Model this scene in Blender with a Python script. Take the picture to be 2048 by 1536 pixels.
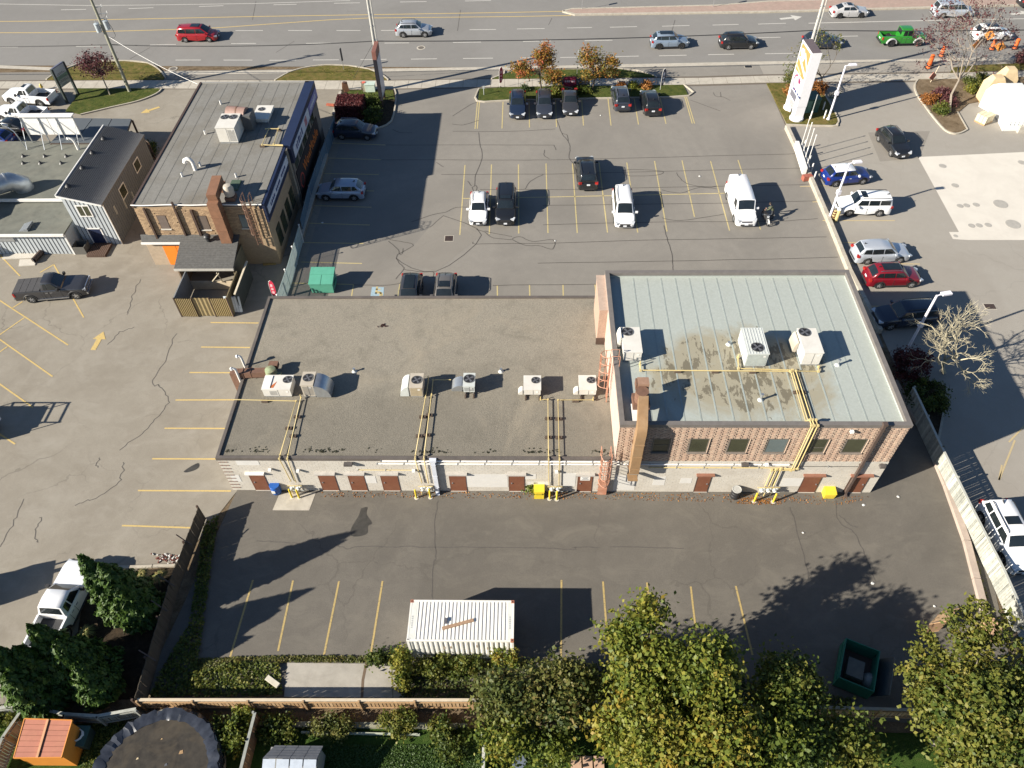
import bpy,bmesh,math,random
import numpy as np
from mathutils import Vector,Matrix,Euler
random.seed(7);RNG=np.random.default_rng(7)
R=math.radians
for o in list(bpy.data.objects):bpy.data.objects.remove(o)
SC=bpy.context.scene
COL=SC.collection

# ---------------------------------------------------------------- camera
CAM_H=44.4;FPX=1516.12
pit,yaw,rol=R(49.3335),R(-1.9459),R(-1.4257)
cF=Vector((math.sin(yaw)*math.cos(pit),math.cos(yaw)*math.cos(pit),-math.sin(pit)))
_r=Vector((math.cos(yaw),-math.sin(yaw),0));_u=_r.cross(cF)
cR=math.cos(rol)*_r+math.sin(rol)*_u
cU=-math.sin(rol)*_r+math.cos(rol)*_u
cam=bpy.data.objects.new('camera',bpy.data.cameras.new('camera'));COL.objects.link(cam)
cam.data.sensor_width=36;cam.data.lens=36*FPX/2048
cam.data.clip_start=0.5;cam.data.clip_end=2500
M=Matrix.Identity(4)
for i in range(3):
    M[i][0]=cR[i];M[i][1]=cU[i];M[i][2]=-cF[i]
M[2][3]=CAM_H
cam.matrix_world=M
SC.camera=cam

# ---------------------------------------------------------------- sky, sun, exposure
SUN_EL,SHADOW_DIR=26.6,23.2  # shadows fall towards SHADOW_DIR (degrees from +x)
W=bpy.data.worlds.new('World');SC.world=W;W.use_nodes=True
nt=W.node_tree;bg=nt.nodes['Background']
sky=nt.nodes.new('ShaderNodeTexSky');sky.sky_type='NISHITA';sky.sun_disc=False
sky.sun_elevation=R(SUN_EL);sky.sun_rotation=R(270-SHADOW_DIR)
sky.air_density=1.0;sky.dust_density=0.3;sky.ozone_density=3.5
nt.links.new(sky.outputs[0],bg.inputs[0]);bg.inputs[1].default_value=0.05
sun=bpy.data.objects.new('sun',bpy.data.lights.new('sun','SUN'));COL.objects.link(sun)
sun.data.energy=5.0;sun.data.angle=R(0.5);sun.data.color=(1.0,0.93,0.80)
sdir=Vector((math.cos(R(SHADOW_DIR))*math.cos(R(SUN_EL)),math.sin(R(SHADOW_DIR))*math.cos(R(SUN_EL)),-math.sin(R(SUN_EL))))
sun.rotation_euler=sdir.to_track_quat('-Z','Y').to_euler();sun.location=(-40,-20,60)
vs=SC.view_settings
vs.view_transform='Standard';vs.look='None';vs.gamma=1.0;vs.use_curve_mapping=False
vs.exposure=1.2
try:SC.cycles.max_bounces=5;SC.cycles.transparent_max_bounces=6;SC.cycles.use_denoising=True
except Exception:pass

# ---------------------------------------------------------------- surveying helpers
def ray(px,py):return cR*((px-1024)/FPX)-cU*((py-768)/FPX)+cF
def G(px,py,z=0.0):  # ground (or height z) point seen at photo pixel
    d=ray(px,py);t=(z-CAM_H)/d.z
    return Vector((d.x*t,d.y*t,z))
def AY(px,py,Y):  # point on the wall plane y = Y
    d=ray(px,py);t=Y/d.y
    return Vector((d.x*t,Y,CAM_H+d.z*t))
def AX(px,py,X):
    d=ray(px,py);t=X/d.x
    return Vector((X,d.y*t,CAM_H+d.z*t))
def HZ(top,base):  # height of a vertical thing from top and base pixels
    b=G(*base);d=ray(*top)
    return CAM_H+d.z*math.hypot(b.x,b.y)/math.hypot(d.x,d.y)

# ---------------------------------------------------------------- materials
MATS={}
def nodes(m):m.use_nodes=True;return m.node_tree.nodes,m.node_tree.links,m.node_tree.nodes['Principled BSDF']
def noise(n,l,scale,detail=4,rough=.6,vec=None,dist=0.0):
    t=n.new('ShaderNodeTexNoise');t.inputs['Scale'].default_value=scale
    t.inputs['Detail'].default_value=detail;t.inputs['Roughness'].default_value=rough
    t.inputs['Distortion'].default_value=dist
    if vec is not None:l.new(vec,t.inputs['Vector'])
    return t.outputs['Fac']
def ramp(n,l,fac,stops):
    r=n.new('ShaderNodeValToRGB');cr=r.color_ramp
    while len(cr.elements)>1:cr.elements.remove(cr.elements[-1])
    cr.elements[0].position=stops[0][0];cr.elements[0].color=(*([stops[0][1]]*3),1) if isinstance(stops[0][1],(int,float)) else(*stops[0][1],1)
    for p,c in stops[1:]:
        e=cr.elements.new(p);e.color=(c,c,c,1) if isinstance(c,(int,float)) else(*c,1)
    l.new(fac,r.inputs['Fac']);return r.outputs['Color']
def mix(n,l,fac,a,b,mode='MIX'):
    m=n.new('ShaderNodeMix');m.data_type='RGBA';m.blend_type=mode
    for s,v in((m.inputs[0],fac),(m.inputs[6],a),(m.inputs[7],b)):
        if isinstance(v,(int,float)):s.default_value=v
        elif isinstance(v,tuple):s.default_value=(*v,1)
        else:l.new(v,s)
    return m.outputs[2]
def mathn(n,l,op,a,b=None):
    m=n.new('ShaderNodeMath');m.operation=op
    for s,v in((m.inputs[0],a),(m.inputs[1],b)):
        if v is None:continue
        if isinstance(v,(int,float)):s.default_value=v
        else:l.new(v,s)
    return m.outputs[0]
def pos(n):return n.new('ShaderNodeNewGeometry').outputs['Position']
def mapping(n,l,v,sc=(1,1,1),rz=0):
    m=n.new('ShaderNodeMapping');m.inputs['Scale'].default_value=sc;m.inputs['Rotation'].default_value=(0,0,rz)
    l.new(v,m.inputs['Vector']);return m.outputs[0]
def bump(n,l,b,h,strength=.3,dist=.02):
    k=n.new('ShaderNodeBump');k.inputs['Strength'].default_value=strength;k.inputs['Distance'].default_value=dist
    l.new(h,k.inputs['Height']);l.new(k.outputs[0],b.inputs['Normal'])
def mat(name,c,rough=.6,metal=0.0,var=.12,scale=3.0,spec=.5,coat=0.0,dirt=None,dirtamt=.4,bmp=0.0):
    """plain painted or moulded surface with slight mottling, optional dirt in patches"""
    if name in MATS:return MATS[name]
    m=bpy.data.materials.new(name);MATS[name]=m
    n,l,b=nodes(m)
    b.inputs['Roughness'].default_value=rough;b.inputs['Metallic'].default_value=metal
    b.inputs['Specular IOR Level'].default_value=spec
    if coat:b.inputs['Coat Weight'].default_value=coat;b.inputs['Coat Roughness'].default_value=.06
    p=pos(n)
    f=noise(n,l,scale,5,.65,p)
    col=ramp(n,l,f,[(.3,tuple(x*(1-var) for x in c)),(.7,tuple(min(1,x*(1+var)) for x in c))])
    if dirt is not None:
        g=noise(n,l,scale*.35,6,.7,p,.5)
        gm=ramp(n,l,g,[(.45,0.0),(.7,dirtamt)])
        col=mix(n,l,gm,col,dirt)
    l.new(col,b.inputs['Base Color'])
    if bmp:bump(n,l,b,noise(n,l,scale*8,3,.6,p),bmp,.01)
    m.diffuse_color=(*c,1)
    return m
def asphalt(name,c,stain,stainamt=.5,crack=.6,big=.08,fine=.25,light=None,crackscale=.16,patch=None):
    if name in MATS:return MATS[name]
    m=bpy.data.materials.new(name);MATS[name]=m
    n,l,b=nodes(m);p=pos(n);b.inputs['Roughness'].default_value=.92;b.inputs['Specular IOR Level'].default_value=.25
    f=noise(n,l,26.0,3,.75,p);f2=noise(n,l,1.1,7,.68,p,.6);f3=noise(n,l,big,6,.62,p,1.2)
    col=ramp(n,l,f,[(.28,tuple(x*(1-fine) for x in c)),(.5,c),(.74,tuple(x*(1+fine) for x in c))])
    col=mix(n,l,ramp(n,l,f2,[(.35,0.0),(.72,stainamt*.55)]),col,stain)
    col=mix(n,l,ramp(n,l,f3,[(.42,0.0),(.66,stainamt)]),col,stain)
    if light is not None:
        f4=noise(n,l,.35,7,.7,mapping(n,l,p,(1,1.6,1),.5),.8)
        col=mix(n,l,ramp(n,l,f4,[(.5,0.0),(.72,.55)]),col,light)
    # hairline cracks: voronoi cell borders, bent by noise, kept only in patches
    wn=n.new('ShaderNodeTexNoise');wn.inputs['Scale'].default_value=.9;wn.inputs['Detail'].default_value=5;l.new(p,wn.inputs['Vector'])
    va=n.new('ShaderNodeVectorMath');va.operation='MULTIPLY_ADD';va.inputs[1].default_value=(1.6,1.6,0);l.new(wn.outputs['Color'],va.inputs[0]);l.new(p,va.inputs[2])
    vo=n.new('ShaderNodeTexVoronoi');vo.feature='DISTANCE_TO_EDGE';vo.inputs['Scale'].default_value=crackscale;l.new(va.outputs[0],vo.inputs['Vector'])
    cm=ramp(n,l,vo.outputs['Distance'],[(0.0,1.0),(.0035,1.0),(.0075,0.0)])
    msk=ramp(n,l,noise(n,l,.11,3,.5,p),[(.46,0.0),(.58,crack)])
    col=mix(n,l,mathn(n,l,'MULTIPLY',cm,msk),col,tuple(x*.33 for x in c))
    l.new(col,b.inputs['Base Color'])
    bump(n,l,b,f,.5,.012)
    return m
def paint_line(name,c,base):
    """road paint, worn through to the asphalt in specks"""
    if name in MATS:return MATS[name]
    m=bpy.data.materials.new(name);MATS[name]=m
    n,l,b=nodes(m);p=pos(n);b.inputs['Roughness'].default_value=.8
    f=noise(n,l,9.0,6,.75,p)
    l.new(ramp(n,l,f,[(.34,base),(.47,c),(1.0,tuple(x*1.05 for x in c))]),b.inputs['Base Color'])
    return m
def grass_mat(name,cols,scale=1.4):
    if name in MATS:return MATS[name]
    m=bpy.data.materials.new(name);MATS[name]=m
    n,l,b=nodes(m);p=pos(n);b.inputs['Roughness'].default_value=.95;b.inputs['Specular IOR Level'].default_value=.1
    f=noise(n,l,scale,8,.72,p,.5);f2=noise(n,l,22,4,.8,p)
    c1=ramp(n,l,f,[(.34,cols[0]),(.5,cols[1]),(.66,cols[2])])
    col=mix(n,l,.75,c1,ramp(n,l,f2,[(.25,.25),(.75,1.5)]),'MULTIPLY')
    l.new(col,b.inputs['Base Color']);bump(n,l,b,f2,1.0,.08)
    return m
def leaf_mat(name,cols,trans=.35,rough=.55):
    """leaf colours vary leaf by leaf through the 'tint' face attribute"""
    if name in MATS:return MATS[name]
    m=bpy.data.materials.new(name);MATS[name]=m
    n,l,b=nodes(m);b.inputs['Roughness'].default_value=rough;b.inputs['Specular IOR Level'].default_value=.3
    a=n.new('ShaderNodeAttribute');a.attribute_name='tint'
    k=len(cols)-1
    col=ramp(n,l,a.outputs['Fac'],[(i/k,c) for i,c in enumerate(cols)])
    l.new(col,b.inputs['Base Color'])
    tr=n.new('ShaderNodeBsdfTranslucent');l.new(col,tr.inputs['Color'])
    ms=n.new('ShaderNodeMixShader');ms.inputs[0].default_value=trans
    l.new(b.outputs[0],ms.inputs[1]);l.new(tr.outputs[0],ms.inputs[2])
    l.new(ms.outputs[0],n['Material Output'].inputs['Surface'])
    return m

# ---------------------------------------------------------------- objects
WM={}
def link(o):COL.objects.link(o);return o
def tag(o,label=None,cat=None,group=None,kind=None):
    if label:o['label']=label
    if cat:o['category']=cat
    if group:o['group']=group
    if kind:o['kind']=kind
    return o
def thing(name,label,cat,loc=(0,0,0),rz=0.0,group=None):
    o=link(bpy.data.objects.new(name,None));o.empty_display_size=.2
    o.location=loc;o.rotation_euler=(0,0,rz)
    WM[o]=Matrix.Translation(Vector(loc))@Matrix.Rotation(rz,4,'Z')
    return tag(o,label,cat,group)
def child(name,mesh,parent,loc=(0,0,0),rot=(0,0,0),scale=(1,1,1)):
    o=link(bpy.data.objects.new(name,mesh));o.parent=parent
    o.location=loc;o.rotation_euler=rot;o.scale=scale
    WM[o]=WM.get(parent,Matrix.Identity(4))@Matrix.LocRotScale(Vector(loc),Euler(rot).to_quaternion(),Vector(scale))
    return o
class MB:
    def __init__(s):s.v=[];s.f=[];s.m=[]
    def add(s,vs,fs,mi=0):
        k=len(s.v);s.v.extend([tuple(v) for v in vs])
        for f in fs:s.f.append(tuple(i+k for i in f));s.m.append(mi)
        return s
    def box(s,x0,y0,z0,x1,y1,z1,mi=0):
        return s.add([(x0,y0,z0),(x1,y0,z0),(x1,y1,z0),(x0,y1,z0),(x0,y0,z1),(x1,y0,z1),(x1,y1,z1),(x0,y1,z1)],
                     [(0,3,2,1),(4,5,6,7),(0,1,5,4),(1,2,6,5),(2,3,7,6),(3,0,4,7)],mi)
    def cbox(s,c,d,mi=0,rz=0.0,rx=0.0,ry=0.0):
        hx,hy,hz=d[0]/2,d[1]/2,d[2]/2
        m=Matrix.Rotation(rz,3,'Z')@Matrix.Rotation(ry,3,'Y')@Matrix.Rotation(rx,3,'X');c=Vector(c)
        vs=[c+m@Vector(q) for q in((-hx,-hy,-hz),(hx,-hy,-hz),(hx,hy,-hz),(-hx,hy,-hz),(-hx,-hy,hz),(hx,-hy,hz),(hx,hy,hz),(-hx,hy,hz))]
        return s.add(vs,[(0,3,2,1),(4,5,6,7),(0,1,5,4),(1,2,6,5),(2,3,7,6),(3,0,4,7)],mi)
    def beam(s,p,q,w,h,mi=0,up=(0,0,1)):
        p,q=Vector(p),Vector(q);d=(q-p);
        if d.length<1e-6:return s
        d.normalize();up=Vector(up)
        a=d.cross(up)
        if a.length<1e-3:a=d.cross(Vector((0,1,0)))
        a.normalize();b=a.cross(d).normalized()
        a*=w/2;b*=h/2
        vs=[p-a-b,p+a-b,p+a+b,p-a+b,q-a-b,q+a-b,q+a+b,q-a+b]
        return s.add(vs,[(0,1,2,3),(7,6,5,4),(0,4,5,1),(1,5,6,2),(2,6,7,3),(3,7,4,0)],mi)
    def tube(s,pts,r,n=6,mi=0,cap=True):
        pts=[Vector(p) for p in pts];k0=len(s.v);rr=r if isinstance(r,(list,tuple)) else[r]*len(pts)
        prev=None
        for i,p in enumerate(pts):
            if i==0:d=pts[1]-p
            elif i==len(pts)-1:d=p-pts[i-1]
            else:d=(pts[i+1]-p).normalized()+(p-pts[i-1]).normalized()
            if d.length<1e-6:d=Vector((0,0,1))
            d.normalize()
            if prev is None:
                a=d.cross(Vector((0,0,1)))
                if a.length<.05:a=d.cross(Vector((0,1,0)))
            else:
                a=prev-d*prev.dot(d)
                if a.length<1e-4:a=d.cross(Vector((0,1,0)))
            a.normalize();prev=a;b=d.cross(a)
            for j in range(n):
                t=2*math.pi*j/n;s.v.append(tuple(p+(a*math.cos(t)+b*math.sin(t))*rr[i]))
        for i in range(len(pts)-1):
            for j in range(n):
                j2=(j+1)%n
                s.f.append((k0+i*n+j,k0+i*n+j2,k0+(i+1)*n+j2,k0+(i+1)*n+j));s.m.append(mi)
        if cap:
            s.f.append(tuple(k0+j for j in reversed(range(n))));s.m.append(mi)
            e=k0+(len(pts)-1)*n;s.f.append(tuple(e+j for j in range(n)));s.m.append(mi)
        return s
    def cyl(s,c,r,h,n=12,mi=0,r2=None,mi_top=None):
        c=Vector(c);r2=r if r2 is None else r2
        vs=[(c.x+r*math.cos(2*math.pi*j/n),c.y+r*math.sin(2*math.pi*j/n),c.z) for j in range(n)]
        vs+=[(c.x+r2*math.cos(2*math.pi*j/n),c.y+r2*math.sin(2*math.pi*j/n),c.z+h) for j in range(n)]
        s.add(vs,[(j,(j+1)%n,n+(j+1)%n,n+j) for j in range(n)],mi)
        k=len(s.v)-2*n
        s.f.append(tuple(k+j for j in reversed(range(n))));s.m.append(mi)
        s.f.append(tuple(k+n+j for j in range(n)));s.m.append(mi if mi_top is None else mi_top)
        return s
    def lathe(s,c,prof,n=12,mi=0):
        c=Vector(c);k0=len(s.v)
        for r,z in prof:
            for j in range(n):s.v.append((c.x+r*math.cos(2*math.pi*j/n),c.y+r*math.sin(2*math.pi*j/n),c.z+z))
        for i in range(len(prof)-1):
            for j in range(n):
                j2=(j+1)%n;s.f.append((k0+i*n+j,k0+i*n+j2,k0+(i+1)*n+j2,k0+(i+1)*n+j));s.m.append(mi)
        s.f.append(tuple(k0+j for j in reversed(range(n))));s.m.append(mi)
        e=k0+(len(prof)-1)*n;s.f.append(tuple(e+j for j in range(n)));s.m.append(mi)
        return s
    def prism(s,pts,z0,z1,mi=0):
        n=len(pts)
        vs=[(p[0],p[1],z0) for p in pts]+[(p[0],p[1],z1) for p in pts]
        return s.add(vs,[tuple(reversed(range(n))),tuple(range(n,2*n))]+[(j,(j+1)%n,n+(j+1)%n,n+j) for j in range(n)],mi)
    def poly(s,pts,mi=0):return s.add(pts,[tuple(range(len(pts)))],mi)
    def hprism(s,poly,axis,a0,a1,mi=0):
        """polygon in the plane across `axis` ('x': (y,z) points, 'y': (x,z) points) swept from a0 to a1"""
        n=len(poly);mk=(lambda a,p:(a,p[0],p[1])) if axis=='x' else(lambda a,p:(p[0],a,p[1]))
        return s.add([mk(a0,p) for p in poly]+[mk(a1,p) for p in poly],
                     [tuple(range(n)),tuple(reversed(range(n,2*n)))]+[(j,n+j,n+(j+1)%n,(j+1)%n) for j in range(n)],mi)
    def loft(s,rings,mi=0,closed=True,caps=True):
        n=len(rings[0]);k0=len(s.v)
        for r_ in rings:s.v.extend([tuple(p) for p in r_])
        for i in range(len(rings)-1):
            for j in range(n if closed else n-1):
                j2=(j+1)%n;s.f.append((k0+i*n+j,k0+i*n+j2,k0+(i+1)*n+j2,k0+(i+1)*n+j));s.m.append(mi)
        if caps and closed:
            s.f.append(tuple(k0+j for j in reversed(range(n))));s.m.append(mi)
            e=k0+(len(rings)-1)*n;s.f.append(tuple(e+j for j in range(n)));s.m.append(mi)
        return s
    def W(s,*a,**k):return s.build(*a,world=True,**k)
    def mesh(s,name,mats,smooth=False,angle=35,inv=None,fix=True):
        me=bpy.data.meshes.new(name)
        vs=s.v if inv is None else[tuple(inv@Vector(v)) for v in s.v]
        me.from_pydata(vs,[],s.f)
        for m in(mats if isinstance(mats,(list,tuple)) else[mats]):me.materials.append(m)
        me.polygons.foreach_set('material_index',s.m)
        if fix:
            b=bmesh.new();b.from_mesh(me);bmesh.ops.recalc_face_normals(b,faces=b.faces);b.to_mesh(me);b.free()
        if smooth:
            me.shade_smooth();me.set_sharp_from_angle(angle=R(angle))
        me.update();return me
    def build(s,name,mats,parent=None,smooth=False,angle=35,world=False,fix=True,label=None):
        if parent is None:
            xs=[v[0] for v in s.v];ys=[v[1] for v in s.v];zs=[v[2] for v in s.v]
            c=Vector(((min(xs)+max(xs))/2,(min(ys)+max(ys))/2,min(zs)))
            me=s.mesh(name,mats,smooth,angle,Matrix.Translation(-c),fix)
            o=link(bpy.data.objects.new(name,me));o.location=c;WM[o]=Matrix.Translation(c)
        else:
            inv=WM[parent].inverted() if world else None
            me=s.mesh(name,mats,smooth,angle,inv,fix)
            o=link(bpy.data.objects.new(name,me));o.parent=parent;WM[o]=WM[parent].copy()
        if label:o['label']=label
        return o
def BX(*a):return MB().box(*a)
def CB(*a,**k):return MB().cbox(*a,**k)
def TB(*a,**k):return MB().tube(*a,**k)
def LT(*a):return MB().lathe(*a)
def BM(*a):return MB().beam(*a)
def CY(*a,**k):return MB().cyl(*a,**k)
def PL(*a):return MB().poly(*a)
def AD(*a):return MB().add(*a)
def struct(name,mb,mats,parent=None,**k):
    o=mb.W(name,mats,parent,**k)
    if parent is None:o['kind']='structure'
    return o
def copy_tree(o,parent=None):
    c=o.copy();COL.objects.link(c);c.parent=parent
    if parent is not None and 'label' in c:pass
    for ch in list(o.children):copy_tree(ch,c)
    return c
def unit_box(name,m):
    b=BX(-.5,-.5,-.5,.5,.5,.5);return b.mesh(name,m)
_txt={}
def text_part(name,s,size,m,parent,loc,rot,depth=.02,sx=1.0,label=None):
    """raised lettering as a mesh part, loc and rot in world coordinates"""
    cu=bpy.data.curves.new(name,'FONT');cu.body=s;cu.size=size;cu.extrude=depth
    cu.align_x='CENTER';cu.align_y='CENTER';cu.resolution_u=2
    t=bpy.data.objects.new(name,cu);COL.objects.link(t)
    bpy.context.view_layer.update()
    dg=bpy.context.evaluated_depsgraph_get()
    me=bpy.data.meshes.new_from_object(t.evaluated_get(dg));COL.objects.unlink(t);bpy.data.objects.remove(t)
    me.materials.clear();me.materials.append(m)
    mw=Matrix.Translation(Vector(loc))@rot.to_4x4()@Matrix.Scale(sx,4,(1,0,0))
    me.transform(WM[parent].inverted()@mw)
    o=link(bpy.data.objects.new(name,me));o.parent=parent;WM[o]=WM[parent].copy()
    if label:o['label']=label
    return o
def face_rot(normal,up=(0,0,1)):
    """rotation whose local z is the normal and local y is up"""
    z=Vector(normal).normalized();x=Vector(up).cross(z).normalized();y=z.cross(x)
    return Matrix((x,y,z)).transposed()

# ================================================================ GROUND
def g(pts,z=0.0):return[G(x,y,z) for x,y in pts]
def offs(pts,w):
    """left and right offset of a polyline (flat)"""
    P=[Vector((p[0],p[1],0)) for p in pts];L=[];Rr=[]
    for i,p in enumerate(P):
        a=(P[i]-P[i-1]).normalized() if i>0 else None
        b=(P[i+1]-P[i]).normalized() if i<len(P)-1 else None
        d=(a+b).normalized() if a is not None and b is not None else(a or b)
        nrm=Vector((-d.y,d.x,0));k=1.0
        if a is not None and b is not None:k=1/max(.4,nrm.dot(Vector((-a.y,a.x,0))))
        L.append(p+nrm*w*k);Rr.append(p-nrm*w*k)
    return L,Rr
def ribbon(mb,pts,w,z,mi=0):
    L,Q=offs(pts,w/2)
    for i in range(len(L)-1):
        mb.poly([(Q[i].x,Q[i].y,z),(Q[i+1].x,Q[i+1].y,z),(L[i+1].x,L[i+1].y,z),(L[i].x,L[i].y,z)],mi)
    return mb
def wall_strip(mb,pts,w,z0,z1,mi=0):
    L,Q=offs(pts,w/2)
    rings=[[(Q[i].x,Q[i].y,z0),(L[i].x,L[i].y,z0),(L[i].x,L[i].y,z1),(Q[i].x,Q[i].y,z1)] for i in range(len(L))]
    return mb.loft(rings,mi)
def smooth_path(pts,k=4):
    P=[Vector((p[0],p[1],0)) for p in pts];out=[]
    for i in range(len(P)-1):
        p0=P[max(0,i-1)];p1=P[i];p2=P[i+1];p3=P[min(len(P)-1,i+2)]
        for j in range(k):
            t=j/k
            out.append(.5*((2*p1)+(p2-p0)*t+(2*p0-5*p1+4*p2-p3)*t*t+(3*p1-p0-3*p2+p3)*t**3))
    out.append(P[-1]);return out

A_road=asphalt('road_asphalt',(.212,.203,.192),(.15,.142,.132),.4,.1,.06,.16)
A_front=asphalt('front_lot_asphalt',(.222,.205,.182),(.15,.139,.126),.55,.0,.07,.22)
A_left=asphalt('left_lot_asphalt',(.262,.236,.196),(.165,.142,.112),.55,.4,.085,.20,light=(.30,.275,.235))
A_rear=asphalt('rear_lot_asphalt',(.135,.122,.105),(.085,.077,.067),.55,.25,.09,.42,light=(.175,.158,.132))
A_gas=asphalt('station_asphalt',(.292,.270,.238),(.225,.20,.172),.5,.12,.06,.12)
CONC=mat('concrete',(.40,.365,.31),.9,var=.10,scale=2.5,dirt=(.25,.22,.18),dirtamt=.5,bmp=.2)
CONC_L=mat('pale_concrete',(.50,.465,.41),.9,var=.07,scale=.8,dirt=(.36,.33,.29),dirtamt=.45)
CURB=mat('kerb_concrete',(.40,.36,.295),.9,var=.14,scale=4,dirt=(.22,.19,.15),dirtamt=.5,bmp=.2)
BRICKRED=mat('median_paving',(.33,.235,.195),.9,var=.12,scale=2,dirt=(.27,.22,.18),dirtamt=.5)
YEL=paint_line('yellow_line_paint',(.50,.36,.13),(.24,.20,.14))
YEL_F=paint_line('pale_yellow_line_paint',(.44,.36,.17),(.21,.185,.15))
WHT=paint_line('white_line_paint',(.50,.48,.44),(.26,.25,.235))
TAR=mat('tar_sealant',(.075,.067,.06),.8,var=.25,scale=6)
GRASS=grass_mat('verge_grass',[(.075,.085,.018),(.15,.13,.038),(.215,.15,.06)])
GRASS_G=grass_mat('green_grass',[(.045,.062,.016),(.075,.095,.022),(.12,.115,.035)])
LAWN=grass_mat('lawn_grass',[(.03,.06,.012),(.045,.085,.016),(.07,.10,.025)],2.2)
DIRT=grass_mat('bare_soil',[(.12,.085,.05),(.19,.14,.09),(.25,.19,.125)],1.0)
MULCH=grass_mat('dark_mulch',[(.03,.022,.016),(.05,.038,.026),(.085,.06,.038)],1.5)

gr=MB()
gr.poly([(-900,-300,-.03),(900,-300,-.03),(900,1500,-.03),(-900,1500,-.03)])
struct('ground',gr,DIRT)
# back yards behind the rear fence
struct('back_yard',PL([(-60,-8,-.012),(60,-8,-.012),(60,12.9,-.012),(-60,12.9,-.012)]),LAWN)
# the wide road
k0,k1=G(0,126),G(2047,128)
road=MB();road.poly([(-400,k0.y-.6,0),(-74,k0.y-.4,0),(0,88.3,0),(66,89.6,0),(400,96,0),(400,420,0),(-400,420,0)])
ROAD=struct('road',road,A_road)
# parking lots
LEFTLOT=struct('left_parking_lot',PL([(-120,13.5,-.008),(-30,13.5,-.008),(-25,22.7,-.008),(-22.6,22.7,-.008),(-20.2,28.4,-.008),(-20.2,84.2,-.008),(-120,84.8,-.008)]),A_left)
FRONTLOT=struct('front_parking_lot',PL([(-20.2,42,-.004),(28.3,42,-.004),(28.3,50,-.004),(27.7,75.2,-.004),(27.5,88.6,-.004),(-120,87.9,-.004),(-120,84.2,-.004),(-20.2,84.2,-.004)]),A_front)
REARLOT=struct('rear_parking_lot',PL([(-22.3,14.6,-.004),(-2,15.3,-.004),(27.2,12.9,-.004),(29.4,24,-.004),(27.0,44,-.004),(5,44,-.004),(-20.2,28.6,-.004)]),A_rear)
GASLOT=struct('station_forecourt',PL([(27.9,10,-.006),(130,10,-.006),(130,90,-.006),(27.5,89,-.006),(27.8,75,-.006),(28.5,50,-.006),(28.6,36,-.006),(29.6,22,-.006)]),A_gas)
pad=MB();pad.poly(g([(1836,314),(2048,304)],.0)+[Vector((110,64,0)),Vector((110,53,0))]+g([(2048,480),(1936,480),(1906,478),(1898,464),(1918,464)],.0))
struct('concrete_pad',pad,mat('forecourt_pad_concrete',(.56,.52,.46),.85,var=.05,scale=.5,dirt=(.45,.41,.36),dirtamt=.5))
# concrete gutter along the near kerb, with the kerb gaps at the drives
gut=MB()
gp=[(-74,k0.y-.15),(-44,87.6),(-20,87.9),(0,88.25),(28,88.95),(44,89.2),(70,89.9)]
ribbon(gut,gp,.75,.005)
struct('gutter',gut,CONC)

# pavement slabs
top=[(-120,163.5),(0,163),(327,160.5),(775,161.5),(990,158.5),(1399,156),(1536,151.5),(1640,150),(1860,147),(2048,143),(2200,140)]
bot=[(-120,177),(0,177),(340,177),(690,179),(958,174),(1024,173.5),(1395,169),(1536,165),(1640,164),(1860,160.5),(2048,157),(2200,154)]
SIDE=struct('sidewalk',ribbon(MB(),[((G(a[0],a[1])+G(b[0],b[1]))/2)[:2] for a,b in zip(top,[(x,np.interp(x,[q[0] for q in bot],[q[1] for q in bot])) for x,_ in top])],2.3,.004),mat('joint_dirt',(.12,.10,.08),.95))
def lerp_line(tab,x):
    ys=np.interp(x,[q[0] for q in tab],[q[1] for q in tab]);return ys
wx0,wx1=-79.0,72.0
tw=[G(*q) for q in top];bw=[G(*q) for q in bot]
def yat(ws,x):return float(np.interp(x,[p.x for p in ws],[p.y for p in ws]))
n=0;x=wx0
while x<wx1:
    x2=x+1.62
    s_=MB();h=.012+random.uniform(0,.008)
    s_.prism([(x+.015,yat(bw,x)),(x2-.015,yat(bw,x2)),(x2-.015,yat(tw,x2)),(x+.015,yat(tw,x))],-.03,h)
    struct('sidewalk_slab',s_,CONC,SIDE);x=x2;n+=1

# grass islands and beds: (name, outline pixels, material, kerb runs as pixel lists)
def island(name,outline,m,kerbs=(),z=.10,kw=.16,blades=None):
    mb=MB();pts=g(outline);mb.prism(pts,-.05,z)
    o=struct(name,mb,m)
    for kp in kerbs:
        w=smooth_path(g(kp),3)
        struct('kerb',wall_strip(MB(),[(p.x,p.y) for p in w],kw,-.02,z+.035),CURB,o)
    return o,pts
I={}
I['verge_left']=island('grass_verge',[(95,160),(120,144),(175,126),(250,123.5),(295,128),(317,140),(329,155.5),(327,160)],GRASS,
    [[(93,160),(120,143),(175,125),(250,122.5),(295,127),(318,140),(331,156)]])
I['lawn_left']=island('grass_island',[(155,178),(322,178),(312,188),(275,203),(225,214),(162,229),(132,223),(150,200)],GRASS_G,
    [[(324,178),(313,188.5),(275,203.5),(225,215),(162,230)]])
I['verge_mid']=island('grass_verge',[(552,161),(580,146),(612,137),(652,132),(697,133.5),(737,140),(762,151),(774,160.5)],GRASS,
    [[(550,161.5),(580,145),(612,136),(652,131),(697,132.5),(737,139),(763,150),(777,161)]])
I['bed_mid']=island('planting_bed',[(683,181),(788,180),(791,197),(782,243),(752,257),(668,250),(674,212)],MULCH,
    [[(789,179),(792,197),(783,243),(752,258.5)]])
struct('grass_patch',MB().prism(g([(696,181),(786,180.5),(789.5,199),(741,200),(690,200)],.10),.10,.115),GRASS_G)
I['bed_front']=island('grass_island',[(959,179),(1000,176),(1100,174),(1300,171.5),(1366,171),(1376,191.5),(1200,196.5),(1027,200.5),(956,202)],GRASS_G,
    [[(958,178),(954.5,203),(1027,201.5),(1200,197.5),(1377,192.5),(1367,170)]])
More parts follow.
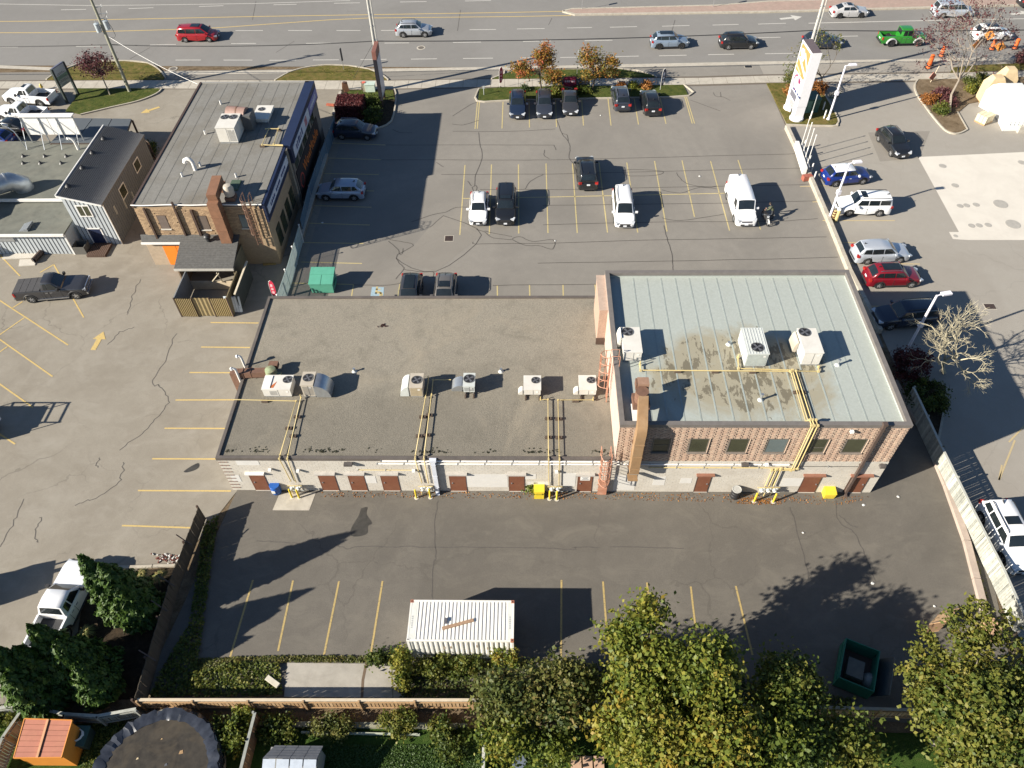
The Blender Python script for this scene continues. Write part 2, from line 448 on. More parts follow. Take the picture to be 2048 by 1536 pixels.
I['verge_front']=island('grass_verge',[(985,158.2),(1010,149),(1030,141),(1240,139.5),(1300,150),(1310,154.5),(1150,156.5)],GRASS_G,
    [[(983,158.5),(1008,148.5),(1030,140),(1240,138.5),(1300,149),(1313,155)]])
I['bed_station']=island('grass_island',[(1533,168),(1640,166),(1648,190),(1667,223),(1675,241),(1672,248),(1664,251),(1574,249)],GRASS,
    [[(1636,165.5),(1649,190),(1668,223),(1676.5,241),(1674,249),(1665,253),(1573,250.5)]])
I['bed_right']=island('planting_bed',[(1838,160.5),(1960,158),(2080,154),(2090,186),(1990,198),(1936,208),(1915,226),(1932,258),(1920,265),(1906,266),(1889,258),(1867,234),(1849,210.5),(1833,188),(1830,173)],DIRT,
    [[(1870,158.5),(1840,159),(1834,162),(1829,172),(1833,189),(1849,212),(1867,236),(1889,260.5),(1906,268),(1920,267),(1933,260.5)],[(1934,260),(1926,246),(1914,225)]])
struct('grass_verge',MB().prism(g([(1905,136),(1960,131),(2060,127),(2060,139),(1960,143),(1900,146)]),-.03,.09),GRASS)
I['strip_right']=island('planting_bed',[(1822,742),(1846,760),(1890,772),(1888,812),(1876,880),(1866,890),(1836,810)],MULCH,
    [[(1894,775),(1889,812),(1876,882)]],z=.06)
# traffic median, brick-red concrete with pale kerb
med=[(1128,24.5),(1149,30),(1300,28),(1536,24.5),(1800,17.5),(2060,10.5),(2060,-8),(1786,-1),(1536,5),(1434,13),(1250,17.5),(1144,20)]
struct('traffic_median',MB().prism(g(med),0,.15),BRICKRED)
struct('kerb',wall_strip(MB(),[(p.x,p.y) for p in g([(1126,24),(1150,30.5),(1300,28.5),(1536,25),(1800,18),(2070,10.8)])],.38,-.02,.17),CURB,bpy.data.objects['traffic_median'])
struct('kerb',wall_strip(MB(),[(p.x,p.y) for p in g([(1126,24),(1144,19.5),(1250,17),(1434,12.5),(1536,4.6),(1786,-1.4)])],.3,-.02,.17),CURB,bpy.data.objects['traffic_median'])

# ---------------------------------------------------------------- painted lines
def dash(parent,a,b,w,m,z=.006,name='lane_marking'):
    p,q=G(*a),G(*b)
    struct(name,ribbon(MB(),[(p.x,p.y),(q.x,q.y)],w,z),m,parent)
def pline(parent,pts,w,m,z=.006,name='lane_marking'):
    struct(name,ribbon(MB(),[(p.x,p.y) for p in g(pts)],w,z),m,parent)
for a,b in[((-30,21),(0,20.8)),((122,19.7),(172,18.8)),((257,17.2),(307,15.5)),((398,13),(447,11.5)),((547,9.6),(593,8.6)),((668,6.6),(720,5.6)),((800,4),(853,3.2)),((930,2),(982,1)),
    ((471,61.3),(526,61)),((576,61),(624,61)),((673,61),(721,61)),((762,61),(809,60.5)),((939,59.5),(992,59)),((1034,58),(1089,57)),((1134,56),(1184,55)),((1220,54.5),(1274,53.3)),((1324,52.5),(1379,51)),((1425,50.2),(1477,48.8)),((1516,48.2),(1572,46.5)),
    ((-20,94.5),(36,94.2)),((152,92.8),(200,92.2)),((300,90),(352,88.8)),((462,87.4),(512,86.8)),((612,86.8),(662,86.2)),((769,86.2),(818,85.8)),((906,85),(962,84.2)),((1046,83),(1102,82)),((1169,81.5),(1225,80.5)),((1516,75.5),(1561,74.5)),((1675,73),(1716,72)),
    ((351,120.2),(402,120)),((447,120.2),(505,120.2)),((539,120.7),(593,120.3)),((626,120),(678,119.7)),((721,119.3),(773,118.7)),((822,118.3),(874,117.6)),((926,117),(986,116.3)),((1040,116),(1094,115.3)),((1120,115),(1159,114.5)),((1229,113.2),(1278,112.2)),((1318,111.7),(1373,110.4)),((1416,109.5),(1468,108.4)),((1530,107.6),(1606,106.4)),((1587,113.5),(1610,113))]:
    dash(ROAD,a,b,.13,WHT)
pline(ROAD,[(-40,7),(0,8),(175,11),(300,10),(512,7),(700,1)],.12,WHT)
pline(ROAD,[(1617,46.5),(1800,42.3),(2070,37)],.16,WHT)
pline(ROAD,[(-40,43),(65,42.5),(175,40),(325,37),(512,33),(1024,24.8),(1132,22.5)],.16,YEL)
pline(ROAD,[(-40,65.5),(80,65.5),(225,62.5),(350,59),(437,55.5),(512,50),(662,39.5),(737,36),(1024,33.2),(1142,31)],.16,YEL)
def arrow(parent,tail,head,w,m,z=.006,hw=2.6,hl=.42):
    p,q=G(*tail),G(*head);d=(q-p);L_=d.length;d.normalize();nn=Vector((-d.y,d.x,0));h=q-d*L_*hl
    vs=[p-nn*w/2,h-nn*w/2,h-nn*w*hw/2,q,h+nn*w*hw/2,h+nn*w/2,p+nn*w/2]
    struct('arrow_marking',PL([(v.x,v.y,z) for v in vs]),m,parent)
arrow(LEFTLOT,(319,214),(281,226.5),.36,YEL,hw=3.0)
arrow(LEFTLOT,(186,700),(207,663),.42,YEL,hw=2.6)
arrow(ROAD,(1560,38),(1604,33.5),.45,WHT,hw=3.4)
arrow(ROAD,(2022,28.5),(2062,25),.45,WHT,hw=3.4)
for a,b in[((955,203.5),(950,258)),((959,203),(954.5,257.5)),((1006,204),(1004,257)),((1058,201),(1059,255)),((1111,198),(1113,254)),((1163,197.5),(1167,251)),((1216,197),(1222,251)),((1268,196),(1277,249)),((1320,195.5),(1332,247.5)),((1369.5,194),(1384.5,247)),((1373,194),(1389,247)),
    ((930,330),(919.5,470)),((983,329),(978.6,468)),((1037,329),(1037.5,467)),((1092,327),(1096,466)),((1145,327),(1154.5,466)),((1198,325),(1215,465)),((1253.5,325),(1275.5,465)),((1309,322),(1334,463)),((1364,321),(1389,434)),((1421,322),(1459,461)),((1476,320),(1521,459)),
    ((926,397),(1100,394)),((1100,394),(1449,386.5)),
    ((994.5,571),(996,640)),((1059,570),(1061,640)),((1126,570),(1128,640)),((1190,569),(1196,640)),
    ((663,286),(771,290)),((657,316),(763,319.5)),((647,347),(758,349)),((632,379),(748,382)),((619.5,411),(743,414.5)),((606,446),(739.5,450)),((603,485),(727,487)),((602,524),(724,527)),((582,566),(707,569)),
    ((707,569),(703,593)),((800,568),(797,594))]:
    dash(FRONTLOT,a,b,.11,YEL_F,.003,'parking_line')
for a,b in[((421,645),(517,646)),((402,694),(500,695)),((379,745),(490,745.5)),((351,800),(490,799.5)),((329,856.5),(470,857)),((304.5,917.5),(455,918)),((276,981),(462,982)),((244,1051),(395,1056)),
    ((-40,575),(136,690)),((49,635),(-30,690)),((-30,658),(105,753)),((15,693),(-30,724)),((107.5,529),(80,545)),((107.5,529),(167.5,635)),((-20,490),(40,552)),((45,603),(24,616.5)),((-40,740),(66,815)),((-60,830),(30,888))]:
    dash(LEFTLOT,a,b,.115,YEL,.002,'parking_line')
for a,b in[((506,1160),(459,1318)),((586,1161),(556,1302)),((678,1162),(648,1310)),((765,1162),(741,1312)),((1123,1160),(1122,1315)),((1206,1163),(1217,1310)),((1294,1165),(1305,1300)),((1381.5,1173),(1395,1290)),((1471.5,1172),(1505,1310))]:
    dash(REARLOT,a,b,.12,paint_line('worn_yellow_line_paint',(.38,.28,.11),(.10,.09,.075)),.003,'parking_line')
GASYEL=paint_line('faded_yellow_line_paint',(.42,.33,.18),(.30,.27,.235))
for a,b in[((1600,373),(1660,371)),((1625,404),(1660,402)),((1645,441),(1790,441)),((1672,485),(1712,485)),((1690,526),(1840,528)),((1712,569),(1745,568)),((1735,612),(1775,613)),((2030,880),(1998,960)),((2060,840),(2018,884)),((1998,960),(2004,930))]:
    dash(GASLOT,a,b,.12,GASYEL,.002,'parking_line')
# accessible bay: pale blue square with yellow emblem
BLUEP=paint_line('accessible_blue_paint',(.27,.38,.45),(.2,.2,.18))
bay=struct('accessible_marking',PL([(v.x,v.y,.004) for v in g([(744,574),(768,574.5),(766,604),(739,604)])]),BLUEP,FRONTLOT)
em=MB();c_=G(754,589)
for k in range(18):
    a0,a1=R(200+k*14),R(200+(k+1)*14)
    em.poly([(c_.x+.52*math.cos(a0),c_.y-.1+.52*math.sin(a0),.009),(c_.x+.52*math.cos(a1),c_.y-.1+.52*math.sin(a1),.009),(c_.x+.36*math.cos(a1),c_.y-.1+.36*math.sin(a1),.009),(c_.x+.36*math.cos(a0),c_.y-.1+.36*math.sin(a0),.009)])
for(x0,y0,x1,y1) in[(-.2,.1,-.02,1.0),(-.2,.1,.35,.26),(.22,-.45,.38,.24),(-.2,.6,.25,.74)]:
    em.poly([(c_.x+x0,c_.y+y0,.009),(c_.x+x1,c_.y+y0,.009),(c_.x+x1,c_.y+y1,.009),(c_.x+x0,c_.y+y1,.009)])
struct('accessible_emblem',em,YEL_F,bay)
dash(FRONTLOT,(728,593),(772,594),.12,YEL_F,.003,'parking_line')
# paler and darker patches of newer asphalt
struct('asphalt_patch',PL([(v.x,v.y,.001) for v in g([(887,431.5),(963,470),(872,543),(793,516.5),(827,491.5),(859,455)])]),asphalt('patch_asphalt',(.225,.207,.182),(.16,.145,.128),.4,.2),FRONTLOT)
struct('asphalt_patch',PL([(v.x,v.y,.0) for v in g([(1736,265),(1860,262),(1838,316),(1760,323)])]),asphalt('station_patch_asphalt',(.235,.215,.188),(.19,.17,.15),.4,.2),GASLOT)
STAIN=mat('oil_stain',(.045,.042,.037),.5,var=.3,scale=3)
for pts in[[(722,1017),(735,1014),(733,1028),(744,1046),(736,1052),(735,1066),(722,1072),(703,1072),(702,1058),(712,1040),(718,1030)],[(367,943),(378,935),(396,926),(398,934),(388,941),(372,945)]]:
    par=REARLOT if pts[0][0]>500 else LEFTLOT
    struct('stain',PL([(v.x,v.y,.0025) for v in smooth_path(g(pts+[pts[0]]),3)[:-1]]),STAIN,par)
# tar crack sealing
CR=[
 [(906,262.5),(1024,262.5),(1110,258)],[(771,290),(1024,290),(1108,290)],[(762,319.5),(1024,320),(1134,319),(1536,309),(1600,307)],[(883,349),(1024,348.5),(1149,347),(1536,337.5),(1612,336)],[(1046,379),(1149,379),(1249,376),(1536,371),(1625,368)],
 [(960,379),(1046,379)],[(1086,411),(1449,406.5),(1536,404),(1632,402)],[(1086,449.5),(1324,444),(1536,443),(1636,437)],[(947,484),(952,488),(1024,487),(1106,486),(1274,481),(1536,476),(1653,474)],[(1076,526),(1249,524),(1536,518),(1676,514)],[(985,571),(1024,570),(1204,568.5)],
 [(887,431.5),(963,470),(872,543),(793,516.5),(827,491.5),(808,484),(779,479)],[(887,431),(859,455)],[(823,444),(864,430),(892,424),(912,415),(934,414.5)],[(793,516),(798,526),(807,534),(807,539),(791,558)],[(807,539),(844,544),(866,544),(866,556)],
 [(777,482),(795,498),(799,508),(805,507),(806,497)],[(957,265),(959.5,287.5),(964.5,310),(957,337),(951,350),(949.5,370),(944.5,375),(947,382)],[(935,362),(943,372)],[(951,370),(954,377),(950,383)],
 [(1114,240),(1124,267),(1136,282),(1140,297),(1138,315),(1146,327),(1149,347)],[(1124,267),(1134,270),(1137,282)],[(1089,300),(1088.5,311),(1099,317)],[(1086,349),(1062,362),(1050,378)],[(1108,290),(1112,300)],
 [(1353,345),(1359,355),(1374,367),(1414,375),(1434,372)],[(1245,341),(1274,339),(1324,342.5),(1314,350),(1261,352),(1245,346)],[(1426,185),(1433,193),(1446,194),(1461,201)],[(1441,184),(1442,194)],[(1381,200),(1441,222)],[(1324,380),(1360,386),(1400,375),(1434,378)],
 [(1328,451),(1334,476),(1343,506),(1345,526),(1346.5,543)],[(1324,436),(1360,441),(1420,433),(1449,428)],[(1024,478),(1039,473),(1066,483),(1106,480),(1105,498),(1076,491),(1051,491),(1024,479)],[(952,459),(969,464),(987,476),(1024,479)],[(969,462),(992,467),(1024,473)],
 [(905,248),(925,250),(950,243),(958,240)],[(786,259),(800,265),(825,266)],[(905,232),(940,210),(955,204)],[(873,325),(887,334)],[(707,569.5),(770,571),(800,567)]]
for c in CR:
    p=[(v.x+random.uniform(-.03,.03),v.y+random.uniform(-.03,.03)) for v in smooth_path(g(c),4)]
    struct('crack_sealant',ribbon(MB(),p,.075,.0045),TAR,FRONTLOT)
for c in[[(672,1090),(697,1097),(719,1094),(812,1093),(869,1094),(1024,1095),(1144,1098),(1149,1095),(1199,1095)],[(1221,1094),(1366,1096)],[(876,1000),(869,1055),(872,1113),(867,1128),(864,1200)],[(1581,1015),(1598,1075),(1611,1125),(1618,1160)],[(1671,1000),(1678,1043),(1708,1065),(1726,1100),(1741,1138),(1753,1165)],[(1678,1030),(1690,1040),(1703,1052),(1715,1053)],[(512,1081),(560,1084),(600,1088)]]:
    p=[(v.x+random.uniform(-.05,.05),v.y+random.uniform(-.05,.05)) for v in smooth_path(g(c),5)]
    struct('crack',ribbon(MB(),p,.055,.001),TAR,REARLOT)
for c in[[(318,770),(338,800),(310,840),(280,870),(240,900)],[(352,665),(330,720),(305,765),(318,772)],[(247,925),(240,960),(200,990),(150,1010)],[(200,915),(193,935)],[(82,1035),(73,1060),(75,1085)],[(45,1000),(30,1040),(0,1095)],[(270,655),(240,665),(215,690)],[(280,560),(262,600),(255,630)]]:
    p=[(v.x+random.uniform(-.12,.12),v.y+random.uniform(-.12,.12)) for v in smooth_path(g(c),6)]
    struct('crack',ribbon(MB(),p,.05,.0),TAR,LEFTLOT)
for c in[[(0,82.5)],]:pass
for c in[[(505,40),(512,2)],[(1344,62),(1350,40)],[(300,95),(260,118)],[(589,82),(552,105)],[(915,62),(921,20)],[(1097,50),(1104,36)]]:
    struct('crack',ribbon(MB(),[(v.x,v.y) for v in smooth_path(g(c),4)],.07,.004),TAR,ROAD)
# the concrete slab by the rear fence
slab=struct('concrete_slab',MB().prism(g([(575,1326),(795,1328),(812,1396),(568,1394)]),-.05,.03),mat('yard_slab_concrete',(.33,.305,.265),.9,var=.1,scale=1.6,dirt=(.2,.18,.15),dirtamt=.55))
struct('crack',ribbon(MB(),[(v.x,v.y) for v in g([(733,1325),(726,1360),(724,1396)])],.16,.034),mat('rust_crack',(.13,.09,.06),.9),slab)
struct('crack',ribbon(MB(),[(v.x,v.y) for v in g([(784,1327),(786,1396)])],.04,.034),TAR,slab)
struct('concrete_pad',MB().prism([(-17.4,26.8),(-14.9,26.8),(-14.7,28.2),(-17.2,28.2)],-.05,.008),CONC)

# ================================================================ MAIN BUILDINGS (single-storey shop and two-storey block)
BX0,BX1,BX2=-20.5,5.62,23.25;BY0=28.4;H1,H2=3.85,7.55;BF1,BF2=43.9,42.6
BLOCK=mat('painted_block',(.50,.465,.41),.85,var=.05,scale=2.5,dirt=(.34,.30,.25),dirtamt=.45,bmp=.15)
BLOCK2=mat('patched_block',(.58,.56,.53),.8,var=.04,scale=2)
PINK=mat('pink_brick',(.50,.365,.30),.85,var=.12,scale=5,dirt=(.56,.46,.40),dirtamt=.6,bmp=.25)
TANB=[mat('buff_brick',(.42,.305,.23),.85,var=.10,scale=6),mat('rose_brick',(.40,.28,.21),.85,var=.10,scale=6),mat('pale_brick',(.46,.345,.26),.85,var=.10,scale=6)]
MORT=mat('brown_mortar',(.30,.235,.18),.9,var=.1,scale=8)  # one even brown for the mortar behind the bricks
FLASH=mat('brown_flashing',(.105,.09,.08),.55,var=.15,scale=2,dirt=(.17,.14,.12),dirtamt=.4)
DOORM=mat('brown_door_paint',(.165,.062,.034),.5,var=.08,scale=3,dirt=(.21,.10,.06),dirtamt=.5)
FRAMEB=mat('dark_frame',(.07,.045,.035),.5)
WHITEP=mat('white_paint',(.72,.70,.67),.5,var=.05,scale=3,dirt=(.5,.47,.42),dirtamt=.35)
GALV=mat('galvanised_steel',(.46,.48,.50),.38,.75,var=.10,scale=4,dirt=(.3,.3,.3),dirtamt=.3)
BLACKP=mat('black_plastic',(.022,.022,.024),.5)
GLASSW=mat('window_glass_green',(.050,.052,.030),.12,spec=.8,var=.25,scale=.8)
GLASSB=mat('window_glass_blue',(.13,.16,.16),.12,spec=.8,var=.15,scale=.8)
GAS=mat('gas_pipe_yellow',(.54,.43,.20),.5,var=.06,scale=4,dirt=(.44,.35,.20),dirtamt=.4)
RUST=mat('rust_brown_metal',(.16,.085,.055),.7,var=.2,scale=4,dirt=(.10,.06,.045),dirtamt=.5)
REDOX=mat('red_oxide_metal',(.40,.185,.115),.7,var=.15,scale=4,dirt=(.50,.34,.26),dirtamt=.5)
# gravel roof: fine stone colour with bare and mossy patches
def gravel_roof():
    m=bpy.data.materials.new('gravel_roof');n,l,b=nodes(m);p=pos(n);b.inputs['Roughness'].default_value=.95;b.inputs['Specular IOR Level'].default_value=.15
    f=noise(n,l,13,4,.8,p);fb=noise(n,l,.16,6,.62,p,.8);fm=noise(n,l,.55,7,.7,p,.8)
    c=ramp(n,l,f,[(.25,(.11,.10,.083)),(.42,(.215,.193,.157)),(.6,(.275,.247,.20)),(.8,(.42,.375,.305))])
    sx=n.new('ShaderNodeSeparateXYZ');l.new(p,sx.inputs[0])
    # the rear half was re-gravelled later: older, darker stone towards the rear edge
    yy=mathn(n,l,'MULTIPLY',mathn(n,l,'ADD',sx.outputs['Y'],-28.4),1/15.5)
    yy=mathn(n,l,'ADD',yy,mathn(n,l,'MULTIPLY',mathn(n,l,'ADD',fb,-.5),1.3))
    c=mix(n,l,ramp(n,l,yy,[(.22,.48),(.62,.0)]),c,(.12,.11,.092))
    c=mix(n,l,ramp(n,l,fm,[(.50,0.0),(.72,.45)]),c,(.11,.10,.08))
    c=mix(n,l,ramp(n,l,fb,[(.55,0.0),(.75,.5)]),c,(.31,.265,.20))
    l.new(c,b.inputs['Base Color']);bump(n,l,b,f,.9,.03);return m
def membrane_roof():
    m=bpy.data.materials.new('membrane_roof');n,l,b=nodes(m);p=pos(n);b.inputs['Roughness'].default_value=.6;b.inputs['Specular IOR Level'].default_value=.3
    f=noise(n,l,.22,6,.65,p,.7);f2=noise(n,l,1.3,7,.7,mapping(n,l,p,(1.3,.5,1)),.4);f3=noise(n,l,6,4,.7,p)
    c=ramp(n,l,f3,[(.3,(.31,.335,.31)),(.7,(.36,.385,.36))])
    sx=n.new('ShaderNodeSeparateXYZ');l.new(p,sx.inputs[0])
    # ponding silt in the low middle of the rear half: an oval of brown dust
    dx=mathn(n,l,'POWER',mathn(n,l,'MULTIPLY',mathn(n,l,'ADD',sx.outputs['X'],-13.2),1/6.8),2.0)
    dy=mathn(n,l,'POWER',mathn(n,l,'MULTIPLY',mathn(n,l,'ADD',sx.outputs['Y'],-32.9),1/4.6),2.0)
    dd=mathn(n,l,'ADD',mathn(n,l,'ADD',dx,dy),mathn(n,l,'MULTIPLY',mathn(n,l,'ADD',f,-.5),3.0))
    c=mix(n,l,ramp(n,l,dd,[(.35,.92),(1.25,.0)]),c,(.285,.255,.185))
    d2=mathn(n,l,'ADD',dd,mathn(n,l,'MULTIPLY',mathn(n,l,'ADD',f2,-.5),5.0))
    c=mix(n,l,ramp(n,l,d2,[(-.55,.8),(.1,.0)]),c,(.12,.105,.075))
    c=mix(n,l,ramp(n,l,f2,[(.55,0.0),(.8,.35)]),c,(.26,.27,.235))
    l.new(c,b.inputs['Base Color']);return m
ROOF1=gravel_roof();ROOF2=membrane_roof()
B1=thing('shop_building','long single storey building with gravel roof, pale block rear wall and brown doors','building',(-7.4,BY0,0))
B2=thing('office_building','two storey building with patterned brick rear wall, six windows and pale green membrane roof','building',(14.4,BY0,0))
def wall(parent,mb,m,name='wall'):return mb.W(name,m,parent)
wb=MB();wb.box(BX0,BY0+.02,0,BX1-.01,BF1,3.62);W1=wall(B1,wb,BLOCK)
roof1=BX(BX0+.1,BY0+.1,3.62,BX1-.02,BF1-.1,3.74).W('roof',ROOF1,B1)
fl=MB()
fl.box(BX0-.05,BY0-.03,3.60,BX1-.02,BY0+.2,3.86);fl.box(BX0-.05,BY0+.2,3.60,BX0+.16,BF1-.2,3.86);fl.box(BX0-.05,BF1-.2,3.60,BX1-.02,BF1+.03,3.86)
fl.W('roof_edge',FLASH,B1)
wall(B2,BX(BX1,BY0+.02,0,BX2,BF2,3.6),BLOCK)
w2=BX(BX1,BY0+.06,3.6,BX2,BF2,6.99);upper=w2.W('wall',MORT,B2,label='patterned buff brick upper wall')
roof2=BX(BX1+.1,BY0+.2,7.0,BX2-.1,BF2-.1,7.12).W('roof',ROOF2,B2)
# (parapet ring)
fl=MB();t=.26
fl.box(BX1-.04,BY0-.04,7.28,BX2+.04,BY0+t,7.56);fl.box(BX1-.04,BF2-t,7.28,BX2+.04,BF2+.04,7.56)
fl.box(BX1-.04,BY0+t,7.28,BX1+t,BF2-t,7.56);fl.box(BX2-t,BY0+t,7.28,BX2+.04,BF2-t,7.56)
fl.W('parapet_cap',mat('grey_brown_flashing',(.15,.135,.125),.5,var=.12,scale=2),B2)
ins=MB();ins.box(BX1+.02,BY0+.08,7.0,BX1+t-.02,BF2-.08,7.28);ins.box(BX2-t+.02,BY0+.08,7.0,BX2-.02,BF2-.08,7.28);ins.box(BX1+t,BY0+.08,7.0,BX2-t,BY0+t-.02,7.28);ins.box(BX1+t,BF2-t+.02,7.0,BX2-t,BF2-.08,7.28)
ins.W('parapet',ROOF2,B2)
# membrane seams: lap strips, and patches
xs=BX1+.9
while xs<BX2-.4:
    mb=BX(xs,BY0+.35,7.118,xs+.10,BF2-.35,7.132)
    mb.W('roof_seam',mat('seam_strip',(.285,.315,.297),.6,var=.12,scale=2),roof2);xs+=1.02+random.uniform(-.05,.05)
def on_roof2(x,y):return G(x,y,7.12)
for q in[[(1640,660),(1672,658),(1690,702),(1650,704)]]:pass
# left side wall of the upper storey, painted brick courses facing the low roof
cs=MB();z=3.86
while z<7.2:
    cs.box(BX1-.035,BY0+.0,z+.012,BX1-.001,BF2,z+.19);z+=.205
cs.W('brick_course',PINK,B2)['kind']='stuff'
# brick upper rear wall: running courses, every other brick proud
zc=3.66;row=0;bw,bh=.215,.135
wins=[]
for px in(1308,1388,1468,1546,1628,1704):
    a=AY(px-6+(0),872,BY0);
    wins.append(px)
WINZ=(4.62,6.02)
WINX=[]
for(xa,xb) in((1310,1343),(1384,1421),(1464,1502),(1541,1581),(1622,1662),(1700,1740)):
    p=AY(xa,873,BY0);q=AY(xb,873,BY0);WINX.append((p.x,q.x))
bricks=[MB(),MB(),MB()]
def hole(x0,x1,z0,z1):
    for(a,b) in WINX:
        if x1>a-.06 and x0<b+.06 and z1>WINZ[0]-.06 and z0<WINZ[1]+.06:return True
    return False
while zc<7.2:
    x=BX1+.02-(bw/2 if row%2 else 0);k=0
    while x<BX2-.05:
        x0,x1=max(x,BX1+.01),min(x+bw-.012,BX2-.01)
        if x1-x0>.04 and not hole(x0,x1,zc,zc+bh):
            proud=.05 if(k+row)%2==0 else.02
            bricks[random.choice((0,0,1,1,2))].box(x0,BY0+.06-proud-random.uniform(0,.012),zc,x1,BY0+.055,zc+bh-.012)
        x+=bw;k+=1
    zc+=bh;row+=1
for mb,m in zip(bricks,TANB):mb.W('brick',m,upper,fix=False)['kind']='stuff'
# concrete block courses of the ground floor (joints recessed)
DOORS=[]  # (x0, x1) along the rear wall
for(xa,xb,ya) in((497,526,948),(635,667,948),(695,726,949),(760,793,948),(898,930,948),(1018,1048,948),(1157,1185,950),(1398,1425,947),(1612,1647,948),(1706,1742,949)):
    p=AY(xa,ya,BY0);q=AY(xb,ya,BY0);DOORS.append((p.x,q.x,p.z))
DZ=2.05
def solid(x0,x1,z0,z1):
    for(a,b,_) in DOORS:
        if x1>a-.05 and x0<b+.05 and z0<DZ+.05:return False
    return True
blocks=[MB(),MB()]
for r_ in range(18):
    z0=r_*.2+.02;x=BX0-(.2 if r_%2 else 0)
    while x<BX2:
        x0,x1=max(x,BX0+.005),min(x+.392,BX2-.005)

        for(da,db,_) in DOORS:
            if z0<DZ+.05 and x0<db+.05 and x1>da-.05:
                if x0<da-.05:x1=da-.04
                else:x0=max(x0,db+.04)
        if x1-x0>.05:blocks[0].box(x0,BY0+.0-random.uniform(0,.006),z0,x1,BY0+.019,z0+.192)
        x+=.4
blocks[0].W('block',BLOCK,W1,fix=False)['kind']='stuff'
# toothed brown quoin bricks on the left corner
for r_ in range(9):
    for k in range(3):
        BX(BX0+.02+k*.22,BY0-.03,.32+r_*.38,BX0+.19+k*.22,BY0-.008,.40+r_*.38).W('quoin_brick',mat('quoin_brown',(.20,.13,.10),.9),W1)
# repainted patches
for(xa,ya,xb,yb) in((930,948,1016,974),(1050,948,1072,958),(1055,963,1100,975),(1126,946,1150,972),(1230,950,1268,980),(1308,953,1328,970),(1362,956,1382,966),(1566,956,1605,972),(460,950,484,963),(728,952,754,966),(470,920,520,930)):
    p=AY(xa,ya,BY0);q=AY(xb,yb,BY0)
    BX(p.x,BY0-.0135,q.z,q.x,BY0-.008,p.z).W('paint_patch',BLOCK2,B1 if p.x<BX1 else B2)
# doors, hoods, thresholds
for i,(a,b,zt) in enumerate(DOORS):
    own=B1 if b<BX1 else B2;right=i>=7
    d=BX(a+.02,BY0-.03,.06,b-.02,BY0+.06,DZ).W('door',DOORM,own)
    BX(a+.12 if i<7 else b-.20,BY0-.075,1.0,a+.20 if i<7 else b-.12,BY0-.03,1.1).W('handle',GALV,d)
    BX(a-.02,BY0-.05,0,b+.02,BY0-.032,.06).W('threshold',CONC_L,d)
    f_=MB();f_.box(a-.03,BY0-.035,.0,a+.018,BY0+.03,DZ+.03);f_.box(b-.018,BY0-.035,0,b+.03,BY0+.03,DZ+.03);f_.box(a-.03,BY0-.035,DZ+.032,b+.03,BY0+.03,DZ+.07)
    f_.W('door_frame',FRAMEB if right else mat('door_frame_brown',(.14,.06,.038),.6),d)
    hm=mat('door_hood_brown',(.25,.115,.075),.6) if right else(WHITEP if i==0 else mat('door_hood_grey',(.40,.375,.345),.6))
    BX(a-.16,BY0-.22,DZ+.09,b+.14,BY0+.0,DZ+.20).W('door_hood',hm,d)
    if i==6:
        sg=BX(a+.14,BY0-.045,1.42,b-.14,BY0-.032,1.86).W('door_sign',WHITEP,d)
        TXG=mat('grey_lettering',(.16,.18,.2),.6)
        for k,wd in enumerate((.42,.3,.46)):
            BX((a+b)/2-wd/2,BY0-.05,1.74-k*.11,(a+b)/2+wd/2,BY0-.046,1.79-k*.11).W('sign_text',TXG,d)
# windows of the upper storey
WINF=mat('window_frame_bronze',(.13,.115,.10),.4)
for i,(a,b) in enumerate(WINX):
    f_=MB();z0,z1=WINZ
    f_.box(a-.04,BY0+.03,z0-.02,a+.03,BY0+.12,z1+.03);f_.box(b-.03,BY0+.03,z0-.02,b+.04,BY0+.12,z1+.03)
    f_.box(a+.03,BY0+.03,z1-.03,b-.03,BY0+.12,z1+.03);f_.box(a+.03,BY0+.03,z0-.02,b-.03,BY0+.12,z0+.04)
    w_=f_.W('window',WINF,B2)
    BX(a+.03,BY0+.045,z0+.04,b-.03,BY0+.058,z1-.03).W('pane',GLASSB if i==3 else GLASSW,w_)
    if i in(0,4):BX(a+.03,BY0+.032,(z0+.48) if i==4 else(z0+z1)/2+.05,b-.03,BY0+.044,(z0+.52) if i==4 else(z0+z1)/2+.08).W('mullion',WINF,w_)
    BX(a-.06,BY0-.06,z0-.10,b+.06,BY0+.05,z0-.02).W('sill',mat('stone_sill',(.20,.165,.14),.8),w_)
    rv=MB();rv.box(b+.041,BY0-.02,z0-.02,b+.075,BY0+.05,z1+.03);rv.W('reveal',TANB[2],w_)
# brick pier on the corner of the upper storey with its sign bolts
pier=BX(BX1-.62,38.9,3.75,BX1-.04,42.5,7.1).W('pier',mat('pier_brick',(.36,.245,.185),.85,var=.15,scale=7,bmp=.3),B2)
BX(BX1-.7,38.7,3.8,BX1-.02,38.9,4.3).W('pier_cap',FRAMEB,pier)
for k in range(9):CB((BX1-.33,39.2+k*.36,7.11),(.14,.16,.05)).W('bolt_hole',FRAMEB,pier)
BX(BX1-.66,38.86,7.1,BX1-.0,42.56,7.16).W('coping',mat('pier_coping',(.40,.30,.24),.8),pier)

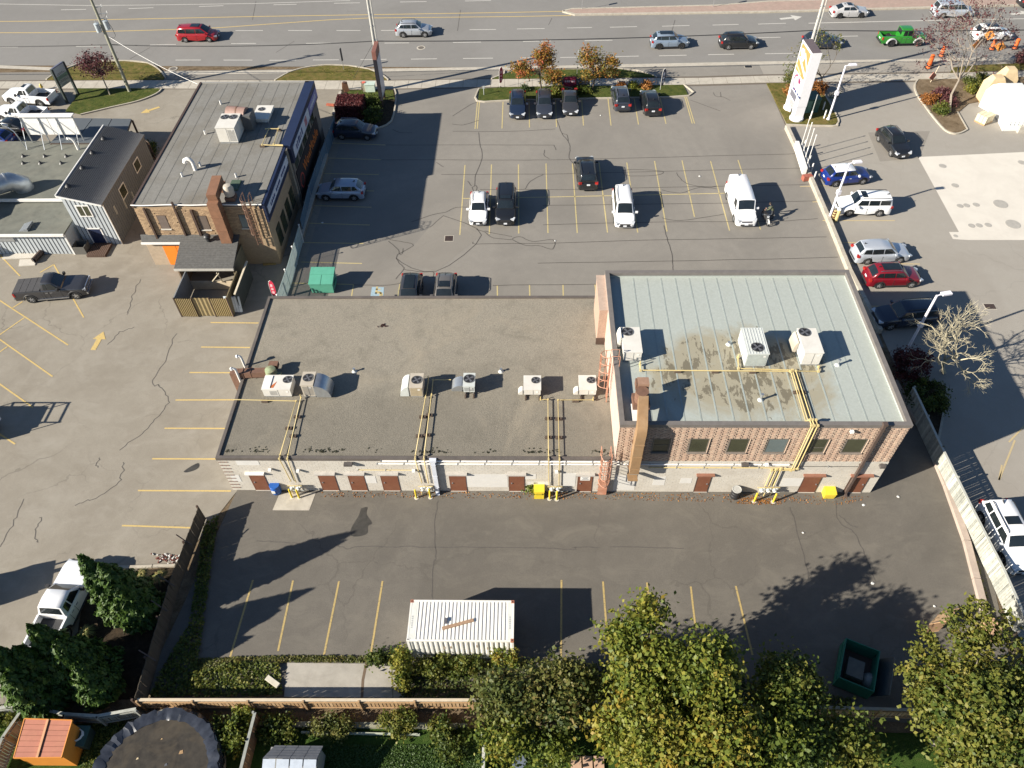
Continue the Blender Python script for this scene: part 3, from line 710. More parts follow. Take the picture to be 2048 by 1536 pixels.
# ================================================================ VEHICLES
def carpaint(name,c,metal=.0,rough=.28):
    return mat('paint_'+name,c,rough,metal,var=.04,scale=1.0,coat=.8)
CGLASS=mat('car_glass',(.012,.016,.018),.06,spec=.9,var=.2,scale=1.5)
TYRE=mat('tyre_rubber',(.018,.018,.018),.85)
RIM=mat('alloy_rim',(.42,.42,.43),.35,.6)
RIMD=mat('dark_rim',(.06,.06,.065),.35,.5)
CLAD=mat('black_trim',(.024,.024,.026),.6)
CHROME=mat('chrome_trim',(.55,.56,.58),.18,.9)
LAMPW=mat('headlamp_lens',(.55,.57,.60),.15,.3)
LAMPR=mat('tail_lamp_lens',(.32,.02,.015),.2)
PLATE=mat('licence_plate_white',(.66,.68,.72),.5)
_wm={}
def wheel_meshes(r,w,rim):
    k=(r,w,rim.name)
    if k in _wm:return _wm[k]
    n=20;t=MB();prof=[(r*.62,-w/2),(r*.93,-w/2),(r,-w/2+.03),(r,w/2-.03),(r*.93,w/2),(r*.62,w/2)]
    for rr,y in prof:
        for j in range(n):t.v.append((rr*math.cos(2*math.pi*j/n),y,rr*math.sin(2*math.pi*j/n)))
    for i in range(len(prof)):
        i2=(i+1)%len(prof)
        for j in range(n):t.f.append((i*n+j,i*n+(j+1)%n,i2*n+(j+1)%n,i2*n+j));t.m.append(0)
    tm=t.mesh('tyre',TYRE,True,40)
    q=MB()
    for s in(1,-1):  # dished disc and five spokes each side
        y=s*(w/2-.035)
        vs=[(r*.62*math.cos(2*math.pi*j/n),y-s*.03,r*.62*math.sin(2*math.pi*j/n)) for j in range(n)]
        q.add(vs,[tuple(range(n))],1)
        for a in range(5):
            an=2*math.pi*a/5+.3;ca,sa=math.cos(an),math.sin(an)
            q.beam((.03*ca,y,.03*sa),(r*.62*ca,y,r*.62*sa),.085,.03,0,up=(0,1,0))
        q.add([(r*.16*math.cos(2*math.pi*j/8),y+s*.02,r*.16*math.sin(2*math.pi*j/8)) for j in range(8)],[tuple(range(8))],0)
        ring=[(r*.63*math.cos(2*math.pi*j/n),y+s*.012,r*.63*math.sin(2*math.pi*j/n)) for j in range(n)]+[(r*.54*math.cos(2*math.pi*j/n),y+s*.012,r*.54*math.sin(2*math.pi*j/n)) for j in range(n)]
        q.add(ring,[(j,(j+1)%n,n+(j+1)%n,n+j) for j in range(n)],0)
    rm=q.mesh('rim',[rim,CLAD])
    _wm[k]=(tm,rm);return _wm[k]
KINDS={
 'suv':dict(L=4.62,W=1.88,H=1.68,clr=.25,r=.36,wf=1.42,wr=-1.33,nose=.72,hood=1.04,wbz=1.10,wb=1.02,rf=.38,rr=-1.62,rb=-2.16,bz=1.06,tail=.92,B=-.22,C=-1.22,rails=True,clad=True),
 'bigsuv':dict(L=5.02,W=2.0,H=1.80,clr=.27,r=.39,wf=1.50,wr=-1.46,nose=.78,hood=1.12,wbz=1.16,wb=1.15,rf=.55,rr=-2.02,rb=-2.36,bz=1.12,tail=.98,B=-.18,C=-1.28,rails=True,clad=True),
 'boxsuv':dict(L=4.85,W=1.99,H=1.85,clr=.26,r=.38,wf=1.42,wr=-1.36,nose=.84,hood=1.12,wbz=1.16,wb=1.18,rf=.66,rr=-2.18,rb=-2.34,bz=1.14,tail=1.0,B=-.10,C=-1.12,rails=True,clad=False),
 'hatch':dict(L=4.35,W=1.80,H=1.56,clr=.2,r=.33,wf=1.32,wr=-1.24,nose=.66,hood=.94,wbz=1.0,wb=1.05,rf=.36,rr=-1.45,rb=-2.0,bz=1.0,tail=.86,B=-.22,C=-1.14,rails=True,clad=True),
 'wagon':dict(L=4.9,W=1.86,H=1.66,clr=.2,r=.35,wf=1.46,wr=-1.40,nose=.68,hood=.98,wbz=1.04,wb=1.12,rf=.4,rr=-1.9,rb=-2.28,bz=1.04,tail=.9,B=-.20,C=-1.22,rails=True,clad=False),
 'sedan':dict(L=4.75,W=1.84,H=1.45,clr=.18,r=.33,wf=1.42,wr=-1.36,nose=.62,hood=.88,wbz=.95,wb=.98,rf=.22,rr=-.98,rb=-1.86,bz=1.0,tail=.82,B=-.28,C=-1.06,rails=False,clad=False),
 'minivan':dict(L=5.15,W=1.98,H=1.76,clr=.19,r=.34,wf=1.55,wr=-1.50,nose=.66,hood=.96,wbz=1.06,wb=1.62,rf=.72,rr=-2.18,rb=-2.46,bz=1.05,tail=.9,B=.05,C=-1.18,rails=True,clad=False),
 'van':dict(L=5.75,W=2.02,H=2.12,clr=.26,r=.36,wf=1.82,wr=-1.70,nose=.80,hood=1.10,wbz=1.22,wb=1.80,rf=1.30,rr=-2.78,rb=-2.86,bz=1.2,tail=1.05,B=.62,C=None,rails=False,clad=False),
}
def car(kind,name,paint,label,cat,c,head,group=None,roof=None,rim=None,sunroof=None,rails=None,railm=None,rooftint=None,scale=1.0,plate_f=True,trim=None,lights=None):
    K=KINDS[kind];L,Wd,H=K['L'],K['W'],K['H'];hl,hw=L/2,Wd/2;r=K['r'];rim=rim or RIM
    t=thing(name,label,cat,(c[0],c[1],c[2] if len(c)>2 else.0),R(head),group)
    if scale!=1.0:t.scale=(scale,)*3
    wf,wr=K['wf'],K['wr'];A=r+.075
    xs={hl,hl-.06,hl-.2,hl-.42,K['wb'],K['B'],-hl,-hl+.05,-hl+.16,-hl+.4,K['rb']}
    for w in(wf,wr):
        for q in(1.0,.92,.7,.38,0,-.38,-.7,-.92,-1.0):xs.add(round(w+q*A,4))
    xs=sorted(x for x in xs if-hl<=x<=hl)
    xs=[x for i,x in enumerate(xs) if i==0 or x-xs[i-1]>.012]
    topz=[(-hl,K['tail']-.30),(-hl+.05,K['tail']-.06),(-hl+.16,K['tail']+.03),(K['rb'],K['bz']),(K['wb'],K['wbz']),(wf,K['hood']+.0),(hl-.42,K['hood']-.09),(hl-.2,K['nose']+.12),(hl-.06,K['nose']),(hl,K['nose']-.16)]
    wid=[(-hl,.80),(-hl+.05,.90),(-hl+.16,.955),(-hl+.4,.985),(-.8,1.0),(.9,1.0),(hl-.6,.965),(hl-.42,.94),(hl-.2,.87),(hl-.06,.77),(hl,.66)]
    if kind in('van',):wid=[(-hl,.95),(-hl+.05,.985),(-.8,1.0),(.9,1.0),(hl-.42,.97),(hl-.2,.93),(hl-.06,.86),(hl,.8)];topz[0]=(-hl,K['tail']-.1)
    def it(tab,x):return float(np.interp(x,[q[0] for q in tab],[q[1] for q in tab]))
    rings=[]
    for x in xs:
        zt=it(topz,x);w=hw*it(wid,x);zb=K['clr']
        for wx in(wf,wr):
            if abs(x-wx)<=A+.001:zb=max(zb,r*.98+math.sqrt(max(0,A*A-(x-wx)**2)))
        if x>hl-.1:zb=max(zb,.28)
        zb=min(zb,zt-.12)
        zm=max(zb+.03,zt*.62);z3=max(zt-.13,zm+.02)
        half=[(w*.80,zb),(w*.975,zb+.02),(w,zm),(w*.975,z3),(w*.89,zt-.015),(w*.55,zt+.018)]
        rings.append([(x,-y,z) for y,z in half]+[(x,0,zt+.03)]+[(x,y,z) for y,z in reversed(half)])
    mb=MB();mb.loft(rings,0)
    n=len(rings[0])
    for i,f in enumerate(mb.f):  # underside in black
        if len(f)==4 and(i%n in(n-1,)):mb.m[i]=1
    mb.build('body',[paint,CLAD],t,True,38)
    # cabin
    zb0=K['wbz']-.03;wB,wT=hw*.90,hw*.745
    if kind=='van':wT=hw*.86
    if kind=='boxsuv':wT=hw*.79
    st=[(K['wb'],K['wbz'],K['wbz']+.01,wB*.95,wB*.90),(K['rf'],K['wbz'],H-.035,wB,wT*.96),((K['rf']*2+K['rr'])/3,K['wbz'],H,wB,wT),((K['rf']+K['rr']*2)/3,(K['wbz']+K['bz'])/2,H-.01,wB,wT),(K['rr'],K['bz'],H-.06,wB*.98,wT*.95),(K['rb'],K['bz'],K['bz']+.01,wB*.93,wB*.86)]
    rings=[]
    for x,zb,zt,w0,w1 in st:
        half=[(w0,zb-.06),((w0*.45+w1*.55),zb+(zt-zb)*.5),(w1,zb+(zt-zb)*.90),(w1*.92,zt-(zt-zb)*.02),(w1*.5,zt+.02)]
        rings.append([(x,-y,z) for y,z in half]+[(x,0,zt+.03)]+[(x,y,z) for y,z in reversed(half)])
    mb=MB();mb.loft(rings,0);n=len(rings[0])
    if roof is not None:
        for i,f in enumerate(mb.f):
            if len(f)==4 and 1<=i//n<=3 and 2<=i%n<=n-4:mb.m[i]=1
    mb.build('cabin',[paint,roof or paint],t,True,50)
    # panes
    def pane(name,i0,i1,u0,u1,shrink):
        a,b=rings[i0],rings[i1];sel=range(3,len(a)-3);rows=[]
        d=Vector((b[5][0]-a[5][0],0,b[5][2]-a[5][2])).normalized();nn=Vector((d.z,0,-d.x))
        if nn.z<0:nn=-nn
        for u in(u0,(u0+u1)/2,u1):
            row=[]
            for j in sel:
                p=Vector(a[j]).lerp(Vector(b[j]),u);p.y*=shrink;row.append(p+nn*.014)
            rows.append(row)
        m_=MB();k=len(rows[0])
        m_.add([p for r_ in rows for p in r_],[(r_*k+j,r_*k+j+1,(r_+1)*k+j+1,(r_+1)*k+j) for r_ in range(2) for j in range(k-1)])
        return m_.build(name,CGLASS,t,True,60)
    pane('windshield',0,1,.10,.94,.955)
    if kind!='van':pane('rear_window',5,4,.16,.90,.92)
    def ysurf(z,x):
        zb=it([(K['rb'],K['bz']),(K['wb'],K['wbz'])],x);f=(z-zb)/(H-zb)
        fr=min(1,max(0,f/.9));w0=wB;w1=wT*(.965 if(x>K['rf']-.1 or x<K['rr']+.1) else 1.0)
        mid=(w0*.45+w1*.55)
        return(w0+(mid-w0)*(fr/.55) if fr<.55 else mid+(w1-mid)*((fr-.55)/.45))+.014
    zlo=K['wbz']+.06;zhi=K['wbz']+(H-K['wbz'])*.80
    xA=lambda z:K['wb']+(K['rf']-K['wb'])*(z-K['wbz'])/(H-K['wbz'])
    xD=lambda z:K['rb']+(K['rr']-K['rb'])*(z-K['bz'])/(H-K['bz'])
    polys=[[(xA(zlo)-.20,zlo),(xA(zhi)-.13,zhi),(K['B']+.04,zhi),(K['B']+.04,zlo)]]
    if K['C'] is not None:
        polys.append([(K['B']-.04,zlo),(K['B']-.04,zhi),(K['C']+.03,zhi),(K['C']+.03,zlo)])
        qx0,qx1=xD(zlo)+.26,xD(zhi)+.16
        if K['C']-.05-qx1>.15:polys.append([(K['C']-.04,zlo+.02),(K['C']-.04,zhi),(qx1,zhi-.02),(max(qx0,K['rr']-.28),zlo+.05)])
    for s in(1,-1):
        for pl in polys:
            PL([(x,s*ysurf(z,x),z) for x,z in pl]).build('side_window',CGLASS,t)
        seam=MB()
        for x in([K['B'],K['C']] if K['C'] else[K['B'],K['wf']-.9]):
            seam.box(x-.008,s*hw*.985-.02,K['clr']+.12,x+.008,s*hw*.985+.022,K['wbz']-.16)
        seam.box(K['wb']-.14,s*hw*.985-.02,K['clr']+.25,K['wb']-.125,s*hw*.985+.02,K['wbz']-.16)
        seam.build('door_seam',CLAD,t)
        for x in((K['B']+.12,K['C']+.12) if K['C'] else(K['B']+.12,)):
            BX(x,s*hw*.98-.01,K['wbz']-.26,x+.2,s*hw*.98+.05,K['wbz']-.215).build('door_handle',trim or paint,t)
        mr=MB();mr.cbox((K['wb']-.28,s*(hw+.10),K['wbz']+.06),(.14,.24,.16));mr.beam((K['wb']-.26,s*(hw*.92),K['wbz']-.02),(K['wb']-.26,s*(hw+.05),K['wbz']+.02),.05,.05)
        mr.build('side_mirror',paint if trim is None else trim,t)
        hx=hl-.17;hy=hw*.70
        CB((hx,s*hy,K['nose']+.03),(.36,.36,.13),rz=-s*.42,ry=.25).build('headlight',LAMPW if lights is None else lights,t)
        CB((-hl+.12,s*hw*.80,K['tail']+.0),(.22,.30,.20 if kind!='van' else.45),rz=s*.22).build('taillight',LAMPR,t)
        if(K['rails'] if rails is None else rails):
            rl=MB();pts=[(K['rf']-.12,s*wT*.84,H-.005),(K['rf']-.26,s*wT*.86,H+.055),(K['rr']+.26,s*wT*.86,H+.045),(K['rr']+.12,s*wT*.83,H-.03)]
            rl.tube(pts,.026,5);rl.build('roof_rail',railm or CLAD,t)
        if K['clad']:
            BX(wr+A*.9,s*hw*.96-.02,K['clr']-.02,wf-A*.9,s*hw*.96+.045,K['clr']+.13).build('sill',CLAD,t)
        for wx in(wf,wr):
            arch=MB();m_=10  # dark arch lip
            ring_o=[(wx+(A+.05)*math.cos(math.pi*j/m_),s*(hw*it(wid,wx+(A)*math.cos(math.pi*j/m_))+.012),r*.98+(A+.05)*math.sin(math.pi*j/m_)) for j in range(m_+1)]
            ring_i=[(wx+(A-.03)*math.cos(math.pi*j/m_),s*(hw*it(wid,wx+(A)*math.cos(math.pi*j/m_))+.012),r*.98+(A-.03)*math.sin(math.pi*j/m_)) for j in range(m_+1)]
            arch.add(ring_o+ring_i,[(j,j+1,m_+1+j+1,m_+1+j) for j in range(m_)])
            if K['clad']:arch.build('wheel_arch',CLAD,t)
            tm,rm=wheel_meshes(r,.24,rim)
            wv=child('wheel',tm,t,(wx,s*(hw-.135),r));child('rim',rm,wv)
    CB((hl-.045,0,K['nose']-.10),(.10,hw*.95,.17)).build('grille',CLAD if kind not in('van',) else mat('grey_grille',(.12,.12,.14),.5),t)
    CB((hl-.03,0,.40),(.12,hw*1.1,.14)).build('bumper_intake',CLAD,t)
    if plate_f:CB((hl+.03,0,.46),(.03,.32,.15)).build('license_plate',PLATE,t)
    CB((-hl-.012,0,K['tail']-.12 if kind!='van' else.6),(.03,.32,.15)).build('license_plate',PLATE,t)
    CB((-hl+.03,0,.38),(.12,hw*1.25,.16)).build('bumper_intake',CLAD,t)
    if sunroof:
        x0,x1=sunroof;sm=MB();yy=wT*.62
        sm.add([(x0,-yy,H+.032),(x1,-yy,H+.034),(x1,yy,H+.034),(x0,yy,H+.032),(x0,0,H+.045),(x1,0,H+.047)],[(0,1,5,4),(4,5,2,3)])
        sm.build('sunroof',CGLASS,t)
    MB().hprism([(K['rr']+.10,H-.0),(K['rr']+.34,H+.0),(K['rr']+.12,H+.15)],'y',-.02,.02).build('antenna',CLAD if roof is None else FRAMEB,t)
    return t
def truck(name,paint,label,c,head,group=None,L=5.75,Wd=2.0,H=1.92,cabend=-.62,cover=None,bedm=None,rim=None,rooft=False,boxy=False,flare=None,r=.40,sunroof=None,barm=None):
    """pickup: hood and cab lofted, open or covered bed built as floor, sides and tailgate"""
    t=thing(name,label,'pickup truck',(c[0],c[1],0),R(head),group);hl,hw=L/2,Wd/2;rim=rim or RIM
    wf,wr=hl-.98,-hl+1.22;A=r+.09;clr=.36;zh,zbed=1.20,1.22
    def it(tab,x):return float(np.interp(x,[q[0] for q in tab],[q[1] for q in tab]))
    topz=[(-hl,zbed-.02),(cabend,zbed),(1.05,zh+.02),(hl-.3,zh-.08),(hl-.08,zh-.16),(hl,.78)]
    wid=[(-hl,.97),(hl-.6,1.0),(hl-.25,.95),(hl-.08,.90),(hl,.84)]
    if boxy:wid=[(-hl,.86),(cabend,.86),(1.0,.86),(hl-.08,.62),(hl,.60)]
    xs={hl,hl-.08,hl-.3,1.05,cabend}
    for q in(1.0,.92,.7,.38,0,-.38,-.7,-.92,-1.0):xs.add(round(wf+q*A,4))
    xs=sorted(x for x in xs if cabend<=x<=hl);rings=[]
    def ring(x,zt,top=True):
        w=hw*it(wid,x);zb=clr
        for wx in(wf,wr):
            if abs(x-wx)<=A+.001:zb=max(zb,r*.98+math.sqrt(max(0,A*A-(x-wx)**2)))
        zb=min(zb,zt-.14);zm=max(zb+.03,zt*.66);z3=max(zt-.09,zm+.02)
        half=[(w*.82,zb),(w*.975,zb+.02),(w,zm),(w*.985,z3),(w*.93,zt-.01),(w*.55,zt+.02)]
        return[(x,-y,z) for y,z in half]+[(x,0,zt+.035)]+[(x,y,z) for y,z in reversed(half)]
    mb=MB();mb.loft([ring(x,it(topz,x)) for x in xs],0);mb.build('body',[paint,CLAD],t,True,35)
    # bed
    bxs={-hl,cabend-.01}
    for q in(1.0,.92,.7,.38,0,-.38,-.7,-.92,-1.0):bxs.add(round(wr+q*A,4))
    bxs=sorted(bxs);bm_=MB()
    for s in(1,-1):
        rg=[]
        for x in bxs:
            w=hw*it(wid,x);zb=clr
            if abs(x-wr)<=A+.001:zb=max(zb,r*.98+math.sqrt(max(0,A*A-(x-wr)**2)))
            rg.append([(x,s*(w-.16),zb),(x,s*w*.985,zb+.01),(x,s*w,.85),(x,s*w*.985,zbed-.03),(x,s*(w-.03),zbed),(x,s*(w-.16),zbed)])
        MB().loft(rg,0).build('bed_side',paint,t,True,35)

    wi=hw*.97*(.86 if boxy else 1)-.16
    BX(-hl+.06,-wi,.62,cabend-.01,wi,.74).build('bed_floor',bedm or CLAD,t)
    BX(-hl,-hw*.93*(.88 if boxy else 1),.55,-hl+.06,hw*.93*(.88 if boxy else 1),zbed-.01).build('tailgate',paint,t)
    BX(-hl-.14,-hw*.9*(.9 if boxy else 1),.42,-hl-.004,hw*.9*(.9 if boxy else 1),.58).build('rear_bumper',CHROME if not boxy else CLAD,t)
    if cover:
        cv=MB();n=4;x0=-hl+.02;Lc=(cabend-.06-x0)/n
        for k in range(n):
            BX(x0+k*Lc+.015,-hw*.88,zbed+.002,x0+(k+1)*Lc-.015,hw*.88,zbed+.05).build('bed_cover_panel',cover,t)
    # cab
    if boxy:wbx,rfx,wT,wB=1.02,.78,hw*.70,hw*.80
    else:wbx,rfx,wT,wB=1.12,.42,hw*.74,hw*.90
    rrx=cabend+.22;st=[(wbx,zh+.03,wB*.95,wB*.9),(rfx,H-.03,wB,wT*.97),((rfx+rrx)/2,H,wB,wT),(rrx,H-.03,wB,wT*.97),(cabend+.02,zh+.03,wB,wB*.93)]
    if boxy:st[3]=(cabend+.06,H-.03,wB,wT*.98)
    rings=[]
    for x,zt,w0,w1 in st:
        zb=zh;half=[(w0,zb-.06),(w0*.45+w1*.55,zb+(zt-zb)*.5),(w1,zb+(zt-zb)*.9),(w1*.93,zt-(zt-zb)*.015),(w1*.5,zt+.015)]
        rings.append([(x,-y,z) for y,z in half]+[(x,0,zt+.025)]+[(x,y,z) for y,z in reversed(half)])
    mb=MB();mb.loft(rings);mb.build('cab',paint,t,True,50)
    def pane(name,i0,i1,u0,u1,shrink):
        a,b=rings[i0],rings[i1];rows=[]
        d=Vector((b[5][0]-a[5][0],0,b[5][2]-a[5][2])).normalized();nn=Vector((d.z,0,-d.x))
        if(nn.x>0)!=(i0==0):nn=-nn
        for u in(u0,(u0+u1)/2,u1):
            row=[]
            for j in range(3,len(a)-3):
                p=Vector(a[j]).lerp(Vector(b[j]),u);p.y*=shrink;row.append(p+nn*.016)
            rows.append(row)
        m_=MB();k=len(rows[0])
        m_.add([p for r_ in rows for p in r_],[(r_*k+j,r_*k+j+1,(r_+1)*k+j+1,(r_+1)*k+j) for r_ in range(2) for j in range(k-1)])
        m_.build(name,CGLASS,t,True,60)
    pane('windshield',0,1,.10,.93,.95);pane('rear_window',4,3,.15,.88,.9)
    zlo,zhi=zh+.07,zh+(H-zh)*.80;Bx=(rfx+rrx)/2-.02
    def ys(z):
        f=min(1,(z-zh)/(H-zh)/.9);mid=wB*.45+wT*.55
        return(wB+(mid-wB)*(f/.55) if f<.55 else mid+(wT*.985-mid)*((f-.55)/.45))+.016
    xA=lambda z:wbx+(rfx-wbx)*(z-zh)/(H-zh)
    for s in(1,-1):
        for pl in([(xA(zlo)-.22,zlo),(xA(zhi)-.14,zhi),(Bx+.04,zhi),(Bx+.04,zlo)],[(Bx-.04,zlo),(Bx-.04,zhi),(rrx+.14,zhi),(rrx+.05,zlo)]):
            PL([(x,s*ys(z),z) for x,z in pl]).build('side_window',CGLASS,t)
        mr=MB();mr.cbox((wbx-.25,s*(wB+.20),zh+.12),(.16,.24,.24));mr.beam((wbx-.22,s*wB*.97,zh+.05),(wbx-.24,s*(wB+.12),zh+.08),.06,.06);mr.build('side_mirror',CLAD,t)
        for x in(Bx+.10,rrx+.12):BX(x,s*(hw*it(wid,x))-.01,zh-.25,x+.22,s*(hw*it(wid,x))+.045,zh-.20).build('door_handle',CHROME,t)
        sm=MB()
        for x in(Bx,rrx-.02,wbx-.12):sm.box(x-.008,s*hw*it(wid,x)*.985-.02,clr+.1,x+.008,s*hw*it(wid,x)*.985+.025,zh-.1)
        sm.build('door_seam',CLAD,t)
        CB((hl-.12,s*hw*(.72 if not boxy else.46),zh-.28),(.26,.34,.2),rz=-s*.3).build('headlight',LAMPW,t)
        CB((-hl+.07,s*hw*(.92 if not boxy else.8),1.0),(.16,.14,.34)).build('taillight',LAMPR,t)
        BX(wr+A+.05,s*(hw*.99*(.88 if boxy else 1))-.05,clr-.06,wf-A-.05,s*(hw*(.9 if boxy else 1))+.06,clr+.02).build('running_board',barm or CLAD,t)
        for wx in(wf,wr):
            m_=10;w_=hw*it(wid,wx)+.015;ex=.02 if not boxy else.20
            a_=MB();ro=[[(wx+rad*math.cos(math.pi*j/m_),s*y,r*.98+rad*math.sin(math.pi*j/m_)) for j in range(m_+1)] for rad,y in((A+.10,w_-.03),(A+.07,w_+ex),(A-.02,w_+ex),(A-.02,w_-.1))]
            k=m_+1;a_.add([p for q in ro for p in q],[(i*k+j,i*k+j+1,(i+1)*k+j+1,(i+1)*k+j) for i in range(3) for j in range(m_)])
            a_.build('fender_flare',flare or CLAD,t,True,40)
            tm,rm=wheel_meshes(r,.28 if not boxy else.32,rim)
            wv=child('wheel',tm,t,(wx,s*(hw*(1 if not boxy else.98)-.15),r));child('rim',rm,wv)
    CB((hl-.02,0,zh-.32),(.08,hw*(1.0 if not boxy else.62),.34)).build('grille',CHROME if barm else CLAD,t)
    CB((hl+.03,0,.52),(.16,hw*1.7,.22)).build('front_bumper',CHROME if barm else CLAD,t)
    CB((-hl-.02,0,.78),(.03,.32,.15)).build('license_plate',PLATE,t)
    if sunroof:BX(sunroof[0],-.35,H+.02,sunroof[1],.35,H+.04).build('sunroof',CGLASS,t)
    return t

P_RED=carpaint('deep_red',(.27,.010,.014));P_SILV=carpaint('silver',(.38,.40,.43),.35);P_BGREY=carpaint('blue_grey',(.23,.29,.37),.35)
P_BLACK=carpaint('black',(.011,.012,.014));P_NAVY=carpaint('navy',(.012,.020,.042));P_WHITE=carpaint('white',(.74,.74,.75));P_GREEN=carpaint('lime_green',(.022,.19,.022))
P_DGREY=carpaint('dark_grey',(.045,.045,.05),.3);P_BLUE=carpaint('royal_blue',(.008,.025,.16));P_MAROON=carpaint('maroon',(.15,.006,.012));P_BROWNG=carpaint('warm_grey',(.15,.14,.13),.3)
P_LSILV=carpaint('light_silver',(.44,.47,.52),.3);P_SLATE=carpaint('slate',(.035,.04,.055),.2);P_STEEL=carpaint('steel_blue',(.30,.36,.46),.3);P_GREYW=carpaint('pale_grey',(.46,.45,.45),.15)
def by_wheels(kind,rear,front,side,dx=0.0):
    """centre and heading from the near-side wheel contact pixels; side=-1: right side seen, +1: left side seen"""
    if kind in KINDS:K=KINDS[kind];hw=K['W']/2;mid=(K['wf']+K['wr'])/2
    else:hw=1.0;mid=.12
    a,b=G(*rear),G(*front);d=(b-a);d.z=0;d.normalize();nl=Vector((-d.y,d.x,0))
    m=(a+b)/2-nl*side*(hw-.1)-d*mid
    return(m.x,m.y),math.degrees(math.atan2(d.y,d.x))
def by_end(kind,px,end,head):
    """centre from the ground point below the front or rear bumper"""
    hl=(KINDS[kind]['L'] if kind in KINDS else 5.75)/2;p=G(*px);d=Vector((math.cos(R(head)),math.sin(R(head)),0))
    m=p-d*hl if end=='front' else p+d*hl
    return(m.x,m.y),head
def put(kind,name,paint,label,cat,ch,**k):return car(kind,name,paint,label,cat,ch[0],ch[1],**k)
ROADG,FRONTG,STG='vehicles driving on the road','vehicles parked in the front lot','vehicles parked at the station'
put('minivan','minivan',P_RED,'bright red minivan driving along the road near the left utility pole','minivan',by_wheels('minivan',(371,85),(421,84.5),-1),group=ROADG,sunroof=(-.6,.5),rails=False)
put('suv','road_suv',P_SILV,'silver blue SUV driving on the road right of the tall black sign','SUV',by_wheels('suv',(807,75.5),(850,75),-1),group=ROADG)
put('suv','road_suv',P_BGREY,'blue grey SUV with glass roof driving on the road ahead of the black one','SUV',by_wheels('suv',(1317,99),(1363,98),-1),group=ROADG,rim=RIMD,sunroof=(-1.3,.3),rails=False)
put('suv','road_suv',P_BLACK,'black SUV on the road between the blue grey SUV and the station pylon sign','SUV',by_wheels('suv',(1454,100),(1502,99),-1),group=ROADG,rails=False)
put('suv','road_suv',P_NAVY,'dark blue SUV on the road half hidden behind the station pylon sign','SUV',by_wheels('suv',(1622,100),(1669,99),-1),group=ROADG,railm=CHROME)
put('sedan','road_sedan',P_GREYW,'pale grey sedan in the far lane beside the paved median','sedan',by_wheels('sedan',(1677,37),(1722,36),-1),group=ROADG,rim=RIMD,sunroof=(-.5,.1))
put('minivan','minivan',P_LSILV,'silver minivan in the far lane near the upper right corner','minivan',by_wheels('minivan',(1881,37),(1934,36),-1),group=ROADG,rails=False)
put('suv','road_suv',P_WHITE,'white SUV on the road behind the orange roadwork signs','SUV',by_wheels('suv',(1961,84),(2009,83),-1),group=ROADG,sunroof=(-1.2,.3))
put('suv','road_suv',P_BLACK,'black vehicle at the right edge of the picture, only its rear in view','SUV',by_wheels('suv',(2052,18),(2100,17),-1),group=ROADG)
c_,h_=by_wheels('truck',(1777,94),(1837,93),-1)
truck('pickup_truck',P_GREEN,'bright green boxy off road pickup with flared fenders on the road',c_,h_,ROADG,L=5.5,Wd=1.95,H=1.98,boxy=True,r=.45,flare=mat('flare_grey',(.34,.34,.35),.5),rim=RIMD)
put('suv','parked_suv',P_NAVY,'dark navy SUV, leftmost of the three nosed out by the front hedge','SUV',by_end('suv',(1035,242),'front',-90),group=FRONTG)
put('suv','parked_suv',P_SLATE,'slate dark SUV, middle of the three under the autumn tree','SUV',by_end('suv',(1089,241),'front',-90),group=FRONTG)
put('sedan','parked_sedan',P_DGREY,'dark grey sedan, right of the three under the autumn trees','sedan',by_end('sedan',(1141,235),'front',-90),group=FRONTG)
put('suv','parked_suv',P_SLATE,'slate grey SUV with its tail to the lot, beside an empty bay','SUV',by_end('suv',(1245,227),'rear',91.5),group=FRONTG,railm=CHROME)
put('suv','parked_suv',P_BLACK,'black SUV with its tail to the lot, last in the front row','SUV',by_end('suv',(1305,236),'rear',92),group=FRONTG)
put('suv','parked_suv',P_NAVY,'dark blue SUV with silver roof rails in shade beside the purple hedge','SUV',by_wheels('suv',(684,279.5),(736,281),-1),group=FRONTG,railm=CHROME)
put('suv','parked_suv',P_STEEL,'pale silver blue SUV parked in the building shade facing left','SUV',by_wheels('suv',(710,402),(653,402),1),group=FRONTG,rails=False)
put('hatch','parked_hatchback',P_WHITE,'small white hatchback with black roof rails facing the camera','hatchback',by_end('hatch',(956,455),'front',-90),group=FRONTG)
put('boxsuv','parked_suv',P_BLACK,'boxy black SUV parked close beside the white hatchback','SUV',by_end('boxsuv',(1011,455),'front',-90),group=FRONTG,sunroof=(.0,.5))
put('bigsuv','parked_suv',P_BLACK,'large black SUV with pale roof bars parked tail to the camera','SUV',by_end('bigsuv',(1176,385),'rear',92),group=FRONTG)
put('minivan','minivan',P_WHITE,'white minivan with black roof rails parked nose to the camera','minivan',by_end('minivan',(1249,460),'front',-91),group=FRONTG)
put('van','cargo_van',P_WHITE,'white cargo van with ribbed roof parked alone on the right of the lot','van',by_end('van',(1491,457),'front',-89),group=FRONTG)
p_=G(822,546,1.5);put('suv','parked_suv',P_DGREY,'dark SUV with black glass roof behind the low roof edge, left one of two','SUV',((p_.x,p_.y-1.75),-90),group=FRONTG,sunroof=(-1.3,.4),rails=False)
p_=G(891,542,1.7);put('suv','parked_suv',P_BROWNG,'warm grey SUV with open sunroof behind the low roof edge, right one of two','SUV',((p_.x,p_.y-1.75),-90),group=FRONTG,sunroof=(-.5,.25),railm=P_BROWNG)
put('suv','station_suv',P_BLACK,'black SUV turning in the station drive near the pylon sign','SUV',by_wheels('suv',(1755,283),(1780,313),-1),group=STG,railm=CHROME)
put('suv','station_suv',P_BLUE,'royal blue SUV with white roof behind the lamp post','SUV',by_wheels('suv',(1668,374),(1724,369),-1),group=STG,roof=P_WHITE,rails=False,trim=P_WHITE)
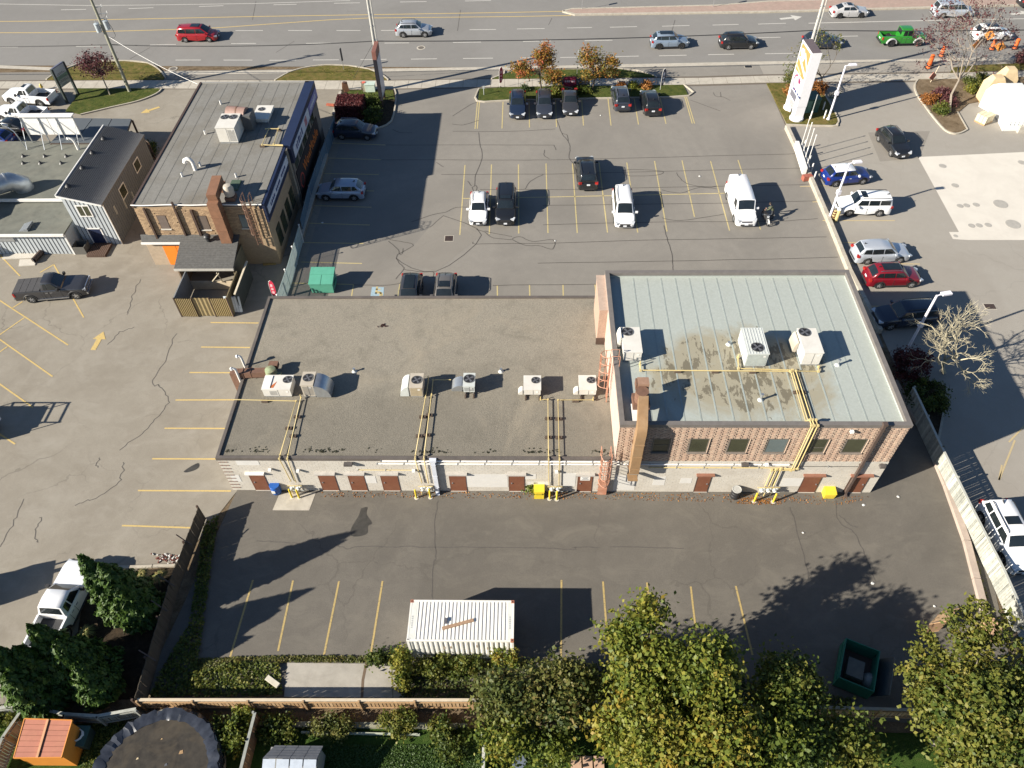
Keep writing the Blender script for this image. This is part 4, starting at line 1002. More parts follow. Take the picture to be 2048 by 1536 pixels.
put('boxsuv','station_suv',P_WHITE,'boxy white SUV nosed up to the striped post guards','SUV',by_wheels('boxsuv',(1757,433),(1694,433),1),group=STG,sunroof=(.0,.5))
put('wagon','station_wagon',P_LSILV,'silver station wagon parked by the low wall above the red SUV','station wagon',by_wheels('wagon',(1729,529),(1799,526),-1),group=STG,rails=False)
put('suv','station_suv',P_MAROON,'deep red SUV with dark glass roof parked by the low wall','SUV',by_wheels('suv',(1754,577),(1820,575.5),-1),group=STG,sunroof=(-1.2,.3),railm=CHROME)
put('bigsuv','station_suv',P_NAVY,'dark navy SUV in the building shadow behind the bare tree','SUV',by_wheels('bigsuv',(1848,655),(1778,660),1),group=STG)
put('bigsuv','station_suv',P_WHITE,'white SUV with two dark roof windows cut off by the right edge','SUV',by_wheels('bigsuv',(1957,1040),(2000,1128),-1),group=STG,sunroof=(-.75,-.15))
for nm,lab,wr_,wf_ in(('pickup_truck','white pickup with moonroof parked nearer the road and the plaza sign',(92,214),(20,209)),('pickup_truck','white pickup with dark bed parked nearest the black sedan',(75,250),(2,244))):
    c_,h_=by_wheels('truck',wr_,wf_,1)
    truck(nm,P_WHITE,lab,c_,h_,'vehicles in the left lot',sunroof=(.0,.35) if wr_[0]==92 else None)
put('sedan','parked_sedan',P_BLACK,'black sedan with red tail lamps between the white pickup and blue car','sedan',by_wheels('sedan',(47,273),(-18,269),1),group='vehicles in the left lot')
put('hatch','parked_hatchback',P_BLUE,'bright blue car at the left edge behind the billboard','hatchback',by_wheels('hatch',(14,298),(-45,293),1),group='vehicles in the left lot',rails=False)
c_,h_=by_wheels('truck',(60,606),(163,597),-1)
truck('pickup_truck',P_DGREY,'dark grey pickup with panelled bed cover and chrome running boards',c_,h_,'vehicles in the left lot',cover=mat('bed_cover_grey',(.06,.058,.06),.7),barm=CHROME,L=5.9)
a,b=G(92,1285),G(158,1150);d=b-a;c_=G(118,1226)
truck('pickup_truck',P_WHITE,'white pickup parked beside the conifers at the lower left',(c_.x+.5,c_.y+.2),math.degrees(math.atan2(d.y,d.x)),'vehicles in the left lot',cabend=-.9)

# ================================================================ ROOF AND WALL EQUIPMENT
ZR1,ZR2=3.74,7.12
HV_W=mat('unit_paint_white',(.60,.575,.53),.5,var=.05,scale=2,dirt=(.42,.38,.32),dirtamt=.35)
HV_T=mat('unit_paint_tan',(.44,.39,.32),.5,var=.06,scale=2,dirt=(.30,.25,.19),dirtamt=.4)
HV_G=mat('unit_paint_grey',(.50,.52,.50),.5,var=.06,scale=2,dirt=(.34,.35,.33),dirtamt=.35)
FANB=mat('fan_black',(.014,.014,.016),.6);BLADE=mat('fan_blade',(.16,.16,.17),.4,.4);LUV=mat('louvre_dark',(.10,.10,.10),.6)
TIMB=mat('old_timber',(.085,.06,.045),.9,var=.3,scale=6)
def fan(parent,c,r,blades=4):
    f_=MB();f_.cyl((c[0],c[1],c[2]-.004),r,.016,20,0);o=f_.W('fan_opening',FANB,parent)
    b_=MB()
    for k in range(blades):
        a=2*math.pi*k/blades+.6;p=Vector((math.cos(a),math.sin(a),0));q=Vector((-p.y,p.x,0));C0=Vector(c)+Vector((0,0,.022))
        b_.poly([C0+p*r*.12-q*r*.10,C0+p*r*.86-q*r*.30,C0+p*r*.88+q*r*.22,C0+p*r*.12+q*r*.12])
    b_.cyl((c[0],c[1],c[2]+.014),r*.2,.02,8)
    b_.W('fan_blade',BLADE,o)
    rg=MB();n=20
    for rad in(r*1.04,):
        rg.add([(c[0]+(rad+d)*math.cos(2*math.pi*j/n),c[1]+(rad+d)*math.sin(2*math.pi*j/n),c[2]+.026) for d in(-.02,.03) for j in range(n)],[(j,(j+1)%n,n+(j+1)%n,n+j) for j in range(n)])
    rg.W('fan_ring',LUV,o)
def frame3(px0,px1,pb,pf,pg,zr):
    m=(px0+px1)/2;y0=G(m,pg,zr).y;x0=AY(px0,pg,y0).x;x1=AY(px1,pg,y0).x
    zt=AY(m,pf,y0).z;y1=G(m,pb,zt).y
    return x0,x1,y0,y1,zt
def rtu(label,fr,zr,m,fans,hood=None,legs=0.0,ribs=False,front=None,group='rooftop air units',louvre=None):
    x0,x1,y0,y1,zt=fr
    t=thing('rooftop_unit',label,'air conditioner',((x0+x1)/2,(y0+y1)/2,zr),0,group)
    zb=zr+.16+legs
    cab=BX(x0,y0,zb,x1,y1,zt-.06).W('cabinet',m,t)
    BX(x0-.035,y0-.035,zt-.058,x1+.035,y1+.035,zt).W('lid',m,t)
    if legs:
        for xx in(x0+.06,x1-.14):
            BX(xx,y0-.28,zr,xx+.10,y1+.1,zr+.12).W('rail',TIMB,t)
            for yy in(y0+.05,y1-.12):BX(xx+.02,yy,zr+.12,xx+.07,yy+.06,zb).W('leg',GALV,t)
    else:
        BX(x0+.05,y0+.05,zr,x1-.05,y1-.05,zb).W('curb',GALV,t)
    for(fx,fy,r) in fans:fan(t,(x0+(x1-x0)*fx,y0+(y1-y0)*fy,zt+.006),r)
    # front panels: seams, louvres, label
    xm=x0+(x1-x0)*.55
    BX(xm-.012,y0-.008,zb+.03,xm+.012,y0+.002,zt-.1).W('panel_seam',LUV,cab)
    if louvre:
        a,b=louvre;k=0;zz=zb+.12
        while zz<zt-.22:
            BX(x0+(x1-x0)*a,y0-.014,zz,x0+(x1-x0)*b,y0-.002,zz+.025).W('louvre',LUV,cab);zz+=.075
    if front:BX(x0+(x1-x0)*.02+.03,y0-.010,zb+.05,x1-(x1-x0)*.02-.03,y0-.003,zt-.12).W('front_panel',front,cab)
    BX(x1-.32,y0-.012,zt-.34,x1-.16,y0-.004,zt-.22).W('data_plate',WHITEP,cab)
    if ribs:
        k=x0+.12
        while k<x1-.06:BX(k,y0+.02,zt,k+.03,y1-.02,zt+.018).W('lid_rib',m,t);k+=.19
    # left side screws/vents and hood
    for k in range(3):BX(x0-.009,y0+(y1-y0)*(.3+.18*k),zb+.25+.12*(k%2),x0-.002,y0+(y1-y0)*(.3+.18*k)+.06,zb+.30+.12*(k%2)).W('knob',FANB,cab)
    if hood:
        side,w_,hh,mm,yy0,yy1=hood;s=-1 if side=='l' else 1;xb=(x0 if s<0 else x1);n=7
        pr=[(xb+s*.10,zb)]+[(xb+s*(.10+w_*math.sin(R(90)*j/n)),zb+hh*math.cos(R(90)*j/n)) for j in range(n+1)]
        MB().hprism(pr,'y',y0+(y1-y0)*yy0,y0+(y1-y0)*yy1).W('intake_hood',mm,t,True,40)
        BX(min(xb,xb+s*.11),y0+(y1-y0)*yy0+.05,zb+.05,max(xb,xb+s*.11),y0+(y1-y0)*yy1-.05,zb+hh*.9).W('duct_neck',GALV,t)
    return t,(x0,x1,y0,y1,zt)
f1=frame3(530,585,750.5,778.5,795,ZR1)
u1,_=rtu('white rooftop unit with an orange mark, leftmost on the gravel roof',f1,ZR1,HV_W,[(.84,.68,.30)],louvre=(.25,.5))
x0,x1,y0,y1,zt=f1;tri=PL([(x0+.42,y0+.1,zt+.008),(x0+.78,y0+.12,zt+.008),(x0+.92,y0+.72,zt+.008)]);tri.W('orange_mark',mat('orange_logo',(.45,.13,.04),.5),u1)
BX(x0-.02,y0+.1,zt+.005,x0+.55,y1-.08,zt+.05).W('white_cover',WHITEP,u1)
rtu('tan rooftop unit with a tall rounded blue-grey intake hood on its right',frame3(609,633,744,770,795,ZR1),ZR1,HV_T,[(.50,.55,.33)],hood=('r',1.0,1.15,GALV,-.1,.95),louvre=(.1,.9))
rtu('tan rooftop unit with a pale rounded hood on its left',frame3(822,847,747,774.5,795.5,ZR1),ZR1,HV_T,[(.52,.52,.34)],hood=('l',.62,.95,HV_G,.0,.95),front=mat('unit_front_tan',(.33,.27,.18),.6))
rtu('silver rooftop unit raised on rails with two small curved hoods',frame3(928,950,746.5,772,791,ZR1),ZR1,HV_G,[(.5,.56,.36)],hood=('l',.75,.6,GALV,.05,.8),legs=.22,louvre=(.08,.92))
rtu('cream rooftop unit with a single fan, left of the matching pair',frame3(1048,1081,751.5,779,795,ZR1),ZR1,HV_W,[(.70,.66,.27)],hood=('l',.30,.40,HV_W,.0,.35),legs=.15)
rtu('cream rooftop unit beside the orange caged ladder, right of the matching pair',frame3(1158,1191,751,779,795,ZR1),ZR1,HV_W,[(.72,.66,.27)],hood=('l',.30,.40,HV_W,.0,.35),legs=.15)
rtu('white rooftop unit close to the left parapet of the green roof',frame3(1246,1281,655,704,724,ZR2),ZR2,HV_W,[(.30,.82,.36)],hood=('l',.22,.9,HV_W,.55,.98))
t8,f8=rtu('grey white rooftop unit with ribbed lid in the middle of the green roof',frame3(1487,1529,656,707.5,735,ZR2),ZR2,HV_G,[(.52,.24,.38)],ribs=True,front=mat('unit_coil',(.36,.39,.37),.6))
rtu('cream rooftop unit nearest the right parapet of the green roof',frame3(1600,1636,657,705.3,732,ZR2),ZR2,HV_W,[(.32,.84,.36)],hood=('l',.22,.9,HV_T,.5,.98))

# gas pipes -----------------------------------------------------------------
PG='yellow gas pipes'
def pipe(label,pts,r=.035,m=None,name='gas_pipe',group=PG,cat='pipe',blocks=()):
    c=pts[0];t=thing(name,label,cat,tuple(c),0,group)
    TB(pts,r,6).W('pipe_run',m or GAS,t,True,60)
    k=MB()
    for p in pts[1:-1]:
        o=CB(p,(r*3,r*3,r*3));o.W('elbow',m or GAS,t)
    for(b,zr) in blocks:
        BX(b.x-.22,b.y-.09,zr,b.x+.22,b.y+.09,b.z-r).W('support_block',TIMB,t)
    return t
def roofrun(pp,zr,h=.20):return[G(x,y,zr+h) for x,y in pp]
def along(p,q,f):return p.lerp(q,f)
def down(px,py,Y,ztop,pxb,pyb,off=.10):
    """over the roof edge and down the rear wall, to the wall pixel (pxb,pyb)"""
    a=AY(px,py,Y-off);b=AY(pxb,pyb,Y-off)
    return[Vector((a.x,Y+.25,ztop)),Vector((a.x,Y-off,ztop)),Vector((b.x,Y-off,b.z))]
def gaspipe(label,run,zr,ztop,bot,h=.20,stub=None):
    p=roofrun(run,zr,h)
    last=p[-1];w_=down(run[-1][0],run[-1][1],BY0,ztop,*bot)
    w_[0]=Vector((last.x,last.y,last.z));w_.insert(1,Vector((last.x,BY0+.28,zr+h))) if abs(last.y-BY0)>.6 else None
    pts=p[:-1]+[w_[0],Vector((w_[0].x,w_[0].y,ztop)),Vector((w_[0].x,BY0-.10,ztop)),w_[-1]]
    bl=[]
    for i in range(len(p)-1):
        d=(p[i+1]-p[i]).length
        for k in range(1,int(d/2.3)+1):bl.append((p[i].lerp(p[i+1],k/(int(d/2.3)+1)),zr))
    if stub is not None:pts=[Vector((p[0].x,p[0].y,zr+stub))]+pts
    return pipe(label,pts,blocks=bl)
gaspipe('yellow gas pipe turning at the orange marked unit and running to the wall',[(466,799),(592,802),(560,910)],ZR1,3.93,(582,963))
gaspipe('yellow gas pipe from the blue hooded unit down past the blue barrel',[(602,795),(576,910)],ZR1,3.93,(592,965),stub=.5)
gaspipe('yellow gas pipe from the tan unit, left of a close pair',[(857,760),(851,795),(831,910)],ZR1,3.93,(844,966),stub=.6)
gaspipe('yellow gas pipe with a sideways start between the tan and silver units',[(902,759.5),(866,759.5),(863,790),(848.5,910)],ZR1,3.93,(857,967))
gaspipe('yellow gas pipe from the left cream unit straight to the yellow box',[(1081,799),(1096,799),(1097,912)],ZR1,3.93,(1098,971),stub=.5)
gaspipe('yellow gas pipe from the right cream unit crossing then turning to the wall',[(1186,799.5),(1116,800),(1118.6,912)],ZR1,3.93,(1118,971),stub=.5)
def pipe2(label,run,off,xb,stub=None):
    p=[G(x,y,ZR2+.18) for x,y in run];e=p[-1]
    pts=p[:-1]+[Vector((e.x,BY0+.45,ZR2+.18)),Vector((e.x+.1,BY0+.30,7.64)),Vector((e.x+.1,BY0-.14,7.64))]
    z1=3.05-off*.10;pts+=[Vector((e.x+.1,BY0-.14,z1)),Vector((xb,BY0-.14,z1)),Vector((xb,BY0-.14,.95))]
    if stub:pts=[Vector((p[0].x,p[0].y,ZR2+stub))]+pts
    bl=[]
    for i in range(len(p)-1):
        d=(p[i+1]-p[i]).length
        for k in range(1,int(d/2.6)+1):bl.append((p[i].lerp(p[i+1],k/(int(d/2.6)+1)),ZR2))
    return pipe(label,pts,.045,blocks=bl)
xw=[AY(1533,960,BY0).x,AY(1541,960,BY0).x,AY(1550,960,BY0).x]
pipe2('yellow gas pipe crossing the green roof from the leftmost white unit',[(1280,729),(1281,740.5),(1581,742.5),(1607,825)],2,xw[0],.5)
pipe2('yellow gas pipe from the ribbed unit, middle of the three on the wall',[(1476,715),(1477,737),(1585,740),(1612,825)],1,xw[1],.5)
pipe2('yellow gas pipe from the right cream unit, right one of three on the wall',[(1637,734),(1637,742.5),(1592,742),(1619,825)],0,xw[2],.3)
def wallpipe(label,a,b,r,m,name,cat,off=.07,group=None,extra=()):
    p=AY(a[0],a[1],BY0-off);q=AY(b[0],b[1],BY0-off);q.z=p.z
    t=pipe(label,[p,q]+list(extra),r,m,name,group,cat)
    n=max(2,int((q-p).length/1.6))
    for k in range(n+1):
        c=p.lerp(q,k/n);CB((c.x,BY0-off,c.z),(.05,.06+off,r*2.6)).W('pipe_clip',GALV,t)
    return t
wallpipe('thin yellow gas pipe along the block wall right of the brown duct',(1298,935),(1572,936.5),.04,GAS,'gas_pipe','pipe',group=PG)
wallpipe('thin yellow gas pipe above the three left doors',(716,940),(826,940.5),.028,GAS,'gas_pipe','pipe',group=PG)
wallpipe('white conduit running just below the roof edge, upper of two',(762,922),(1238,923),.055,WHITEP,'conduit','pipe',group='white wall conduits')
wallpipe('white conduit running just below the roof edge, lower of two',(754,927.5),(1240,928),.045,WHITEP,'conduit','pipe',group='white wall conduits')
wallpipe('white conduit along the foot of the patterned brick wall',(1244,928.5),(1578,932),.055,WHITEP,'conduit','pipe',group='white wall conduits')
wallpipe('thin black cable along the wall from the yellow pipes to the brown downspout',(1595,933),(1718,934),.016,BLACKP,'wall_cable','cable')
def downspout(label,top,bot,m,w_=.2,off=.16):
    p=AY(top[0],top[1],BY0-off);q=AY(bot[0],bot[1],BY0-off);q.z=max(.08,q.z);x=(p.x+q.x)/2
    t=thing('downspout',label,'downspout',(x,BY0-off,0))
    BX(x-w_/2,BY0-off-.07,.12,x+w_/2,BY0-off+.09,p.z-.05).W('pipe_body',m,t)
    BM((x,BY0-off,.16),(x+.02,BY0-off-.22,.03),w_*.9,.12).W('spout_shoe',m,t)
    BX(x-w_*.8,BY0-off-.1,p.z-.05,x+w_*.8,BY0+.0,p.z+.12).W('hopper',m,t)
    for z in np.arange(.8,p.z-.3,1.3):BX(x-w_/2-.03,BY0-off-.08,z,x+w_/2+.03,BY0,z+.04).W('strap',m,t)
downspout('wide white downspout on the wall beside the fourth brown door',(868,922),(873,983),mat('downspout_white',(.56,.58,.64),.5),.28)
downspout('tall dark brown downspout crossing in front of the last brown door',(1770,850),(1692,985),mat('downspout_brown',(.085,.06,.05),.5),.17)
for lab,(px,py),bx in(('dark wall lamp with a short arm left of the white conduits',(697,924),.55),('dark wall lamp above the conduit between the brown duct and yellow pipes',(1489,925),.45),('small dark wall lamp high on the right end of the block wall',(1763,928),.35)):
    p=AY(px,py,BY0);t=thing('wall_lamp',lab,'lamp',(p.x,BY0,p.z),0,'wall lamps')
    BX(p.x-bx/2,BY0-.32,p.z-.08,p.x+bx/2,BY0-.06,p.z+.10).W('lamp_housing',mat('lamp_bronze',(.09,.08,.075),.5),t)
    BX(p.x-bx/2+.03,BY0-.30,p.z-.10,p.x+bx/2-.03,BY0-.1,p.z-.082).W('lens',LAMPW,t)
    BX(p.x-.06,BY0-.06,p.z-.1,p.x+.06,BY0,p.z+.06).W('bracket',FRAMEB,t)
for lab,(px,py) in(('small white box light left of the yellow pipes by the barrel',(541,937)),('small white box light between the two yellow pipes above the meters',(597,939)),('small white box light beside the third pipe pair',(828,939)),('small white box light above the yellow box',(1113,940.5)),('small white camera high on the patterned brick wall',(1703,860)),('small white camera beside the conduit above the black drum',(1533,926))):
    p=AY(px,py,BY0);t=thing('security_camera' if 'camera' in lab else 'box_light',lab,'camera' if 'camera' in lab else 'light',(p.x,BY0,p.z))
    BX(p.x-.11,BY0-.24,p.z-.07,p.x+.09,BY0-.05,p.z+.10).W('housing',WHITEP,t)
    BX(p.x-.05,BY0-.05,p.z-.04,p.x+.05,BY0,p.z+.05).W('bracket',GALV,t)

# ducts and ladders -----------------------------------------------------------
DUCTB=mat('brown_duct',(.27,.165,.085),.5,var=.12,scale=2.5,dirt=(.34,.24,.15),dirtamt=.5)
xd=AY(1274,900,BY0-.45).x;w_=.30;y_=BY0-.55
zb_=AY(1272,941,y_).z
duct=thing('exhaust_duct','tall brown sheet metal duct bending over the parapet and down the brick wall','duct',(xd,y_,zb_))
def sq_run(pts,w_,up):
    mb=MB();rings=[]
    for i,p in enumerate(pts):
        p=Vector(p);a=(Vector(pts[i])-Vector(pts[i-1])).normalized() if i else(Vector(pts[1])-p).normalized()
        b=(Vector(pts[i+1])-p).normalized() if i<len(pts)-1 else a
        d=(a+b).normalized();s=Vector((1,0,0));n_=d.cross(s).normalized();k=1/max(.5,d.dot(a))
        rings.append([p-s*w_-n_*w_*k,p+s*w_-n_*w_*k,p+s*w_+n_*w_*k,p-s*w_+n_*w_*k])
    return mb.loft(rings)
xh=G(1286,795,8.3).x;yh=G(1286,797,8.3).y
runp=[(xd,y_,zb_),(xd,y_,6.9),(xd+.02,y_,7.55),(xd+.04,y_+.16,7.98),(xd+.08,y_+.55,8.16),(xh,yh,8.3)]
sq_run(runp,w_,None).W('duct_run',DUCTB,duct,True,50)
for z in(2.6,3.9,5.2,6.5):BX(xd-w_-.025,y_-w_-.025,z,xd+w_+.025,y_+w_+.025,z+.05).W('duct_flange',DUCTB,duct)
BX(xd-w_+.03,y_-w_+.03,zb_-.10,xd+w_-.03,y_+w_-.03,zb_).W('duct_mouth',mat('duct_mouth_grey',(.30,.27,.23),.6),duct)
for z in(3.2,5.9):BX(xd-w_-.04,y_+w_,z,xd+w_+.04,BY0,z+.08).W('bracket',RUST,duct)
bl=thing('exhaust_blower','rusty exhaust blower with square cowl at the head of the brown duct','blower',(xh,yh+.5,ZR2))
CY((xh-.05,yh+.35,7.75),.42,.85,12).W('blower_drum',RUST,bl,True,40)
BX(xh-.28,yh+.75,8.25,xh+.42,yh+1.35,8.75).W('cowl',mat('cowl_brown',(.28,.17,.115),.6),bl)
BX(xh-.40,yh+.78,8.2,xh-.29,yh+1.3,8.72).W('cowl_flap',RUST,bl)
BX(xh-.55,yh-.1,7.3,xh+.5,yh+.9,7.75).W('motor_base',RUST,bl)
BX(xh-.62,yh-1.25,ZR2,xh+.3,yh+.4,7.3).W('curb',WHITEP,bl)
# rusty square duct climbing the left wall onto the gravel roof
zt_=AX(468,742,BX0-.45).z;ya=AX(468,742,BX0-.45).y;e_=G(530,734,4.85)
d2=thing('exhaust_duct','rusty square duct rising outside the left wall and crossing onto the gravel roof','duct',(BX0-.45,ya,0))
BX(BX0-.72,ya-.27,.0,BX0-.18,ya+.27,zt_-.02).W('riser',RUST,d2)
ze=zt_-.28
BM((BX0-.72,ya,ze),(e_.x-.1,ya+.12,ze),.5,.5).W('duct_run',RUST,d2)
for f in(.45,.75):BM((BX0-.72+(e_.x-BX0)*f,ya+.12*f,ze),(BX0-.66+(e_.x-BX0)*f,ya+.12*f,ze),.58,.58).W('duct_flange',RUST,d2)
GRN=mat('faded_green_paint',(.24,.29,.17),.6,var=.2,scale=4,dirt=(.20,.10,.06),dirtamt=.6)
b2=thing('exhaust_blower','green and rust exhaust fan on a stand at the end of the square duct','blower',(e_.x+.25,ya,ZR1))
LT((e_.x+.25,ya+.1,ze-.45),[(.12,0),(.38,.06),(.42,.4),(.38,.8),(.12,.9)],12).W('fan_scroll',GRN,b2,True,40)
BX(e_.x+.1,ya-.45,ZR1+.02,e_.x+1.0,ya+.35,ze-.5).W('stand',GRN,b2)
BX(e_.x+.55,ya-.2,ze-.45,e_.x+.95,ya+.2,ze-.02).W('motor',GRN,b2)
BX(e_.x+.0,ya+.5,ze-.05,e_.x+.65,ya+.95,ze+.3).W('outlet',RUST,b2)
for lab,base,top in(('white curved vent pipe at the left roof edge, the taller back one',(489,731),(481,714)),('white curved vent pipe behind the rusty duct, the nearer one',(480,760),(472,733))):
    p=AX(base[0],base[1],BX0-.14);q=AX(top[0],top[1],BX0-.14);t=thing('vent_pipe',lab,'vent pipe',(BX0-.14,p.y,3.0),0,'white roof vents')
    TB([(BX0-.14,p.y,2.6),(BX0-.14,p.y,q.z-.12),(BX0-.2,p.y,q.z),(BX0-.34,p.y,q.z+.02)],.085,8).W('pipe_run',WHITEP,t,True,50)
    TB([(BX0-.34,p.y,q.z+.02),(BX0-.44,p.y,q.z-.02)],.14,10).W('vent_hood',WHITEP,t,True,50)
def ladder(label,x,y,z0,z1,face,cage_from,m,panel=None):
    """face: outward horizontal direction; rungs across"""
    f_=Vector(face);s=Vector((-f_.y,f_.x,0));o=Vector((x,y,0));t=thing('caged_ladder',label,'ladder',(x,y,z0),0,'orange caged ladders')
    for k in(-1,1):BM(o+s*.22*k+Vector((0,0,z0)),o+s*.22*k+Vector((0,0,z1+.2)),.06,.06).W('rail',m,t)
    z=z0+.25
    while z<z1:BM(o-s*.22+Vector((0,0,z)),o+s*.22+Vector((0,0,z)),.03,.03).W('rung',m,t);z+=.3
    hs=np.linspace(z0+cage_from,z1+.9,5);n=8
    def hp(a,z):return o+s*.36*math.cos(a)+f_*(.02+.66*math.sin(a))+Vector((0,0,z))
    for z in hs:TB([hp(math.pi*j/n,z) for j in range(n+1)],.028,4).W('cage_hoop',m,t)
    for j in(1,3,4,5,7):BM(hp(math.pi*j/n,hs[0]),hp(math.pi*j/n,hs[-1]),.05,.02).W('cage_bar',m,t)
    b0=o-f_*.55
    for k in(-1,1):  # grab rails stepping over the edge
        TB([o+s*.30*k+Vector((0,0,z1)),o+s*.30*k+Vector((0,0,z1+1.0)),b0+s*.30*k+Vector((0,0,z1+1.0)),b0+s*.30*k+Vector((0,0,z1-.05))],.028,5).W('grab_rail',m,t)
    if panel:
        BX(x-.30,y-.05,z0+.05,x+.30,y-.032,z0+panel).W('guard_panel',m,t)
        for k in range(3):BX(x-.40,y-.08,z0+.2+k*.55,x+.30,y-.052,z0+.25+k*.55).W('hasp',m,t)
    return t
lx=AY(1207,960,BY0-.3).x
ladder('orange caged ladder with a solid lower panel on the rear block wall',lx,BY0-.28,.05,3.9,(0,-1,0),1.9,REDOX,1.75)
ly=G(1229,800,ZR1).y
ladder('orange caged ladder climbing from the gravel roof to the green roof',BX1-.28,ly,ZR1+.05,7.5,(-1,0,0),1.6,REDOX)
# meters, bollards, barrels along the rear wall ---------------------------------
STEELG=mat('meter_grey',(.42,.44,.43),.5,.3)
def meter(label,px,n):
    p=AY(px,972,BY0-.35);t=thing('gas_meter',label,'gas meter',(p.x,BY0-.3,0),0,'gas meter sets on the rear wall')
    for k in range(n):
        x=p.x+(k-(n-1)/2)*.42
        LT((x,BY0-.3,.62),[(.05,0),(.15,.03),(.16,.22),(.10,.30),(.03,.34)],10).W('meter_body',STEELG,t,True,40)
        CY((x,BY0-.42,.74),.10,.10,10).W('dial',WHITEP,t,True)
        TB([(x-.12,BY0-.3,1.0),(x-.12,BY0-.3,.2),(x-.12,BY0-.3,0)],.03,5).W('riser',GAS,t)
        LT((x+.16,BY0-.3,.88),[(.03,0),(.10,.04),(.10,.07),(.03,.11)],8).W('regulator',STEELG,t,True,40)
    TB([(p.x-n*.25,BY0-.3,1.02),(p.x+n*.25,BY0-.3,1.02)],.03,5).W('manifold',GAS,t)
    TB([(p.x-n*.2,BY0-.34,.5),(p.x+n*.28,BY0-.34,.5)],.025,5).W('manifold',STEELG,t)
meter('pair of grey gas meters behind the bollards next to the blue barrel',588,2);meter('pair of grey gas meters beside the white downspout',850,2);meter('pair of grey gas meters behind the yellow box',1110,2);meter('row of three grey gas meters beside the black drum',1540,3)
BYEL=mat('bollard_yellow',(.62,.46,.03),.5,var=.10,scale=6,dirt=(.40,.32,.08),dirtamt=.5)
for top,base,lab in(((578,975),(584.5,995),'yellow bollard closest to the blue barrel'),((593,972),(599,996),'yellow bollard right of the one closest to the blue barrel'),((829.5,974),(833,996),'yellow bollard on a pale footing, left of the white downspout pair'),((858,974),(861,995),'yellow bollard just left of the white downspout'),((1099,975),(1099,998),'yellow bollard touching the yellow box'),((1113,978),(1113.5,999),'yellow bollard second from the yellow box'),((1515,983),(1508,1003),'yellow bollard closest to the black drum'),((1553.5,980),(1546,1004),'yellow bollard left of the pale repainted patch, away from the drum')):
    b=G(*base);h=1.05;t=thing('bollard',lab,'bollard',(b.x,b.y,0),0,'yellow bollards on the rear wall')
    LT((0,0,0),[(.065,0),(.065,h-.05),(.05,h-.01),(.01,h)],10).build('post',BYEL,t,True,40)
    CY((0,0,0),.16,.02,10).build('footing',CONC_L,t)
b=G(553,991.5);bar=thing('barrel','open topped blue plastic barrel beside the first brown door','barrel',(b.x,b.y+.3,0))
BLU=mat('blue_plastic',(.012,.085,.34),.4,var=.1,scale=3)
LT((0,0,0),[(.26,0),(.31,.05),(.33,.3),(.34,.5),(.33,.72),(.30,.90)],16).build('drum',BLU,bar,True,40)
CY((0,0,.885),.27,.02,16).build('recess',mat('blue_plastic_pale',(.03,.16,.45),.4),bar);
for z in(.32,.62,.88):LT((0,0,z),[(.335,0),(.352,.02),(.335,.04)],16).build('hoop',BLU,bar,True)
BX(-.2,-.36,.35,.04,-.31,.6).build('paper_label',WHITEP,bar)
b=G(1470,1000);dr=thing('barrel','black steel drum with a pale grey lid near the right gas meters','barrel',(b.x,b.y+.28,0))
LT((0,0,0),[(.29,0),(.30,.03),(.30,.87)],16).build('drum',BLACKP,dr,True,40)
LT((0,0,.87),[(.315,0),(.315,.05),(.28,.055),(.27,.035)],16).build('lid',mat('lid_grey',(.40,.40,.38),.5,dirt=(.25,.22,.2)),dr,True,30)
for z in(.3,.58):LT((0,0,z),[(.30,0),(.315,.015),(.30,.03)],16).build('hoop',BLACKP,dr,True)
b=G(1078,998);yb=thing('storage_box','square yellow plastic box against the wall by two bollards','box',(b.x,b.y+.32,0))
YBX=mat('yellow_plastic',(.66,.50,.03),.5,var=.08,scale=3,dirt=(.45,.35,.08),dirtamt=.4)
BX(-.33,-.32,0,.33,.32,.82).build('box_body',YBX,yb);BX(-.36,-.35,.825,.36,.35,.90).build('lid',YBX,yb);BX(-.2,-.365,.55,.2,-.335,.70).build('handle',mat('dark_yellow',(.40,.30,.02),.5),yb)
b=G(1657,998);yb=thing('salt_bin','bright yellow rounded salt bin between the last two brown doors','bin',(b.x,b.y+.3,0))
MB().loft([[(-.34,-.28,0),(.34,-.28,0),(.34,.25,0),(-.34,.25,0)],[(-.37,-.32,.4),(.37,-.32,.4),(.37,.27,.4),(-.37,.27,.4)],[(-.37,-.30,.55),(.37,-.30,.55),(.37,.28,.62),(-.37,.28,.62)]]).build('bin_body',YBX,yb,True,30)
MB().loft([[(-.40,-.34,.57),(.40,-.34,.57),(.40,.30,.64),(-.40,.30,.64)],[(-.36,-.26,.70),(.36,-.26,.70),(.36,.27,.78),(-.36,.27,.78)]]).build('lid',YBX,yb,True,30)
# small roof vents and debris
for lab,px,zr,h in(('thin vent stack on the green roof, nearest the brick wall',(1521,800),ZR2,.55),('thin vent stack on the green roof beside the right cream unit',(1675,730),ZR2,.5),('short mushroom vent left of the ribbed unit',(1457,689),ZR2,.22),('small vent stub on the gravel roof behind the blue hood',(709,743),ZR1,.3),('small vent stub on the gravel roof right of the silver unit',(1002,743),ZR1,.25)):
    p=G(px[0],px[1],zr);t=thing('roof_vent',lab,'vent',(p.x,p.y,zr),0,'small roof vents')
    LT((0,0,0),[(.20,0),(.13,.08),(.08,.14)],10).build('flashing',HV_G,t,True);CY((0,0,.13),.07,h-.13,10).build('stack',GALV,t,True);CY((0,0,h),.10,.03,10).build('cap',GALV,t)
lm=MB();p=G(766,651,ZR1)
for k in range(24):lm.cbox((p.x+random.gauss(0,.15),p.y+random.gauss(0,.10),ZR1+.03),(.10,.07,.03),0,random.random()*3)
